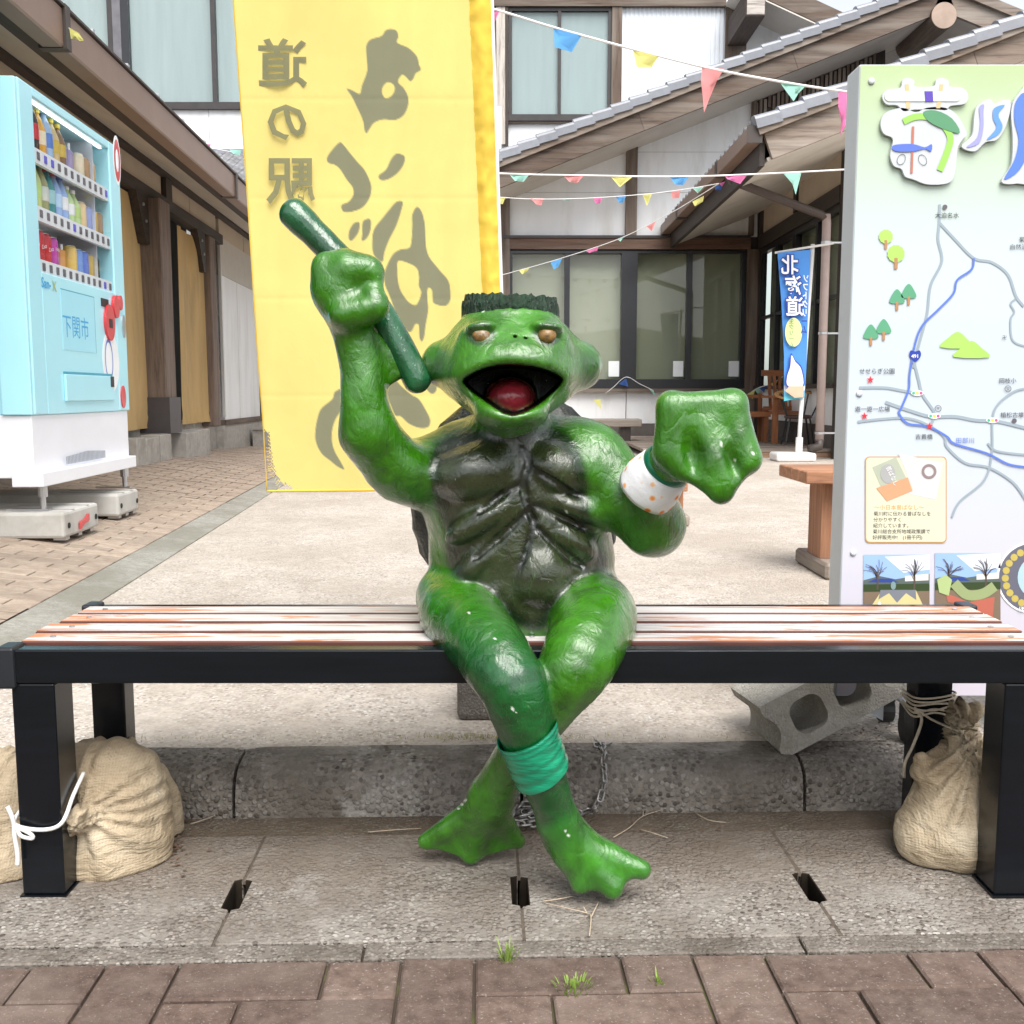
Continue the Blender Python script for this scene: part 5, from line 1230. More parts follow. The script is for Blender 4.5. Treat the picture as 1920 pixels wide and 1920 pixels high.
for ch, cx, cy, sz in (('道', 529, 155, 96), ('の', 538, 258, 84), ('駅', 545, 372, 92)):
    text(ch, sz, glyph_plane(cx, cy - sz * .4, cx, cy), m_ink, o, align='CENTER', mirror=True, off=.022)
sl = MB(); vs = []; n = 9; k = 150
for j in range(k + 1):
    y = -220 + 1140 * j / k; a, b_ = rxs(y) - 1, float(np.interp(y, [-220, 0, 550, 920], [912, 920, 938, 953]))
    for i in range(n + 1):
        u = i / n; wob = 1.6 * mnoise.noise(Vector((y * .03, 0, 3))) * (u > .5)
        vs.append(at(a + (b_ - a) * u + wob, y, ban_y(a, y) - .012 * math.sin(u * math.pi) + .005 * mnoise.noise(Vector((y * .045 + u * 1.5, u * 2, 0))) + .003 * mnoise.noise(Vector((y * .12 - u * 2, u * 3, 4)))))
sl.add(vs, [(j * (n + 1) + i, j * (n + 1) + i + 1, (j + 1) * (n + 1) + i + 1, (j + 1) * (n + 1) + i) for j in range(k) for i in range(n)])
sl.build('sleeve', m_yel2, ban_root, smooth=True, recalc=False)
hem = [ban(lxs(y) + 1.5 - (4 * max(0, (y - 800) / 120)), y, .001) for y in np.linspace(-220, 920, 120)]
MB().tube(hem, .0022, 6, flat=.5).build('side_hem', m_yel2, ban_root, smooth=True)
MB().tube([ban(x, 921 - 4 * ((x - 502) / 420), .001) for x in np.linspace(500, 922, 80)], .0026, 6).build('bottom_hem', m_yel2, ban_root, smooth=True)
for i in range(16):
    t = i / 15; p = (506 + 8 * t + 28 * max(0, t - .6), 838 + 72 * t); q = (p[0] - random.uniform(4, 9), p[1] - random.uniform(-5, 3) + (6 if t > .6 else 0))
    MB().tube([ban(*p), ban((p[0] + q[0]) / 2, (p[1] + q[1]) / 2 + 2), ban(*q)], .0005, 4).build('loose_thread', m_yel, ban_root)
pole_b = gp(958, 1335, ZP)
MB().tube([(pole_b.x, YB + .012, ZP + .05), at(952, 920, YB + .012), at(936, 550, YB + .012), at(918, 0, YB + .012), at(911, -240, YB + .012)], .009, 10).build('pole', flatm('white_pole', (.75, .75, .74), .4), ban_root, smooth=True)
a, b_ = gp(857, 1352, ZP), gp(1036, 1352, ZP)
zt = at(890, 1262, a.y).z
MB().box((a.x, a.y, ZP), (b_.x, a.y + .19, zt)).build('base_stone', aggregate('banner_base_stone', (.20, .18, .16), [(.32, .29, .26), (.08, .07, .06), (.4, .37, .33)], 210, stain=(.08, .07, .06), ssc=6), ban_root, bevel=.012, seg=2)

# ================================================================ notice board with map
YS = 1.92
p_tl = at(1612, 120, YS); SX0, SX1, SZ1, SZ0 = p_tl.x, 1.30, p_tl.z, .17
board = thing('notice_board', 'tall white notice board with a green-topped illustrated town map', 'sign', (1.1, 1.95, ZP))
m_, N, L, b = nodes('board_print')
gp_ = N.new('ShaderNodeNewGeometry'); sx = N.new('ShaderNodeSeparateXYZ'); L.new(gp_.outputs['Position'], sx.inputs[0])
mr = N.new('ShaderNodeMapRange'); mr.inputs['From Min'].default_value = SZ0; mr.inputs['From Max'].default_value = SZ1; L.new(sx.outputs[2], mr.inputs['Value'])
L.new(ramp(N, L, mr.outputs[0], [(0., (.57, .53, .60)), (.22, (.57, .56, .63)), (.42, (.54, .60, .66)), (.72, (.53, .60, .645)), (.86, (.47, .57, .44)), (1., (.42, .53, .27))]), b.inputs['Base Color'])
b.inputs['Roughness'].default_value = .3; b.inputs['Coat Weight'].default_value = .3
m_print = m_; m_case = pmat('white_case', (.60, .64, .68), rough=.4, var=.03, dirt=(.6, .6, .6), ds=6, dlo=.68, dhi=.9)
MB().box((SX0, YS + .001, SZ0), (SX1, YS + .07, SZ1)).build('case', m_case, board, bevel=.003)
MB().add([(SX0 + .002, YS, SZ0 + .002), (SX1 - .002, YS, SZ0 + .002), (SX1 - .002, YS, SZ1 - .002), (SX0 + .002, YS, SZ1 - .002)], [(0, 1, 2, 3)]).build('printed_face', m_print, board, recalc=False)
def sp(d=.0012): return lambda x, y: at(x, y, YS - d)
def ink(name, c): return flatm('print_' + name, c, .4)
def shape(loops, c, nm, d=.0012, name='printed_shape', smooth=0):
    if smooth: loops = [[tuple(p) for p in cr(l, smooth, True)] for l in loops]
    return MB().flat(loops, sp(d)).build(name, ink(nm, c), board, recalc=False)
def ribbon(pts, wdt, c, nm, d=.0010, name='map_line', par=None):
    P_ = [np.array(p[:2]) for p in cr(pts, 6)]; l, r = [], []
    for i, p in enumerate(P_):
        t = P_[min(i + 1, len(P_) - 1)] - P_[max(0, i - 1)]; t = t / (np.hypot(*t) + 1e-9); n_ = np.array((-t[1], t[0])) * wdt / 2; l.append(p + n_); r.append(p - n_)
    n = len(P_); f = sp(d)
    return MB().add([f(*p) for p in l + r], [(i, i + 1, n + i + 1, n + i) for i in range(n - 1)]).build(name, ink(nm, c), par or board, recalc=False)
def circ(cx, cy, r, n=20, sy=1.0): return [(cx + r * math.cos(2 * math.pi * k / n), cy + r * sy * math.sin(2 * math.pi * k / n)) for k in range(n)]
def bt(s, px, py, sz, c=(.03, .03, .035), nm='black', **k): return text(s, sz, lambda x, y: at(px + x, py - y, YS - .0022), ink(nm, c), board, **k)
GY, BL_ = (.30, .36, .41), (.10, .18, .58)
for i, (pts, w_) in enumerate([([(1762, 383), (1761, 420), (1759, 450), (1766, 490), (1745, 535), (1738, 590), (1722, 650), (1712, 690)], 5), ([(1762, 418), (1790, 448), (1826, 484), (1860, 492), (1890, 515), (1905, 555), (1920, 575)], 5), ([(1905, 560), (1895, 570), (1902, 585), (1895, 600), (1899, 638), (1925, 650)], 3.5),
        ([(1712, 672), (1722, 710), (1730, 740), (1752, 775), (1743, 800)], 5), ([(1611, 727), (1660, 727), (1700, 734), (1728, 737)], 5), ([(1660, 754), (1700, 768), (1745, 781), (1790, 781), (1830, 788), (1870, 790), (1925, 803)], 6), ([(1608, 791), (1650, 786), (1700, 784), (1738, 796), (1770, 818), (1776, 838), (1810, 868), (1855, 877), (1900, 905), (1925, 940)], 4.5),
        ([(1925, 728), (1900, 735), (1870, 760), (1861, 790), (1860, 850), (1846, 900), (1800, 940), (1785, 970)], 4), ([(1852, 831), (1870, 846), (1925, 853)], 4)]): ribbon(pts, w_, GY, 'grey', .0010 + .0001 * i)
for pts in ([(1826, 484), (1822, 505), (1795, 525), (1788, 550), (1760, 580), (1730, 610), (1716, 645), (1706, 700), (1704, 730), (1690, 765), (1686, 775), (1702, 794), (1740, 800), (1775, 818), (1790, 832), (1850, 850), (1890, 870), (1925, 876)],): ribbon(pts, 4, BL_, 'blue', .0021)
for cx, cy in ((1720, 737), (1752, 780), (1861, 788)):
    shape([circ(cx, cy, 12, 20, .42)], (.88, .88, .88), 'white', .0023, 'traffic_light')
    for k, c in enumerate(((.05, .45, .25), (.85, .70, .08), (.80, .10, .25))): shape([circ(cx - 7 + 7 * k, cy, 3, 10)], c, 'lamp%d' % k, .0025, 'traffic_light')
for cx, cy in ((1632, 712), (1621, 780), (1743, 799)):
    shape([[(cx + (7.5 if k % 2 == 0 else 3) * math.sin(math.pi * k / 5), cy - (7.5 if k % 2 == 0 else 3) * math.cos(math.pi * k / 5)) for k in range(10)]], (.80, .03, .05), 'red', .0026, 'star_mark')
for cx, cy in ((1772, 388), (1902, 789)): shape([circ(cx, cy, 4.5)], (.12, .10, .12), 'dot', .0024, 'map_dot')
for cx, cy, ch in ((1759, 766, '〒'), (1890, 729, '文')):
    shape([circ(cx, cy, 6.2), circ(cx, cy, 5.3)[::-1]], (.03, .03, .035), 'black', .0024, 'map_ring'); bt(ch, cx - 4, cy + 3.2, 8)
shape([[(1716, 678), (1708, 672), (1705, 664), (1708, 657), (1716, 659), (1724, 657), (1727, 664), (1724, 672)]], (.02, .05, .36), 'navy', .0024, 'road_shield', 4)
text('491', 9.5, lambda x, y: at(1716 + x, 671 - y, YS - .003), ink('white', (.88, .88, .88)), board, align='CENTER', off=.02)
for s, px, py, sz in (('大迫名水', 1753, 408, 11.4), ('菊', 1911, 453, 11), ('自然活', 1893, 467, 11), ('せせらぎ公園', 1611, 700, 11.2), ('遊一遊一広場', 1603, 771, 11), ('吉貴橋', 1716, 823, 11), ('岡枝小', 1873, 718, 11), ('植松古墳', 1876, 782, 11), ('卍', 1879, 636, 9)): bt(s, px, py, sz)
bt('田部川', 1792, 830, 11.5, BL_, 'blue', space=1.1)
def map_tree(cx, cy, s, kind):
    ribbon([(cx, cy + 14 * s), (cx, cy - 2 * s)], 5 * s, (.42, .22, .10), 'trunk', .0022, 'tree_trunk')
    if kind: shape([[(cx - 13 * s, cy), (cx - 10 * s, cy - 14 * s), (cx, cy - 26 * s), (cx + 10 * s, cy - 14 * s), (cx + 13 * s, cy)]], (.10, .34, .19), 'pine', .0020, 'tree_crown', 4)
    else: shape([[(cx + (12 + (k % 2)) * s * math.cos(2 * math.pi * k / 24), cy - 8 * s + (12 + (k % 2)) * s * math.sin(2 * math.pi * k / 24)) for k in range(24)]], (.38, .62, .12), 'lime', .0020, 'tree_crown')
for a in ((1661, 452, 1.05, 0), (1680, 486, 1.3, 0), (1704, 558, 1.0, 1), (1682, 568, 1.0, 1), (1657, 624, 1.0, 1), (1633, 634, 1.0, 1)): map_tree(*a)
for pts, d in (([(1763, 651), (1780, 632), (1796, 622), (1812, 634), (1822, 652)], .0020), ([(1788, 669), (1803, 652), (1822, 639), (1840, 652), (1855, 670)], .0023)): shape([pts], (.36, .62, .12), 'hillgreen', d, 'hill_picture', 3)
rr_ = lambda x0, x1, y0, y1, r: rrect(x0, x1, y0, y1, r)
shape([rr_(1622, 1775, 856, 1018, 8)], (.55, .30, .10), 'box_edge', .0014, 'caption_frame'); shape([rr_(1624, 1773, 858, 1016, 7)], (.66, .64, .48), 'box_fill', .0018, 'caption_panel')
shape([[(1636, 876), (1680, 857), (1711, 920), (1663, 940)]], (.42, .46, .36), 'book_green', .0022, 'book_picture'); shape([[(1643, 915), (1702, 895), (1711, 920), (1663, 940)]], (.62, .32, .18), 'book_red', .0025, 'book_picture')
shape([circ(1665, 888, 14, 18, 1.3)], (.38, .38, .38), 'stone', .0027, 'book_picture'); shape([[(1684, 850), (1768, 868), (1755, 938), (1700, 925), (1712, 918)]], (.58, .59, .60), 'page', .0020, 'book_picture')
shape([circ(1742, 884, 14), circ(1742, 884, 9)[::-1]], (.26, .20, .20), 'wreath', .0026, 'book_picture')
text('昔ばなし', 11, lambda x, y: at(1661 + .42 * x + .9 * y, 876 - .42 * y + .9 * x, YS - .0034), ink('white', (.88, .88, .88)), board, sx=.9)
bt('〜小日本昔ばなし〜', 1639, 955, 10.4, (.68, .38, .10), 'ochre')
for i, s in enumerate(('菊川町に伝わる昔ばなしを', '分かりやすく', '紹介しています。', '菊川総合支所地域政策課で', '好評販売中!　(1冊千円)')): bt(s, 1638 - .5 * i, 966.5 + 11.1 * i, 9.0)
# two printed photographs: bare trees, a fountain, a big carved gourd on a red stand
def photo(x0, x1, y0, y1, kind):
    shape([[(x0, y0), (x1, y0), (x1, y1), (x0, y1)]], (.30, .46, .78), 'sky', .0012, 'photo'); shape([[(x0 + 40, y0 + 4), (x1, y0), (x1, y0 + 28), (x0 + 75, y0 + 34)]], (.72, .78, .88), 'cloud', .0014, 'photo')
    shape([[(x0, y0 + 48), (x0 + 30, y0 + 40), (x0 + 60, y0 + 46), (x1, y0 + 36), (x1, y0 + 70), (x0, y0 + 70)]], (.10, .13, .12), 'ridge', .0016, 'photo')
    shape([[(x0 + 8, y0 + 52), (x0 + 22, y0 + 45), (x0 + 52, y0 + 45), (x0 + 66, y0 + 52)]], (.03, .06, .28), 'blueroof', .0018, 'photo'); shape([[(x0 + 78, y0 + 40), (x1 - 2, y0 + 36), (x1 - 2, y0 + 48), (x0 + 78, y0 + 50)]], (.72, .70, .66), 'houses', .0018, 'photo')
    shape([[(x0, y0 + 56), (x1, y0 + 54), (x1, y0 + 72), (x0, y0 + 74)]], (.035, .06, .02), 'hedge', .0020, 'photo'); shape([[(x0, y0 + 70), (x1, y0 + 68), (x1, y1), (x0, y1)]], (.20, .145, .10), 'soil', .0021, 'photo')
    random.seed(kind)
    for tx, th in ((x0 + 26, 50), (x0 + 95, 40)):
        ribbon([(tx, y0 + 66), (tx + 1, y0 + 45), (tx, y0 + 36)], 3.2, (.10, .07, .06), 'bark', .0023, 'photo')
        for k in range(15):
            a = R(-90 + random.uniform(-75, 75)); l_ = random.uniform(14, 30)
            ribbon([(tx, y0 + 40 + random.uniform(-6, 8)), (tx + .5 * l_ * math.cos(a) + 2, y0 + 36 + .5 * l_ * math.sin(a)), (tx + l_ * math.cos(a), max(y0 + 1, y0 + 38 + l_ * math.sin(a)))], .9, (.13, .10, .09), 'twig', .0024, 'photo')
    if kind == 1:
        shape([[(x0 + 15, y0 + 96), (x0 + 35, y0 + 66), (x0 + 98, y0 + 66), (x0 + 112, y0 + 96)]], (.62, .54, .26), 'sandstone', .0026, 'photo'); shape([[(x0 + 28, y0 + 84), (x0 + 32, y0 + 66), (x0 + 98, y0 + 66), (x0 + 99, y0 + 85), (x0 + 80, y0 + 72), (x0 + 63, y0 + 90), (x0 + 48, y0 + 72)]], (.19, .20, .23), 'lead', .0028, 'photo')
        shape([circ(x0 + 56, y0 + 58, 5, 10, 1.6)], (.20, .30, .30), 'verdigris', .0030, 'photo'); shape([[(x0 + 10, y1), (x0 + 30, y0 + 86), (x0 + 50, y1)]], (.80, .80, .78), 'white', .0031, 'photo')
    else:
        shape([[(x0 + 20, y0 + 75), (x0 + 34, y0 + 80), (x0 + 62, y0 + 92), (x0 + 112, y0 + 82), (x0 + 108, y1 - 6), (x0 + 66, y1 - 10), (x0 + 62, y0 + 98), (x0 + 24, y0 + 92)]], (.46, .13, .09), 'terracotta', .0026, 'photo')
        ribbon([(x0 + 36, y0 + 56), (x0 + 60, y0 + 78), (x0 + 90, y0 + 76), (x0 + 112, y0 + 62)], 19, (.30, .36, .17), 'gourd', .0029, 'photo'); shape([[(x0 + 4, y0 + 50), (x0 + 20, y0 + 40), (x0 + 32, y0 + 50), (x0 + 26, y0 + 80), (x0 + 8, y0 + 74)]], (.40, .50, .22), 'leaf', .0031, 'photo')
        shape([[(x0 + 67, y1 - 22), (x0 + 92, y1 - 18), (x0 + 92, y1 - 10), (x0 + 66, y1 - 14)]], (.74, .72, .62), 'plate', .0032, 'photo')
photo(1619, 1743, 1040, 1168, 1); photo(1753, 1876, 1037, 1168, 2); random.seed(7)
shape([circ(1937, 1083, 68, 40)], (.88, .88, .90), 'white', .0014, 'round_photo'); shape([circ(1937, 1083, 64, 40)], (.13, .13, .17), 'iron', .0018, 'round_photo')
for k in range(9):
    a = 2.0 + k * .28; shape([circ(1937 + 52 * math.cos(a), 1083 + 52 * math.sin(a), 7, 8)], (.50, .40, .10), 'mosaic', .0021, 'round_photo')
shape([circ(1950, 1083, 42, 30)], (.40, .56, .66), 'enamelblue', .0022, 'round_photo'); text('ほ', 11, lambda x, y: at(1910 + x, 1146 - y, YS - .003), ink('white', (.88, .88, .88)), board, off=.02)
# raised heading: white cut-out plates carrying coloured shapes
def plate(pts, th=.006, nm='heading_plate'): return MB().prism([at(x, y, YS - .002) for x, y in [tuple(p) for p in cr(pts, 4, True)]][::-1], (0, -th, 0)).build(nm, pmat('plate_white', (.55, .575, .60), rough=.4, var=.02), board)
plate([(1652, 182), (1662, 170), (1686, 166), (1690, 152), (1700, 148), (1712, 153), (1714, 164), (1748, 163), (1753, 151), (1765, 148), (1776, 154), (1778, 164), (1803, 167), (1813, 182), (1806, 196), (1780, 200), (1772, 208), (1752, 207), (1712, 207), (1692, 210), (1680, 199), (1660, 197)])
plate([(1649, 232), (1660, 212), (1690, 204), (1715, 212), (1735, 204), (1765, 203), (1790, 215), (1810, 250), (1803, 262), (1793, 280), (1788, 325), (1776, 344), (1738, 347), (1712, 338), (1695, 332), (1688, 318), (1674, 312), (1667, 292), (1672, 262), (1655, 252)])
plate([(1800, 276), (1820, 255), (1824, 220), (1830, 200), (1852, 187), (1862, 196), (1876, 190), (1892, 192), (1886, 230), (1868, 262), (1845, 268), (1825, 285)])
plate([(1875, 342), (1893, 310), (1896, 260), (1893, 210), (1905, 180), (1935, 165), (1940, 330), (1905, 345)])
D1 = .0092
shape([rr_(1659, 1801, 171, 190, 9)], (.66, .76, .60), 'stick_green', D1, 'heading_shape'); shape([[(1733, 171), (1749, 171), (1750, 190), (1735, 190)]], (.10, .05, .42), 'purple', D1 + .0006, 'heading_shape')
for a in ([(1697, 158), (1704, 158), (1707, 203), (1699, 203)], [(1762, 158), (1769, 158), (1763, 203), (1755, 203)]): shape([a], (.66, .48, .25), 'wood', D1 - .0008, 'heading_shape')
shape([[(1710, 237), (1714.5, 237), (1711.5, 325), (1707, 325)]], (.46, .16, .11), 'stickred', D1, 'heading_shape'); shape([[(1672, 277), (1680, 271), (1712, 270), (1734, 276), (1747, 270), (1746, 284), (1734, 279), (1712, 284), (1682, 284)]], (.09, .16, .62), 'fish', D1 + .0006, 'heading_shape', 3)
for cx, cy, s_ in ((1690, 299, .4), (1730, 300, -.4)):
    o_ = lambda r: [(cx + r * math.cos(t) + s_ * -r * 1.35 * math.sin(t) * .5, cy + r * 1.3 * math.sin(t)) for t in np.linspace(0, 2 * math.pi, 16, endpoint=False)]
    shape([o_(8), o_(7.2)[::-1]], (.12, .12, .12), 'black', D1, 'heading_shape')
ribbon([(1694, 228), (1716, 219), (1742, 220), (1768, 234), (1782, 258), (1776, 285), (1762, 320)], 12, (.30, .60, .10), 'sprig', D1 + .0003, 'heading_shape'); shape([[(1731, 210), (1755, 207), (1785, 222), (1800, 249), (1770, 242), (1742, 228)]], (.09, .28, .14), 'leafgreen', D1 + .0009, 'heading_shape', 3)
for pts, c, nm in (([(1845, 196), (1836, 202), (1838, 230), (1832, 258), (1812, 276), (1836, 268), (1844, 240), (1844, 212)], (.32, .32, .76), 'lavender'), ([(1884, 197), (1864, 203), (1862, 222), (1868, 240), (1850, 262), (1872, 252), (1880, 236), (1872, 215)], (.12, .30, .78), 'blue2'), ([(1925, 178), (1905, 190), (1902, 225), (1910, 262), (1902, 300), (1883, 336), (1912, 318), (1930, 270)], (.09, .20, .66), 'blue3')): shape([pts], c, nm, D1, 'heading_shape', 4)
for x, z in ((SX0 + .022, SZ1 - .03), (SX0 + .022, .75), (SX0 + .022, .45)): MB().lathe([(.006, 0), (.006, .002), (.003, .0035)], (x, YS - .0002, z), 14, ((1, 0, 0), (0, 0, 1), (0, -1, 0))).build('screw_cap', m_case, board, smooth=True)
# casters and foot frame
m_rub = pmat('black_rubber', (.015, .015, .016), rough=.5, var=.2)
for x in (SX0 + .115, SX1 - .12):
    MB().box((x, YS - .045, ZP + .075), (x + .035, YS + .12, SZ0 - .001)).build('foot_frame', m_case, board, bevel=.003)
    for y in (YS - .028, YS + .10):
        MB().box((x + .002, y - .014, ZP + .045), (x + .033, y + .014, ZP + .074)).build('caster_fork', m_rub, board)
        MB().tube([(x + .006, y, ZP + .028), (x + .029, y, ZP + .028)], .028, 16).build('caster_wheel', m_rub, board, smooth=False)
MB().prism([(SX0 + .002, YS + .02, SZ0), (SX0 + .10, YS + .02, SZ0), (SX0 + .10, YS + .02, SZ0 - .055), ], (0, .04, 0)).build('foot_gusset', m_case, board)
# ================================================================ vending machine
VD = Vector((-.046, 1, 0)).normalized(); VN = Vector((VD.y, -VD.x, 0))
YV = 4.05
V0 = at(60, 700, YV); V0.z = 0
def vp(s, off, z): return V0 + VD * s + VN * off + Vector((0, 0, z))
def von(px, py, off=0.0): return on_plane(px, py, V0 + VN * off, VN)
def vs_(px, py=600, off=0.0): return (von(px, py, off) - V0).dot(VD)
def vz(px, py, off=0.0): return von(px, py, off).z
ZB, ZTp = at(60, 897, YV).z, at(60, 141, YV).z
VW, VDp = vs_(236), .62
vend = thing('vending_machine', 'sky-blue drinks vending machine with white base on concrete slabs', 'vending machine', vp(VW / 2, -.3, ZP))
m_sky = pmat('sky_blue_enamel', (.42, .79, .90), rough=.3, var=.03, vs=3, coat=.3); m_wht = pmat('white_enamel', (.84, .86, .92), rough=.3, var=.02, coat=.3)
def vb(name, m, s0, s1, z0, z1, o0, o1, par=None, **k): return MB().obox(vp(s0, o0, z0), VD * (s1 - s0), VN * (o1 - o0), (0, 0, z1 - z0)).build(name, m, par or vend, **k)
zW = .666
os0, os1 = vs_(67, 300), vs_(209, 400); oz1, oz0 = vz(67, 184), vz(76, 509)
DB = -.21      # depth of the display bay
vb('cabinet', m_sky, .0, VW, zW, ZTp - .01, -VDp, DB - .01, bevel=.004); vb('cabinet_base', m_wht, .0, VW, ZB, zW - .001, -VDp, -.012, bevel=.004)
fr = vb('front', m_sky, .012, os0, zW, ZTp, DB, 0, bevel=.006); vb('front_stile', m_sky, os1, VW, zW, ZTp, DB, .0005, fr, bevel=.006)
vb('front_head', m_sky, os0 + .0005, os1 - .0005, oz1, ZTp - .0006, DB, -.0008, fr, bevel=.003); vb('front_lower', m_sky, os0 + .0005, os1 - .0005, zW, oz0, DB, -.0008, fr, bevel=.003)
vb('corner_strip', m_sky, -.012, .0115, zW, ZTp - .004, -.12, -.004, bevel=.004)
vb('kick_bar', m_wht, -.004, VW + .002, ZB - .035, ZB + .022, -.10, .022, bevel=.004)
m_bay = flatm('bay_white', (.78, .80, .84), .5)
bayb = vb('display_bay', pmat('bay_blue', (.62, .72, .82), rough=.5, var=.25, vs=5), os0, os1, oz0, oz1, DB - .009, DB - .001)
vb('bay_side', flatm('bay_grey', (.62, .64, .72)), os1 - .14, os1 - .135, oz0, oz1, DB, -.03, bayb)
vb('glass', glassm('display_glass', (.97, .98, .98), .02, .6, 1.2), os0, os1, oz0, oz1, -.008, -.004)
m_lamp = bpy.data.materials.new('lit_tube'); m_lamp.use_nodes = True; m_lamp.node_tree.nodes['Principled BSDF'].inputs['Emission Color'].default_value = (1, .98, .96, 1); m_lamp.node_tree.nodes['Principled BSDF'].inputs['Emission Strength'].default_value = 1.0
for zt_ in (oz1 - .003,): vb('light_tube', m_lamp, os0 + .02, os1 - .02, zt_ - .004, zt_, -.04, -.028, bayb)
rows = [vz(75, 300), vz(77, 407), vz(77, 506)]
m_btn, m_btnb = flatm('grey_button', (.13, .12, .14), .35), flatm('blue_lit_button', (.12, .10, .62), .35)
BLUE = {0: (1, 2, 11), 1: (5,), 2: (10,)}
NB = 12
for r_, z in enumerate(rows):
    sh = vb('shelf', m_bay, os0 + .002, os1 - .002, z - .012, z + .046, -.030, -.012, bayb)
    vb('shelf_board', m_bay, os0 + .002, os1 - .002, z + .028, z + .038, DB, -.031, bayb)
    for k in range(NB):
        s = os0 + .055 + (os1 - os0 - .085) * k / (NB - 1)
        vb('button', m_btnb if k in BLUE[r_] else m_btn, s - .0135, s + .0135, z + .002, z + .034, -.0118, -.0085, sh, bevel=.003, seg=1)
# drinks on display
def bottle(mb, o, r, h): return mb.lathe([(r * .9, 0), (r, .006), (r, h * .55), (r * .93, h * .62), (r * .5, h * .82), (r * .36, h * .86), (r * .36, h * .91)], o, 12)
def capm(mb, o, r, h): return mb.lathe([(r * .42, h * .91), (r * .42, h), (r * .3, h)], o, 12)
def can(mb, o, r, h): return mb.lathe([(r * .8, 0), (r, .008), (r, h - .012), (r * .82, h)], o, 14)
def dm(nm, c, **k): return pmat('drink_' + nm, c, rough=.25, var=.06, vs=40, coat=.3)
RED, COLA = dm('red', (.55, .02, .03)), dm('cola', (.035, .012, .010))
ITEMS = [[('b', .215, COLA, RED, 'dark cola bottle with red label', RED), ('b', .225, COLA, RED, 'tall cola bottle with red label', RED), ('b', .20, dm('orange', (.75, .38, .05)), dm('cream', (.8, .7, .5)), 'orange juice bottle with yellow disc cap', dm('yel', (.8, .6, .03))), ('b', .215, dm('clearblue', (.35, .5, .75)), dm('blue', (.08, .2, .6)), 'clear water bottle with deep blue label', dm('navy', (.03, .05, .15))),
          ('b', .195, dm('tan', (.62, .45, .22)), dm('gold', (.6, .42, .06)), 'tan milk tea bottle with gold label', dm('yel', (.8, .6, .03))), ('b', .19, dm('brown', (.22, .12, .06)), dm('gold', (.6, .42, .06)), 'brown coffee bottle with gold label', dm('yel', (.8, .6, .03))), ('p', .15, dm('lilac', (.42, .36, .66)), dm('white', (.8, .8, .82)), 'lilac jelly pouch', None), ('p', .145, dm('violet', (.36, .30, .58)), dm('white', (.8, .8, .82)), 'violet jelly pouch', None),
          ('c', .115, dm('cream2', (.72, .62, .45)), None, 'cream coffee can', None), ('c', .11, dm('brownc', (.40, .24, .12)), None, 'brown coffee can', None), ('c', .11, dm('tanc', (.58, .40, .22)), None, 'tan coffee can', None)],
         [('b', .20, dm('tea', (.50, .58, .22)), dm('palegreen', (.62, .74, .40)), 'pale green tea bottle', dm('white', (.8, .8, .82))), ('b', .205, dm('tea', (.50, .58, .22)), dm('lime', (.45, .6, .2)), 'lime-labelled green tea bottle', dm('orangecap', (.8, .3, .08))), ('b', .205, dm('olive', (.32, .32, .14)), dm('steel', (.55, .58, .55)), 'olive barley tea bottle', dm('teal', (.03, .25, .27))), ('b', .205, dm('teal', (.03, .25, .27)), dm('tealwhite', (.3, .55, .6)), 'teal water bottle with round crest', RED),
          ('b', .20, dm('sportsblue', (.30, .45, .78)), dm('skyb', (.45, .62, .85)), 'blue sports drink bottle with red cap', RED), ('b', .20, dm('sportsblue', (.30, .45, .78)), dm('white', (.8, .8, .82)), 'blue and white sports drink bottle', dm('blue', (.08, .2, .6))), ('b', .17, dm('grape', (.5, .66, .3)), dm('white', (.8, .8, .82)), 'small green grape drink bottle', dm('white', (.8, .8, .82))), ('b', .165, dm('grape', (.5, .66, .3)), dm('lime', (.45, .6, .2)), 'small melon drink bottle', dm('white', (.8, .8, .82))),
          ('c', .125, dm('peachc', (.75, .55, .30)), None, 'peach drink can', None), ('c', .115, dm('bluec', (.28, .34, .66)), None, 'blue and pink drink can', None), ('c', .115, dm('goldc', (.55, .38, .10)), None, 'gold coffee can', None), ('c', .115, dm('bronze', (.34, .20, .10)), None, 'bronze coffee can', None)],
         [('c', .135, RED, None, 'red cola can with white script', None), ('c', .135, RED, None, 'second red cola can with white script', None), ('c', .13, RED, None, 'plain red cola can', None), ('c', .125, dm('magenta', (.50, .05, .38)), None, 'magenta grape soda can with white letters', None), ('p', .125, dm('redwhite', (.70, .25, .22)), dm('white', (.8, .8, .82)), 'red and white drink pouch', None), ('p', .12, dm('orange2', (.78, .36, .12)), dm('white', (.8, .8, .82)), 'orange drink pouch', None), ('c', .12, dm('yelc', (.75, .52, .14)), None, 'yellow corn soup can', None),
          ('c', .115, dm('blue3', (.18, .32, .72)), None, 'light blue coffee can', None), ('c', .115, dm('blue4', (.12, .20, .62)), None, 'royal blue coffee can', None), ('c', .11, dm('goldc', (.55, .38, .10)), None, 'small gold coffee can', None), ('c', .11, dm('blackc', (.06, .055, .05)), None, 'black coffee can', None)]]
SHN = ('top', 'middle', 'bottom')
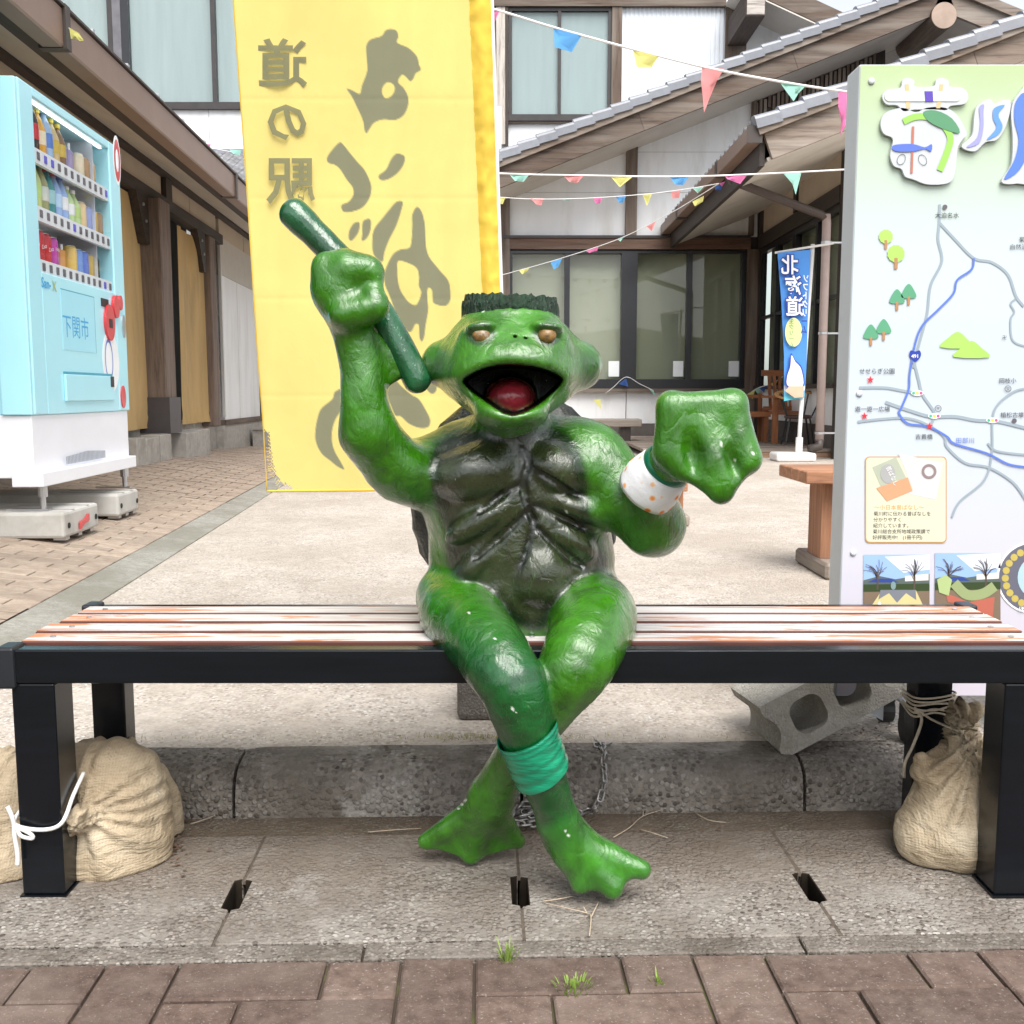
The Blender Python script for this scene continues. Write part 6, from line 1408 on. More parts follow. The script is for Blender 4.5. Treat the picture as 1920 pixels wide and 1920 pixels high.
for r_, row_ in enumerate(ITEMS):
    for k, (ty, h, m1, m2, desc, mc) in enumerate(row_):
        s = os0 + .055 + (os1 - os0 - .085) * k / (NB - 1); o0 = vp(s, -.068, rows[r_] + .0385); rd = .034
        nm = {'b': 'drink_bottle', 'c': 'drink_can', 'p': 'drink_pouch'}[ty]
        t = thing(nm, '%s on the vending machine\'s %s shelf' % (desc, SHN[r_]), {'b': 'bottle', 'c': 'can', 'p': 'pouch'}[ty], o0, 'sample drinks in the vending machine')
        if ty == 'b':
            bottle(MB(), o0, rd, h).build('bottle_body', m1, t, smooth=True); capm(MB(), o0, rd, h).build('cap', mc or m2, t)
            MB().lathe([(rd + .0006, h * .26), (rd + .0008, h * .27), (rd + .0008, h * .53), (rd + .0006, h * .54)], o0, 14).build('label', m2, t, smooth=True)
        elif ty == 'c':
            can(MB(), o0, .034, h).build('can_body', m1, t, smooth=True); MB().lathe([(.028, h), (.028, h + .002), (.018, h + .002)], o0, 14).build('lid', m_steel, t)
            if r_ == 2 and k < 3: text('Coca', .024, (lambda o0, h: lambda x, y: o0 + VN * .0352 + VD * (x - .026) + Vector((0, 0, h * .42 + y + x * .25)))(o0, h), flatm('print_white', (.88, .88, .88), .4), t)
            if r_ == 2 and k == 3: text('FAN', .022, (lambda o0, h: lambda x, y: o0 + VN * .0352 + VD * (x - .024) + Vector((0, 0, h * .55 + y)))(o0, h), flatm('print_white', (.88, .88, .88), .4), t)
        else:
            MB().prism([o0 + VD * a + VN * q + Vector((0, 0, z)) for a, q, z in ((-.03, .0, 0), (.03, .0, 0), (.028, .004, h * .8), (-.028, .004, h * .8))], VN * -.02).build('pouch_body', m1, t, bevel=.004); MB().lathe([(.008, h * .8), (.008, h), (.006, h)], o0 - VN * .006, 10).build('cap', m2, t)
# fittings on the front, printed lettering
def vtext(s, px, py, sz, m, sx=1.0, off=0.0, **k):
    """size in metres, set on the front panel from the pixel where the first letter starts"""
    p0 = von(px, py, .0012); return text(s, sz, lambda x, y: p0 + VD * x + Vector((0, 0, y)), m, vend, sx=sx, off=off, **k)
vtext('下関市', 118, 627, .105, flatm('print_azure', (.05, .38, .72), .4), sx=.98)
vtext('San-', 78, 538, .058, flatm('print_azure', (.05, .38, .72), .4), off=.015); vtext('X', 99, 545, .058, flatm('print_leaf', (.25, .65, .20), .4), off=.02)
m_groove = flatm('panel_groove', (.06, .32, .42), .4)
def frame_line(px0, py0, px1, py1, th=.004):
    s0, s1 = vs_(px0), vs_(px1); za, zb = vz(px0, py0), vz(px0, py1)
    for a in ((s0, s1, za - th, za), (s1 - th, s1, zb, za - th)): vb('panel_groove', m_groove, *a, -.0005, .0008)
    vb('panel', pmat('sky_blue_panel', (.36, .73, .86), rough=.3, var=.02), s0, s1 - th, zb, za - th, -.0005, .0006)
frame_line(116, 541, 178, 655)
ts0, ts1, tz1, tz0 = vs_(114), vs_(205), vz(114, 697), vz(114, 752)
vb('tray_lip', m_groove, ts0, ts1, tz1 - .008, tz1 + .002, -.0005, .004); vb('tray_flap', m_sky, ts0, ts1, tz0, tz1 - .009, -.0005, .010, bevel=.003); vb('tray_shadow', flatm('tray_shade_black', (.03, .03, .035)), ts1 - .05, ts1 - .004, tz1 - .06, tz1 - .010, .0105, .0115)  # dark patch painted on the flap for the tray's shade
def disc(px, py, rs, rz, m, nm, off=.0, th=.006, ring=0):
    p0 = von(px, py, off); n = 24; pts = [p0 + VD * rs * math.cos(2 * math.pi * k / n) + Vector((0, 0, rz * math.sin(2 * math.pi * k / n))) for k in range(n)]
    if not ring: return MB().prism(pts, VN * th).build(nm, m, vend)
    mb = MB(); q = [p0 + (p - p0) * ring for p in pts]; mb.add([p + VN * th for p in pts + q], [(i, (i + 1) % n, n + (i + 1) % n, n + i) for i in range(n)]); return mb.build(nm, m, vend, recalc=False)
m_redp = pmat('red_plastic', (.60, .035, .045), rough=.3, var=.05, coat=.4); m_stk = flatm('sticker_white', (.82, .85, .88), .4)
disc(203, 605, .062, .085, m_redp, 'coin_slot', 0, .012); disc(214, 575, .04, .055, m_redp, 'coin_return', 0, .014); disc(222, 568, .026, .036, m_redp, 'return_lever', 0, .014); vb('coin_mouth', flatm('dark_slot', (.03, .02, .02)), vs_(200), vs_(206), vz(203, 615), vz(203, 598), .012, .0135)
vb('price_display', flatm('dark_slot', (.03, .035, .04)), vs_(191), vs_(204), vz(191, 574), vz(191, 559), -.0005, .003); disc(231, 612, .022, .055, m_steel, 'lock', 0, .006); disc(230, 744, .034, .055, m_redp, 'card_reader', 0, .006)
disc(208, 678, .115, .145, m_stk, 'sticker', 0, .0012); disc(204, 675, .055, .10, flatm('print_blue', BL_, .4), 'sticker_ring', 0, .0018, .84); disc(219, 301, .052, .118, m_stk, 'power_sticker', 0, .0014); disc(219, 301, .043, .10, m_redp, 'power_mark', 0, .0022, .55); disc(219, 299, .008, .045, m_stk, 'power_mark', 0, .0030)
sidetext = lambda px, py: (lambda x, y: on_plane(px + x, py - y, V0 - VD * .0135, VD))
for ch, px in (('く', 13), ('ま', 19)): text(ch, 10, (lambda px: lambda x, y: on_plane(px + x * .65, 437 - y, V0 - VD * .0015, VD))(px), flatm('print_black', (.03, .03, .035), .4), vend)
gs = MB()
for k in range(30): gs.obox(vp(.30 + k * .016, .0005, ZB + .035), VD * .007, VN * .002, (0, 0, .045 - .012 * abs(k - 15) / 15))
gs.build('vent_grille', flatm('grille_grey', (.28, .30, .34)), vend)
# legs on two concrete slabs
m_slab = pmat('pale_concrete', (.50, .49, .46), rough=.85, var=.08, vs=12, dirt=(.36, .34, .30), ds=5, bump=.2, bs=80, bd=.002)
slabs = []
for s0, s1, of, lbl in ((.01, .40, .09, 'concrete base slab with a red tie plate under the vending machine'), (.75, 1.05, .06, 'plain concrete base slab under the vending machine\'s far leg')):
    q = vp((s0 + s1) / 2, of, 0); zg = max(walk((vp(s, of - f_, 0) - E0).dot(ed), (vp(s, of - f_, 0) - E0).dot(en)).z for s in (s0, s1) for f_ in (0, .1)); 
    t = thing('base_slab', lbl, 'concrete slab', (q.x, q.y, zg), 'slabs under the vending machine'); ht = .105
    MB().obox(vp(s0, -.62, zg + .012), VD * (s1 - s0), VN * (.62 + of), (0, 0, ht)).build('slab', m_slab, t, bevel=.012, seg=2)
    for f_ in (.30, .72): MB().obox(vp(s0 + (s1 - s0) * f_ - .006, of - .3, zg + ht + .0125), VD * .012, VN * .3, (0, 0, .0018)).build('groove', m_conc, t)
    for f_ in (.12, .9): MB().lathe([(.012, 0), (.012, .003)], vp(s0 + (s1 - s0) * f_, of + .001, zg + .06), 10, (VD, (0, 0, 1), VN)).build('bolt_hole', m_dark, t)
    for f_ in (.15, .5, .85): MB().obox(vp(s0 + (s1 - s0) * f_ - .02, of - .06, zg), VD * .04, VN * .05, (0, 0, .0118)).build('shim', m_steel, t)
    slabs.append((t, s0, s1, of, zg + ht + .012))
t, s0, s1, of, zt = slabs[0]
def tagp(c): return [vp(s0 + (s1 - s0) * c + a, of + .003, zt - .06 + b_ + a * .25) for a, b_ in ((-.055, -.012), (-.04, -.016), (0, -.008), (.04, -.016), (.055, -.012), (.055, .014), (.04, .016), (0, .008), (-.04, .016), (-.055, .014))]
MB().prism(tagp(.52), VN * .006).build('tie_plate', m_redp, t)
for (t, s0, s1, of, zt), sl_ in zip(slabs, (.09, VW - .06)):
    p = vp(sl_, -.02, zt); lg2 = MB().lathe([(.012, 0), (.012, .055), (.020, .056), (.020, ZB - .036 - zt)], p, 12).build('leg', m_steel, vend)
    MB().obox(vp(sl_ - .02, -.16, zt), VD * .04, VN * .17, (0, 0, .008)).build('leg_plate', m_steel, lg2)
    p = vp(sl_, -.50, zt); MB().lathe([(.012, 0), (.02, .056), (.020, ZB - .001 - zt)], p, 12).build('leg', m_steel, vend)

# ================================================================ bunting
def flagm(nm, c): return cloth('flag_' + nm, c, trans=.35)
FC = {'p': flagm('pink', (.88, .26, .52)), 'b': flagm('blue', (.16, .45, .85)), 'y': flagm('yellow', (.88, .84, .30)), 'c': flagm('coral', (.90, .38, .38)), 'm': flagm('mint', (.45, .82, .70)), 'd': flagm('navy', (.08, .16, .45))}
m_str = flatm('white_string', (.82, .82, .82), .8)
def bunting(label, path, flags, r=.004):
    """path: (px,py,depth) points; flags: colour plus outline in pixels at its own depth"""
    p0 = at(*path[0]); t = thing('bunting', label, 'bunting', p0, 'bunting strung across the court')
    MB().tube([at(*p) for p in cr(path, 8)], r, 6).build('string', m_str, t, smooth=True)
    for c, Y, pts in flags:
        q = [at(x, y, Y) for x, y in pts]; ctr = sum(q, Vector()) / len(q); n = len(q)
        mid = [a.lerp(ctr, .5) + Vector((0, .012 * (-1) ** i, 0)) for i, a in enumerate(q)]
        MB().add(q + mid + [ctr + Vector((0, -.02, 0))], [(i, (i + 1) % n, n + (i + 1) % n, n + i) for i in range(n)] + [(n + i, n + (i + 1) % n, 2 * n) for i in range(n)]).build('flag', FC[c], t, smooth=True, recalc=False)
def qf(c, Y, x0, y0, x1, y1, h, k=.3, sh=0): return (c, Y, [(x0, y0), (x1, y1), (x1 - (x1 - x0) * k + sh, y1 + h), (x0 + (x1 - x0) * k + sh, y0 + h * .95)])
Ya = 5.2
bunting('bunting with large flags strung from the yellow banner to the notice board', [(700, -45, Ya), (925, 17, Ya), (1040, 52, Ya), (1190, 93, Ya), (1330, 128, Ya), (1480, 156, Ya), (1600, 174, Ya), (1640, 180, Ya)],
        [('p', Ya, [(921, 15), (937, 19), (926, 45), (922, 44)]), ('b', Ya, [(1038, 51), (1092, 64), (1072, 98), (1040, 88)]), ('y', Ya, [(1186, 91), (1236, 104), (1222, 126), (1194, 126)]), ('c', Ya, [(1317, 124), (1358, 129), (1345, 150), (1330, 185), (1320, 212), (1318, 185), (1314, 150)]), ('m', Ya, [(1459, 150), (1512, 160), (1497, 175), (1488, 190)]), ('p', Ya, [(1572, 168), (1592, 172), (1591, 225), (1580, 245), (1576, 256), (1578, 232), (1572, 200)])], .0058)
Yb = 7.2
bunting('level bunting string ending at the notice board beneath the gable', [(760, 312, Yb), (935, 325, Yb), (1100, 329, Yb), (1280, 331, Yb), (1450, 325, Yb), (1600, 317, Yb), (1660, 313, Yb)],
        [qf('m', Yb, 954, 326, 993, 327, 14), qf('c', Yb, 1056, 328, 1095, 329, 14), ('y', Yb, [(1144, 330), (1187, 331), (1162, 351)]), qf('b', Yb, 1255, 331, 1292, 331, 16), ('p', Yb, [(1357, 328), (1402, 326), (1388, 345), (1364, 336)]), ('m', Yb, [(1468, 324), (1503, 322), (1492, 365), (1486, 345)])], .0058)
gc = (1348, 344, 9.9)
bunting('small-flag bunting sagging to the wing gutter below the level string', [(700, 340, 11), (930, 369, 10.8), (1060, 373, 10.6), (1200, 365, 10.3), (1290, 354, 10.1), gc],
        [qf('y', 10.8, 930, 369, 948, 370, 13), qf('c', 10.7, 994, 371, 1019, 372, 13, .3, 4), qf('m', 10.6, 1053, 373, 1072, 373, 3), qf('p', 10.5, 1112, 371, 1130, 370, 12), qf('b', 10.4, 1155, 369, 1174, 368, 12), ('y', 10.3, [(1205, 365), (1223, 363), (1213, 386)]), qf('c', 10.2, 1258, 359, 1276, 357, 14, .15), ('m', 10.1, [(1299, 353), (1321, 349), (1308, 362)])])
bunting('steep bunting string dropping from the wing gutter towards the windows', [(780, 560, 12.4), (940, 516, 12), (1050, 485, 11.5), (1165, 446, 11), (1260, 398, 10.4), (1310, 368, 10.1), gc],
        [qf('y', 11.9, 973, 507, 994, 501, 8), qf('b', 11.7, 1032, 491, 1054, 485, 15, .3), ('p', 11.3, [(1098, 471), (1122, 463), (1120, 470), (1106, 474)]), qf('m', 11, 1158, 449, 1176, 441, 4), ('c', 10.7, [(1212, 424), (1230, 414), (1222, 434)]), ('y', 10.1, [(1298, 378), (1320, 367), (1318, 378), (1303, 387)]), ('d', 9.95, [(1342, 348), (1356, 345), (1352, 357), (1340, 356)]), ('p', 9.93, [(1348, 344), (1360, 340), (1354, 350)])])
Yc = 13.85
bunting('short bunting pinned at the window sill below the wide frame', [(1135, 738, Yc), (1150, 726, Yc), (1174, 707, Yc), (1200, 720, Yc), (1225, 732, Yc)], [('d', Yc, [(1160, 720), (1174, 709), (1178, 725)]), ('m', Yc, [(1216, 728), (1226, 732), (1228, 742)])])
bunting('faded bunting strung past the chairs at the corner post', [(1395, 745, 13.2), (1420, 728, 12.9), (1445, 720, 12.6), (1468, 706, 12.3)], [('y', 13, [(1402, 738), (1416, 731), (1411, 748)]), ('m', 12.9, [(1415, 731), (1428, 725), (1422, 740)]), ('d', 12.8, [(1424, 728), (1438, 723), (1432, 736)]), ('y', 12.5, [(1444, 720), (1459, 712), (1452, 726)])])
bunting('stray bunting lying on the small dark tiled roof', [(372, 270, 12.9), (400, 278, 13), (440, 286, 13.1)], [('p', 12.9, [(372, 267), (396, 271), (387, 283), (380, 277)]), ('m', 13, [(430, 280), (452, 282), (450, 291), (438, 289)])])
fl = bunting('yellow flag snagged on the left wing\'s gutter', [(118, 46, 4.86), (128, 52, 4.86), (135, 58, 4.86)], [('y', 4.84, [(130, 52), (148, 62), (157, 76), (150, 77), (140, 72), (133, 73)])], .003)
o = MB().add([at(x, y, 13.3) for x, y in ((1113, 750), (1126, 748), (1127, 768))], [(0, 1, 2)]).build('loose_flag', FC['y'], recalc=False); settag(o, 'single yellow pennant hanging in front of the white sill panel', 'flag')

# ================================================================ blue banner, chairs, benches near the hall
YN2 = 10.1
nb = thing('soft_ice_banner', 'narrow blue banner with mirrored white lettering and an ice cream', 'banner', gp(1503, 862, ZP))
def nbp(x, y, d=0.0): return at(x, y, YN2 + .008 * math.sin(x * .11) + .012 * math.sin(y * .02) - d)
m_nb, N, L, b = nodes('blue_banner_cloth'); v = coord(N, L); sx = N.new('ShaderNodeSeparateXYZ'); L.new(v, sx.inputs[0])
mr = N.new('ShaderNodeMapRange'); mr.inputs['From Min'].default_value = .70; mr.inputs['From Max'].default_value = 1.0; L.new(sx.outputs[2], mr.inputs[0])
ad = N.new('ShaderNodeMath'); ad.operation = 'MULTIPLY_ADD'; ad.inputs[1].default_value = .10; L.new(noisen(N, L, v, 3, 3), ad.inputs[0]); L.new(mr.outputs[0], ad.inputs[2])
L.new(ramp(N, L, ad.outputs[0], [(.05, (.10, .50, .62)), (.30, (.12, .42, .72)), (.36, (.72, .80, .92)), (.44, (.70, .78, .92)), (.50, (.10, .36, .80)), (1.0, (.08, .30, .78))]), b.inputs['Base Color']); b.inputs['Roughness'].default_value = .7
lx_ = lambda y: float(np.interp(y, [472, 560, 660, 750], [1458, 1465, 1470, 1470])); rx_ = lambda y: float(np.interp(y, [466, 560, 690, 750], [1520, 1516, 1512, 1508]))
mb = MB(); ny, nx = 40, 10; vs = [nbp(lx_(y) + (rx_(y) - lx_(y)) * i / nx, y + (6 - 6 * i / nx)) for y in np.linspace(468, 746, ny + 1) for i in range(nx + 1)]
mb.add(vs, [(j * (nx + 1) + i, j * (nx + 1) + i + 1, (j + 1) * (nx + 1) + i + 1, (j + 1) * (nx + 1) + i) for j in range(ny) for i in range(nx)]); nbc = mb.build('cloth', m_nb, nb, smooth=True, recalc=False)
m_nw, m_nd = flatm('banner_white', (.86, .88, .92), .8), flatm('banner_navy', (.04, .07, .40), .8)
for ch, cx, cy, sz in (('北', 1481, 511, 39), ('海', 1487, 550, 39), ('道', 1490, 589, 39)):
    text(ch, sz, (lambda cx, cy: lambda x, y: nbp(cx + x, cy - y, .035))(cx, cy), m_nd, nbc, align='CENTER', mirror=True, off=.07, sx=.85); text(ch, sz, (lambda cx, cy: lambda x, y: nbp(cx + x, cy - y, .045))(cx, cy), m_nw, nbc, align='CENTER', mirror=True, off=.02, sx=.85)
for i, ch in enumerate('ソフトクリーム'): text(ch, 16, (lambda i: lambda x, y: nbp(1511 - i * .6 + x, 528 + i * 16 - y, .04))(i), m_nd if i > 4 else m_nw, nbc, align='CENTER', mirror=True, sx=.75, off=.03)
MB().flat([circ(1488, 623, 16, 24, 1.7)], lambda x, y: nbp(x, y, .035)).build('oval', flatm('banner_lemon', (.78, .80, .36), .8), nbc, recalc=False)
for i, ch in enumerate('生クリーム'): text(ch, 11, (lambda i: lambda x, y: nbp(1484 + x, 606 + i * 11 - y, .045))(i), flatm('banner_green', (.10, .35, .22), .8), nbc, align='CENTER', mirror=True)
MB().flat([[tuple(p) for p in cr([(1483, 662), (1491, 675), (1504, 690), (1507, 725), (1476, 726), (1474, 705), (1480, 685)], 4, True)]], lambda x, y: nbp(x, y, .034)).build('ice_cream', m_nd, nbc, recalc=False)
MB().flat([[tuple(p) for p in cr([(1484, 666), (1491, 678), (1502, 692), (1505, 724), (1478, 724), (1476, 706), (1482, 687)], 4, True)]], lambda x, y: nbp(x, y, .040)).build('ice_cream', m_nw, nbc, recalc=False)
MB().flat([[(1472, 733), (1480, 724), (1507, 724), (1506, 744), (1490, 746)]], lambda x, y: nbp(x, y, .042)).build('cone', flatm('banner_peach', (.80, .45, .32), .8), nbc, recalc=False)
m_pl = flatm('white_pole', (.75, .75, .74), .4)
MB().tube([at(1524, 458, YN2 + .05), at(1500, 800, YN2 + .05), at(1498, 838, YN2 + .05)], .021, 8).build('pole', m_pl, nb, smooth=True); MB().tube([at(1453, 474, YN2 + .02), at(1563, 456, YN2 + .02)], .012, 6).build('cross_bar', m_pl, nb)
MB().tube([at(1499, 820, YN2 + .05), at(1498, 838, YN2 + .05), Vector((at(1498, 838, YN2 + .05).x, YN2 + .05, ZP + .05))], .035, 10).build('socket', m_pl, nb)
a, b_ = gp(1464, 868, ZP), gp(1540, 868, ZP); MB().box((a.x, YN2 - .12, ZP), (b_.x, YN2 + .2, ZP + .085)).build('water_base', m_pl, nb, bevel=.025, seg=3)

tk = wood('teak_z', (.30, .115, .045), (.12, .045, .02), 'z'); tkx = wood('teak_x', (.32, .125, .05), (.13, .05, .022), 'x')
def slat_chair(x, y, z, w_, rz, label):
    t = thing('wooden_armchair', label, 'chair', (x, y, z))
    def B(nm, a, b_, m): return MB().box((x + a[0], y + a[1], z + a[2]), (x + b_[0], y + b_[1], z + b_[2])).build(nm, m, t)
    for sx_ in (-w_ / 2, w_ / 2 - .06):
        B('leg', (sx_, -.25, 0), (sx_ + .06, -.19, .52), tk); B('leg', (sx_, .22, 0), (sx_ + .06, .28, .40), tk); B('armrest', (sx_ - .01, -.28, .52), (sx_ + .07, .30, .55), tkx)
    B('seat', (-w_ / 2 + .062, -.25, .33), (w_ / 2 - .062, .25, .37), tkx)
    for i in range(9):
        xx = -w_ / 2 + .07 + (w_ - .14 - .035) * i / 8; MB().prism([(x + xx, y + .22, z + .40), (x + xx + .035, y + .22, z + .40), (x + xx + .035, y + .34, z + .80), (x + xx, y + .34, z + .80)], (0, .022, 0)).build('back_slat', tk, t)
    MB().box((x - w_ / 2, y + .335, z + .78), (x + w_ / 2, y + .37, z + .85)).build('top_rail', tkx, t); MB().box((x - w_ / 2, y + .21, z + .372), (x + w_ / 2, y + .25, z + .42)).build('lower_rail', tkx, t)
    return t
slat_chair(at(1492, 800, 12.0).x, 12.0, dz + .002, .66, 0, 'reddish wooden slatted armchair on the deck behind the blue banner')
wbx = thing('settee', 'reddish wooden settee end beside the corner post', 'bench', (at(1415, 800, 12.3).x, 12.3, dz))
x = at(1385, 800, 12.3).x; x2 = at(1440, 800, 12.3).x
MB().box((x, 12.1, dz + .30), (x2 - .02, 12.5, dz + .36)).build('seat', tkx, wbx); MB().box((x, 12.46, dz + .52), (x2 - .02, 12.50, dz + .56)).build('back_rail', tkx, wbx)
for xx in (x + .02, x2 - .09): MB().box((xx, 12.12, dz + .002), (xx + .05, 12.17, dz + .299)).build('leg', tk, wbx); MB().box((xx, 12.45, dz + .002), (xx + .05, 12.459, dz + .58)).build('leg', tk, wbx)
mc_ = thing('metal_chair', 'black metal-legged chair with curved wooden back and round dark seat', 'chair', (at(1495, 830, 11.3).x, 11.3, dz))
cx = at(1495, 830, 11.3).x; mdk = pmat('black_steel', (.02, .02, .022), rough=.4)
MB().lathe([(.14, 0), (.15, .012), (.15, .03), (.12, .042)], (cx, 11.3, dz + .30), 20).build('seat', pmat('brown_vinyl', (.06, .03, .025), rough=.4), mc_, smooth=False)
for a in (35, 145, 215, 325): p = (math.cos(R(a)), math.sin(R(a))); MB().tube([(cx + .13 * p[0], 11.3 + .13 * p[1], dz + .31), (cx + .19 * p[0], 11.3 + .17 * p[1], dz + .012)], .011, 6).build('leg', mdk, mc_)
bk = [(cx + .24 * math.cos(R(a)), 11.3 + .22 * math.sin(R(a)), dz + .55 + .05 * math.sin(R(a))) for a in np.linspace(-40, 220, 16)]
MB().tube(bk, .028, 8, flat=.5).build('back_hoop', wood('honey_timber_x', (.50, .27, .10), (.25, .12, .05), 'x'), mc_, smooth=True)
for a in (-20, 50, 130, 200): MB().tube([(cx + .145 * math.cos(R(a)), 11.3 + .145 * math.sin(R(a)), dz + .33), (cx + .235 * math.cos(R(a)), 11.3 + .215 * math.sin(R(a)), dz + .545 + .05 * math.sin(R(a)))], .010, 6).build('back_post', mdk, mc_)
# weathered log bench by the wall, two picnic benches in the court
lgb = thing('log_bench', 'grey weathered plank bench against the hall wall behind the statue', 'bench', (at(1150, 800, 12.6).x, 12.6, ZP))
a, b_ = at(1040, 801, 12.4), at(1204, 786, 12.4); MB().box((a.x, 12.4, a.z), (b_.x, 12.75, b_.z)).build('seat', g_x, lgb, bevel=.01, seg=1)
for xx in (a.x + .1, b_.x - .25): MB().box((xx, 12.45, dz if xx > x0 else ZP), (xx + .12, 12.7, a.z - .001)).build('leg', d_z, lgb)
bt_x, bt_z = wood('reddish_bench_x', (.36, .175, .095), (.17, .075, .04), 'x'), wood('reddish_bench_z', (.36, .175, .095), (.17, .075, .04), 'z')
def court_bench(xl, xr, y, ztop, label, legs):
    t = thing('court_bench', label, 'bench', ((xl + xr) / 2, y, ZP), 'timber benches in the court')
    for i in range(4): MB().box((xl, y + i * .095, ztop - .045), (xr, y + i * .095 + .088, ztop)).build('plank', bt_x, t, bevel=.004, seg=1)
    for xx in legs:
        MB().box((xx, y + .10, ZP + .06), (xx + .055, y + .26, ztop - .046)).build('leg', bt_z, t); MB().box((xx - .015, y - .02, ZP), (xx + .07, y + .38, ZP + .059)).build('foot', g_y, t, bevel=.01, seg=1)
p = at(1506, 882, 3.66); court_bench(p.x, p.x + 1.0, 3.62, at(1520, 884, 3.62).z, 'reddish timber bench standing behind the notice board', (at(1541, 950, 3.72).x, p.x + .8))
p = at(1272, 940, 5.2); court_bench(p.x - .45, p.x + .03, 5.1, at(1275, 905, 5.1).z, 'short timber bench out in the court behind the statue\'s wristband', (p.x - .03, p.x - .4))

# ================================================================ weeds, twigs, leaves
m_grass = pmat('fresh_grass', (.20, .30, .05), rough=.7, var=.3, vs=60); m_dry = pmat('dry_stem', (.42, .34, .25), rough=.9, var=.2, vs=60)
def tuft(px, py, label, n=26, h=.035, sp_=.02, z=0.0, m=None):
    p0 = gp(px, py, z); t = thing('grass_tuft', label, 'grass', p0, 'weeds in the paving')
    mb = MB()
    for i in range(n):
        a = random.uniform(0, 6.28); r_ = random.uniform(0, 1); b0 = p0 + Vector((math.cos(a), math.sin(a), 0)) * sp_ * .45 * r_; l_ = h * random.uniform(.5, 1.1)
        tip = b0 + Vector((math.cos(a) * l_ * .8 * r_, math.sin(a) * l_ * .8 * r_, l_)); sd2 = Vector((-math.sin(a), math.cos(a), 0)) * .0011; md = b0.lerp(tip, .55) + Vector((0, 0, l_ * .12))
        mb.add([b0 - sd2, b0 + sd2, md + sd2 * .8, tip, md - sd2 * .8], [(0, 1, 2, 4), (4, 2, 3)])
    mb.build('blades', m or m_grass, t, recalc=False)
tuft(952, 1800, 'grass tuft sprouting at the paver edge below the statue\'s feet', 34, .024, .026)
tuft(1075, 1852, 'low moss-like grass clump in the paver joint', 90, .010, .05)
tuft(1234, 1842, 'sparse grass shoots in a joint between red pavers', 16, .012, .02)
def weed(px, py, label, s=.09, z=None):
    p0 = gp(px, py, ZP + .05); q = walk((p0 - E0).dot(ed), (p0 - E0).dot(en)); t = thing('weed', label, 'weed', q, 'weeds in the paving')
    for i in range(11):
        a = random.uniform(0, 6.28); d = Vector((math.cos(a), math.sin(a), 0)); n_ = Vector((-d.y, d.x, 0)); l_ = s * random.uniform(.6, 1)
        MB().add([q, q + d * l_ * .5 + n_ * l_ * .18 + Vector((0, 0, l_ * .35)), q + d * l_ + Vector((0, 0, l_ * .3)), q + d * l_ * .5 - n_ * l_ * .18 + Vector((0, 0, l_ * .35))], [(0, 1, 2), (0, 2, 3)]).build('leaf', m_weed, t, recalc=False)
m_weed = pmat('weed_leaf', (.22, .38, .07), rough=.6, var=.3, vs=40)
weed(5, 1000, 'leafy weed by the near corner of the vending machine slab', .11); weed(68, 1022, 'small flat weed on the bricks before the red-tagged slab', .07)
def twig(label, paths, r=.0011, z=.003):
    t = None; p0 = gp(*paths[0][0], z); t = thing('twig', label, 'twig', p0, 'dry twigs on the drain covers')
    for p in paths: MB().tube(cr([gp(x, y, z + .004 * (i % 2)) for i, (x, y) in enumerate(p)], 4), [r * (1 - .5 * k / (len(p) * 4)) for k in range((len(p) - 1) * 4 + 1)], 5).build('stem', m_dry, t, smooth=True)
twig('forked dry twig beside the slot below the statue\'s foot', [[(1105, 1755), (1108, 1720), (1100, 1712), (1060, 1702), (1018, 1692)], [(1018, 1690), (1045, 1686), (1075, 1680)], [(1108, 1720), (1116, 1704), (1122, 1692)], [(1100, 1712), (1094, 1700)]])
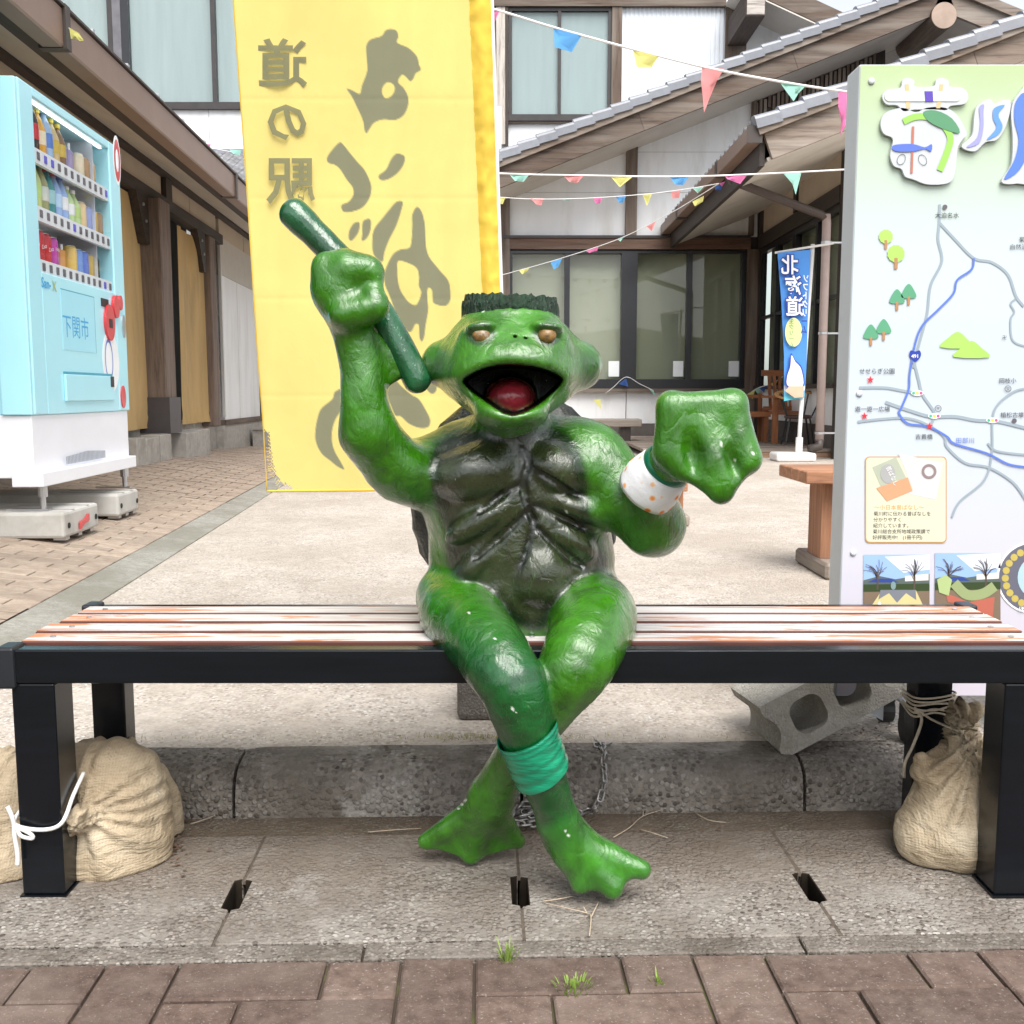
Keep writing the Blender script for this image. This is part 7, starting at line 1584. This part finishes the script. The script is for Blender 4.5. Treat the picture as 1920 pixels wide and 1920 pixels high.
twig('long bare twig lying from the gutter beside the chain', [[(1150, 1570), (1180, 1552), (1206, 1530), (1250, 1515), (1285, 1495)], [(1206, 1530), (1205, 1500)]]); twig('curved pale twig in the gutter right of the chain', [[(1305, 1525), (1330, 1538), (1362, 1542)]])
twig('short straw on the drain cover right of the long twig', [[(1200, 1555), (1225, 1562), (1252, 1571)]]); twig('dry stalk at the kerb foot by the small sandbag', [[(357, 1545), (385, 1536), (408, 1527)]]); twig('thin straw in the gutter near the webbed foot', [[(690, 1560), (740, 1556), (790, 1553)]])
lit = MB(); 
for i in range(260):
    x_, y_ = random.choice(((random.gauss(1640, 35), random.gauss(1372, 9)), (random.gauss(1690, 22), random.gauss(1512, 14)), (random.uniform(330, 1650), random.gauss(1548, 6)), (random.gauss(330, 18), random.gauss(1590, 30))))
    zz = .0915 if y_ < 1400 else .004
    q = gp(x_, y_, zz); a = random.uniform(0, 6.28); d = Vector((math.cos(a), math.sin(a), random.uniform(0, .5))) * random.uniform(.003, .010); n_ = Vector((-d.y, d.x, .0)) * .3
    lit.add([q, q + d * .5 + n_, q + d, q + d * .5 - n_], [(0, 1, 2, 3)])
o = lit.build('leaf_litter', pmat('brown_litter', (.13, .075, .05), rough=.9, var=.5, vs=30), recalc=False); settag(o, 'dry reddish leaf crumbs scattered along the kerb and gutter', 'leaf litter', kind='stuff')
gv_ = MB(); 
for i in range(900):
    x_ = random.choice((random.gauss(880, 60), random.gauss(980, 50), random.gauss(1850, 40), random.uniform(250, 1500))); q = gp(x_, random.gauss(1383, 3.5), ZP + .003); a = random.uniform(0, 6.28); l_ = random.uniform(.003, .010)
    d = Vector((math.cos(a) * .5, math.sin(a) * .3, 1)) * l_; n_ = Vector((math.sin(a), -math.cos(a), 0)) * .0007; gv_.add([q - n_, q + n_, q + d], [(0, 1, 2)])
o = gv_.build('verge_grass', pmat('dry_verge_grass', (.34, .32, .10), rough=.8, var=.4, vs=40), recalc=False); settag(o, 'thin dry grass growing along the top of the kerb', 'grass', kind='stuff')
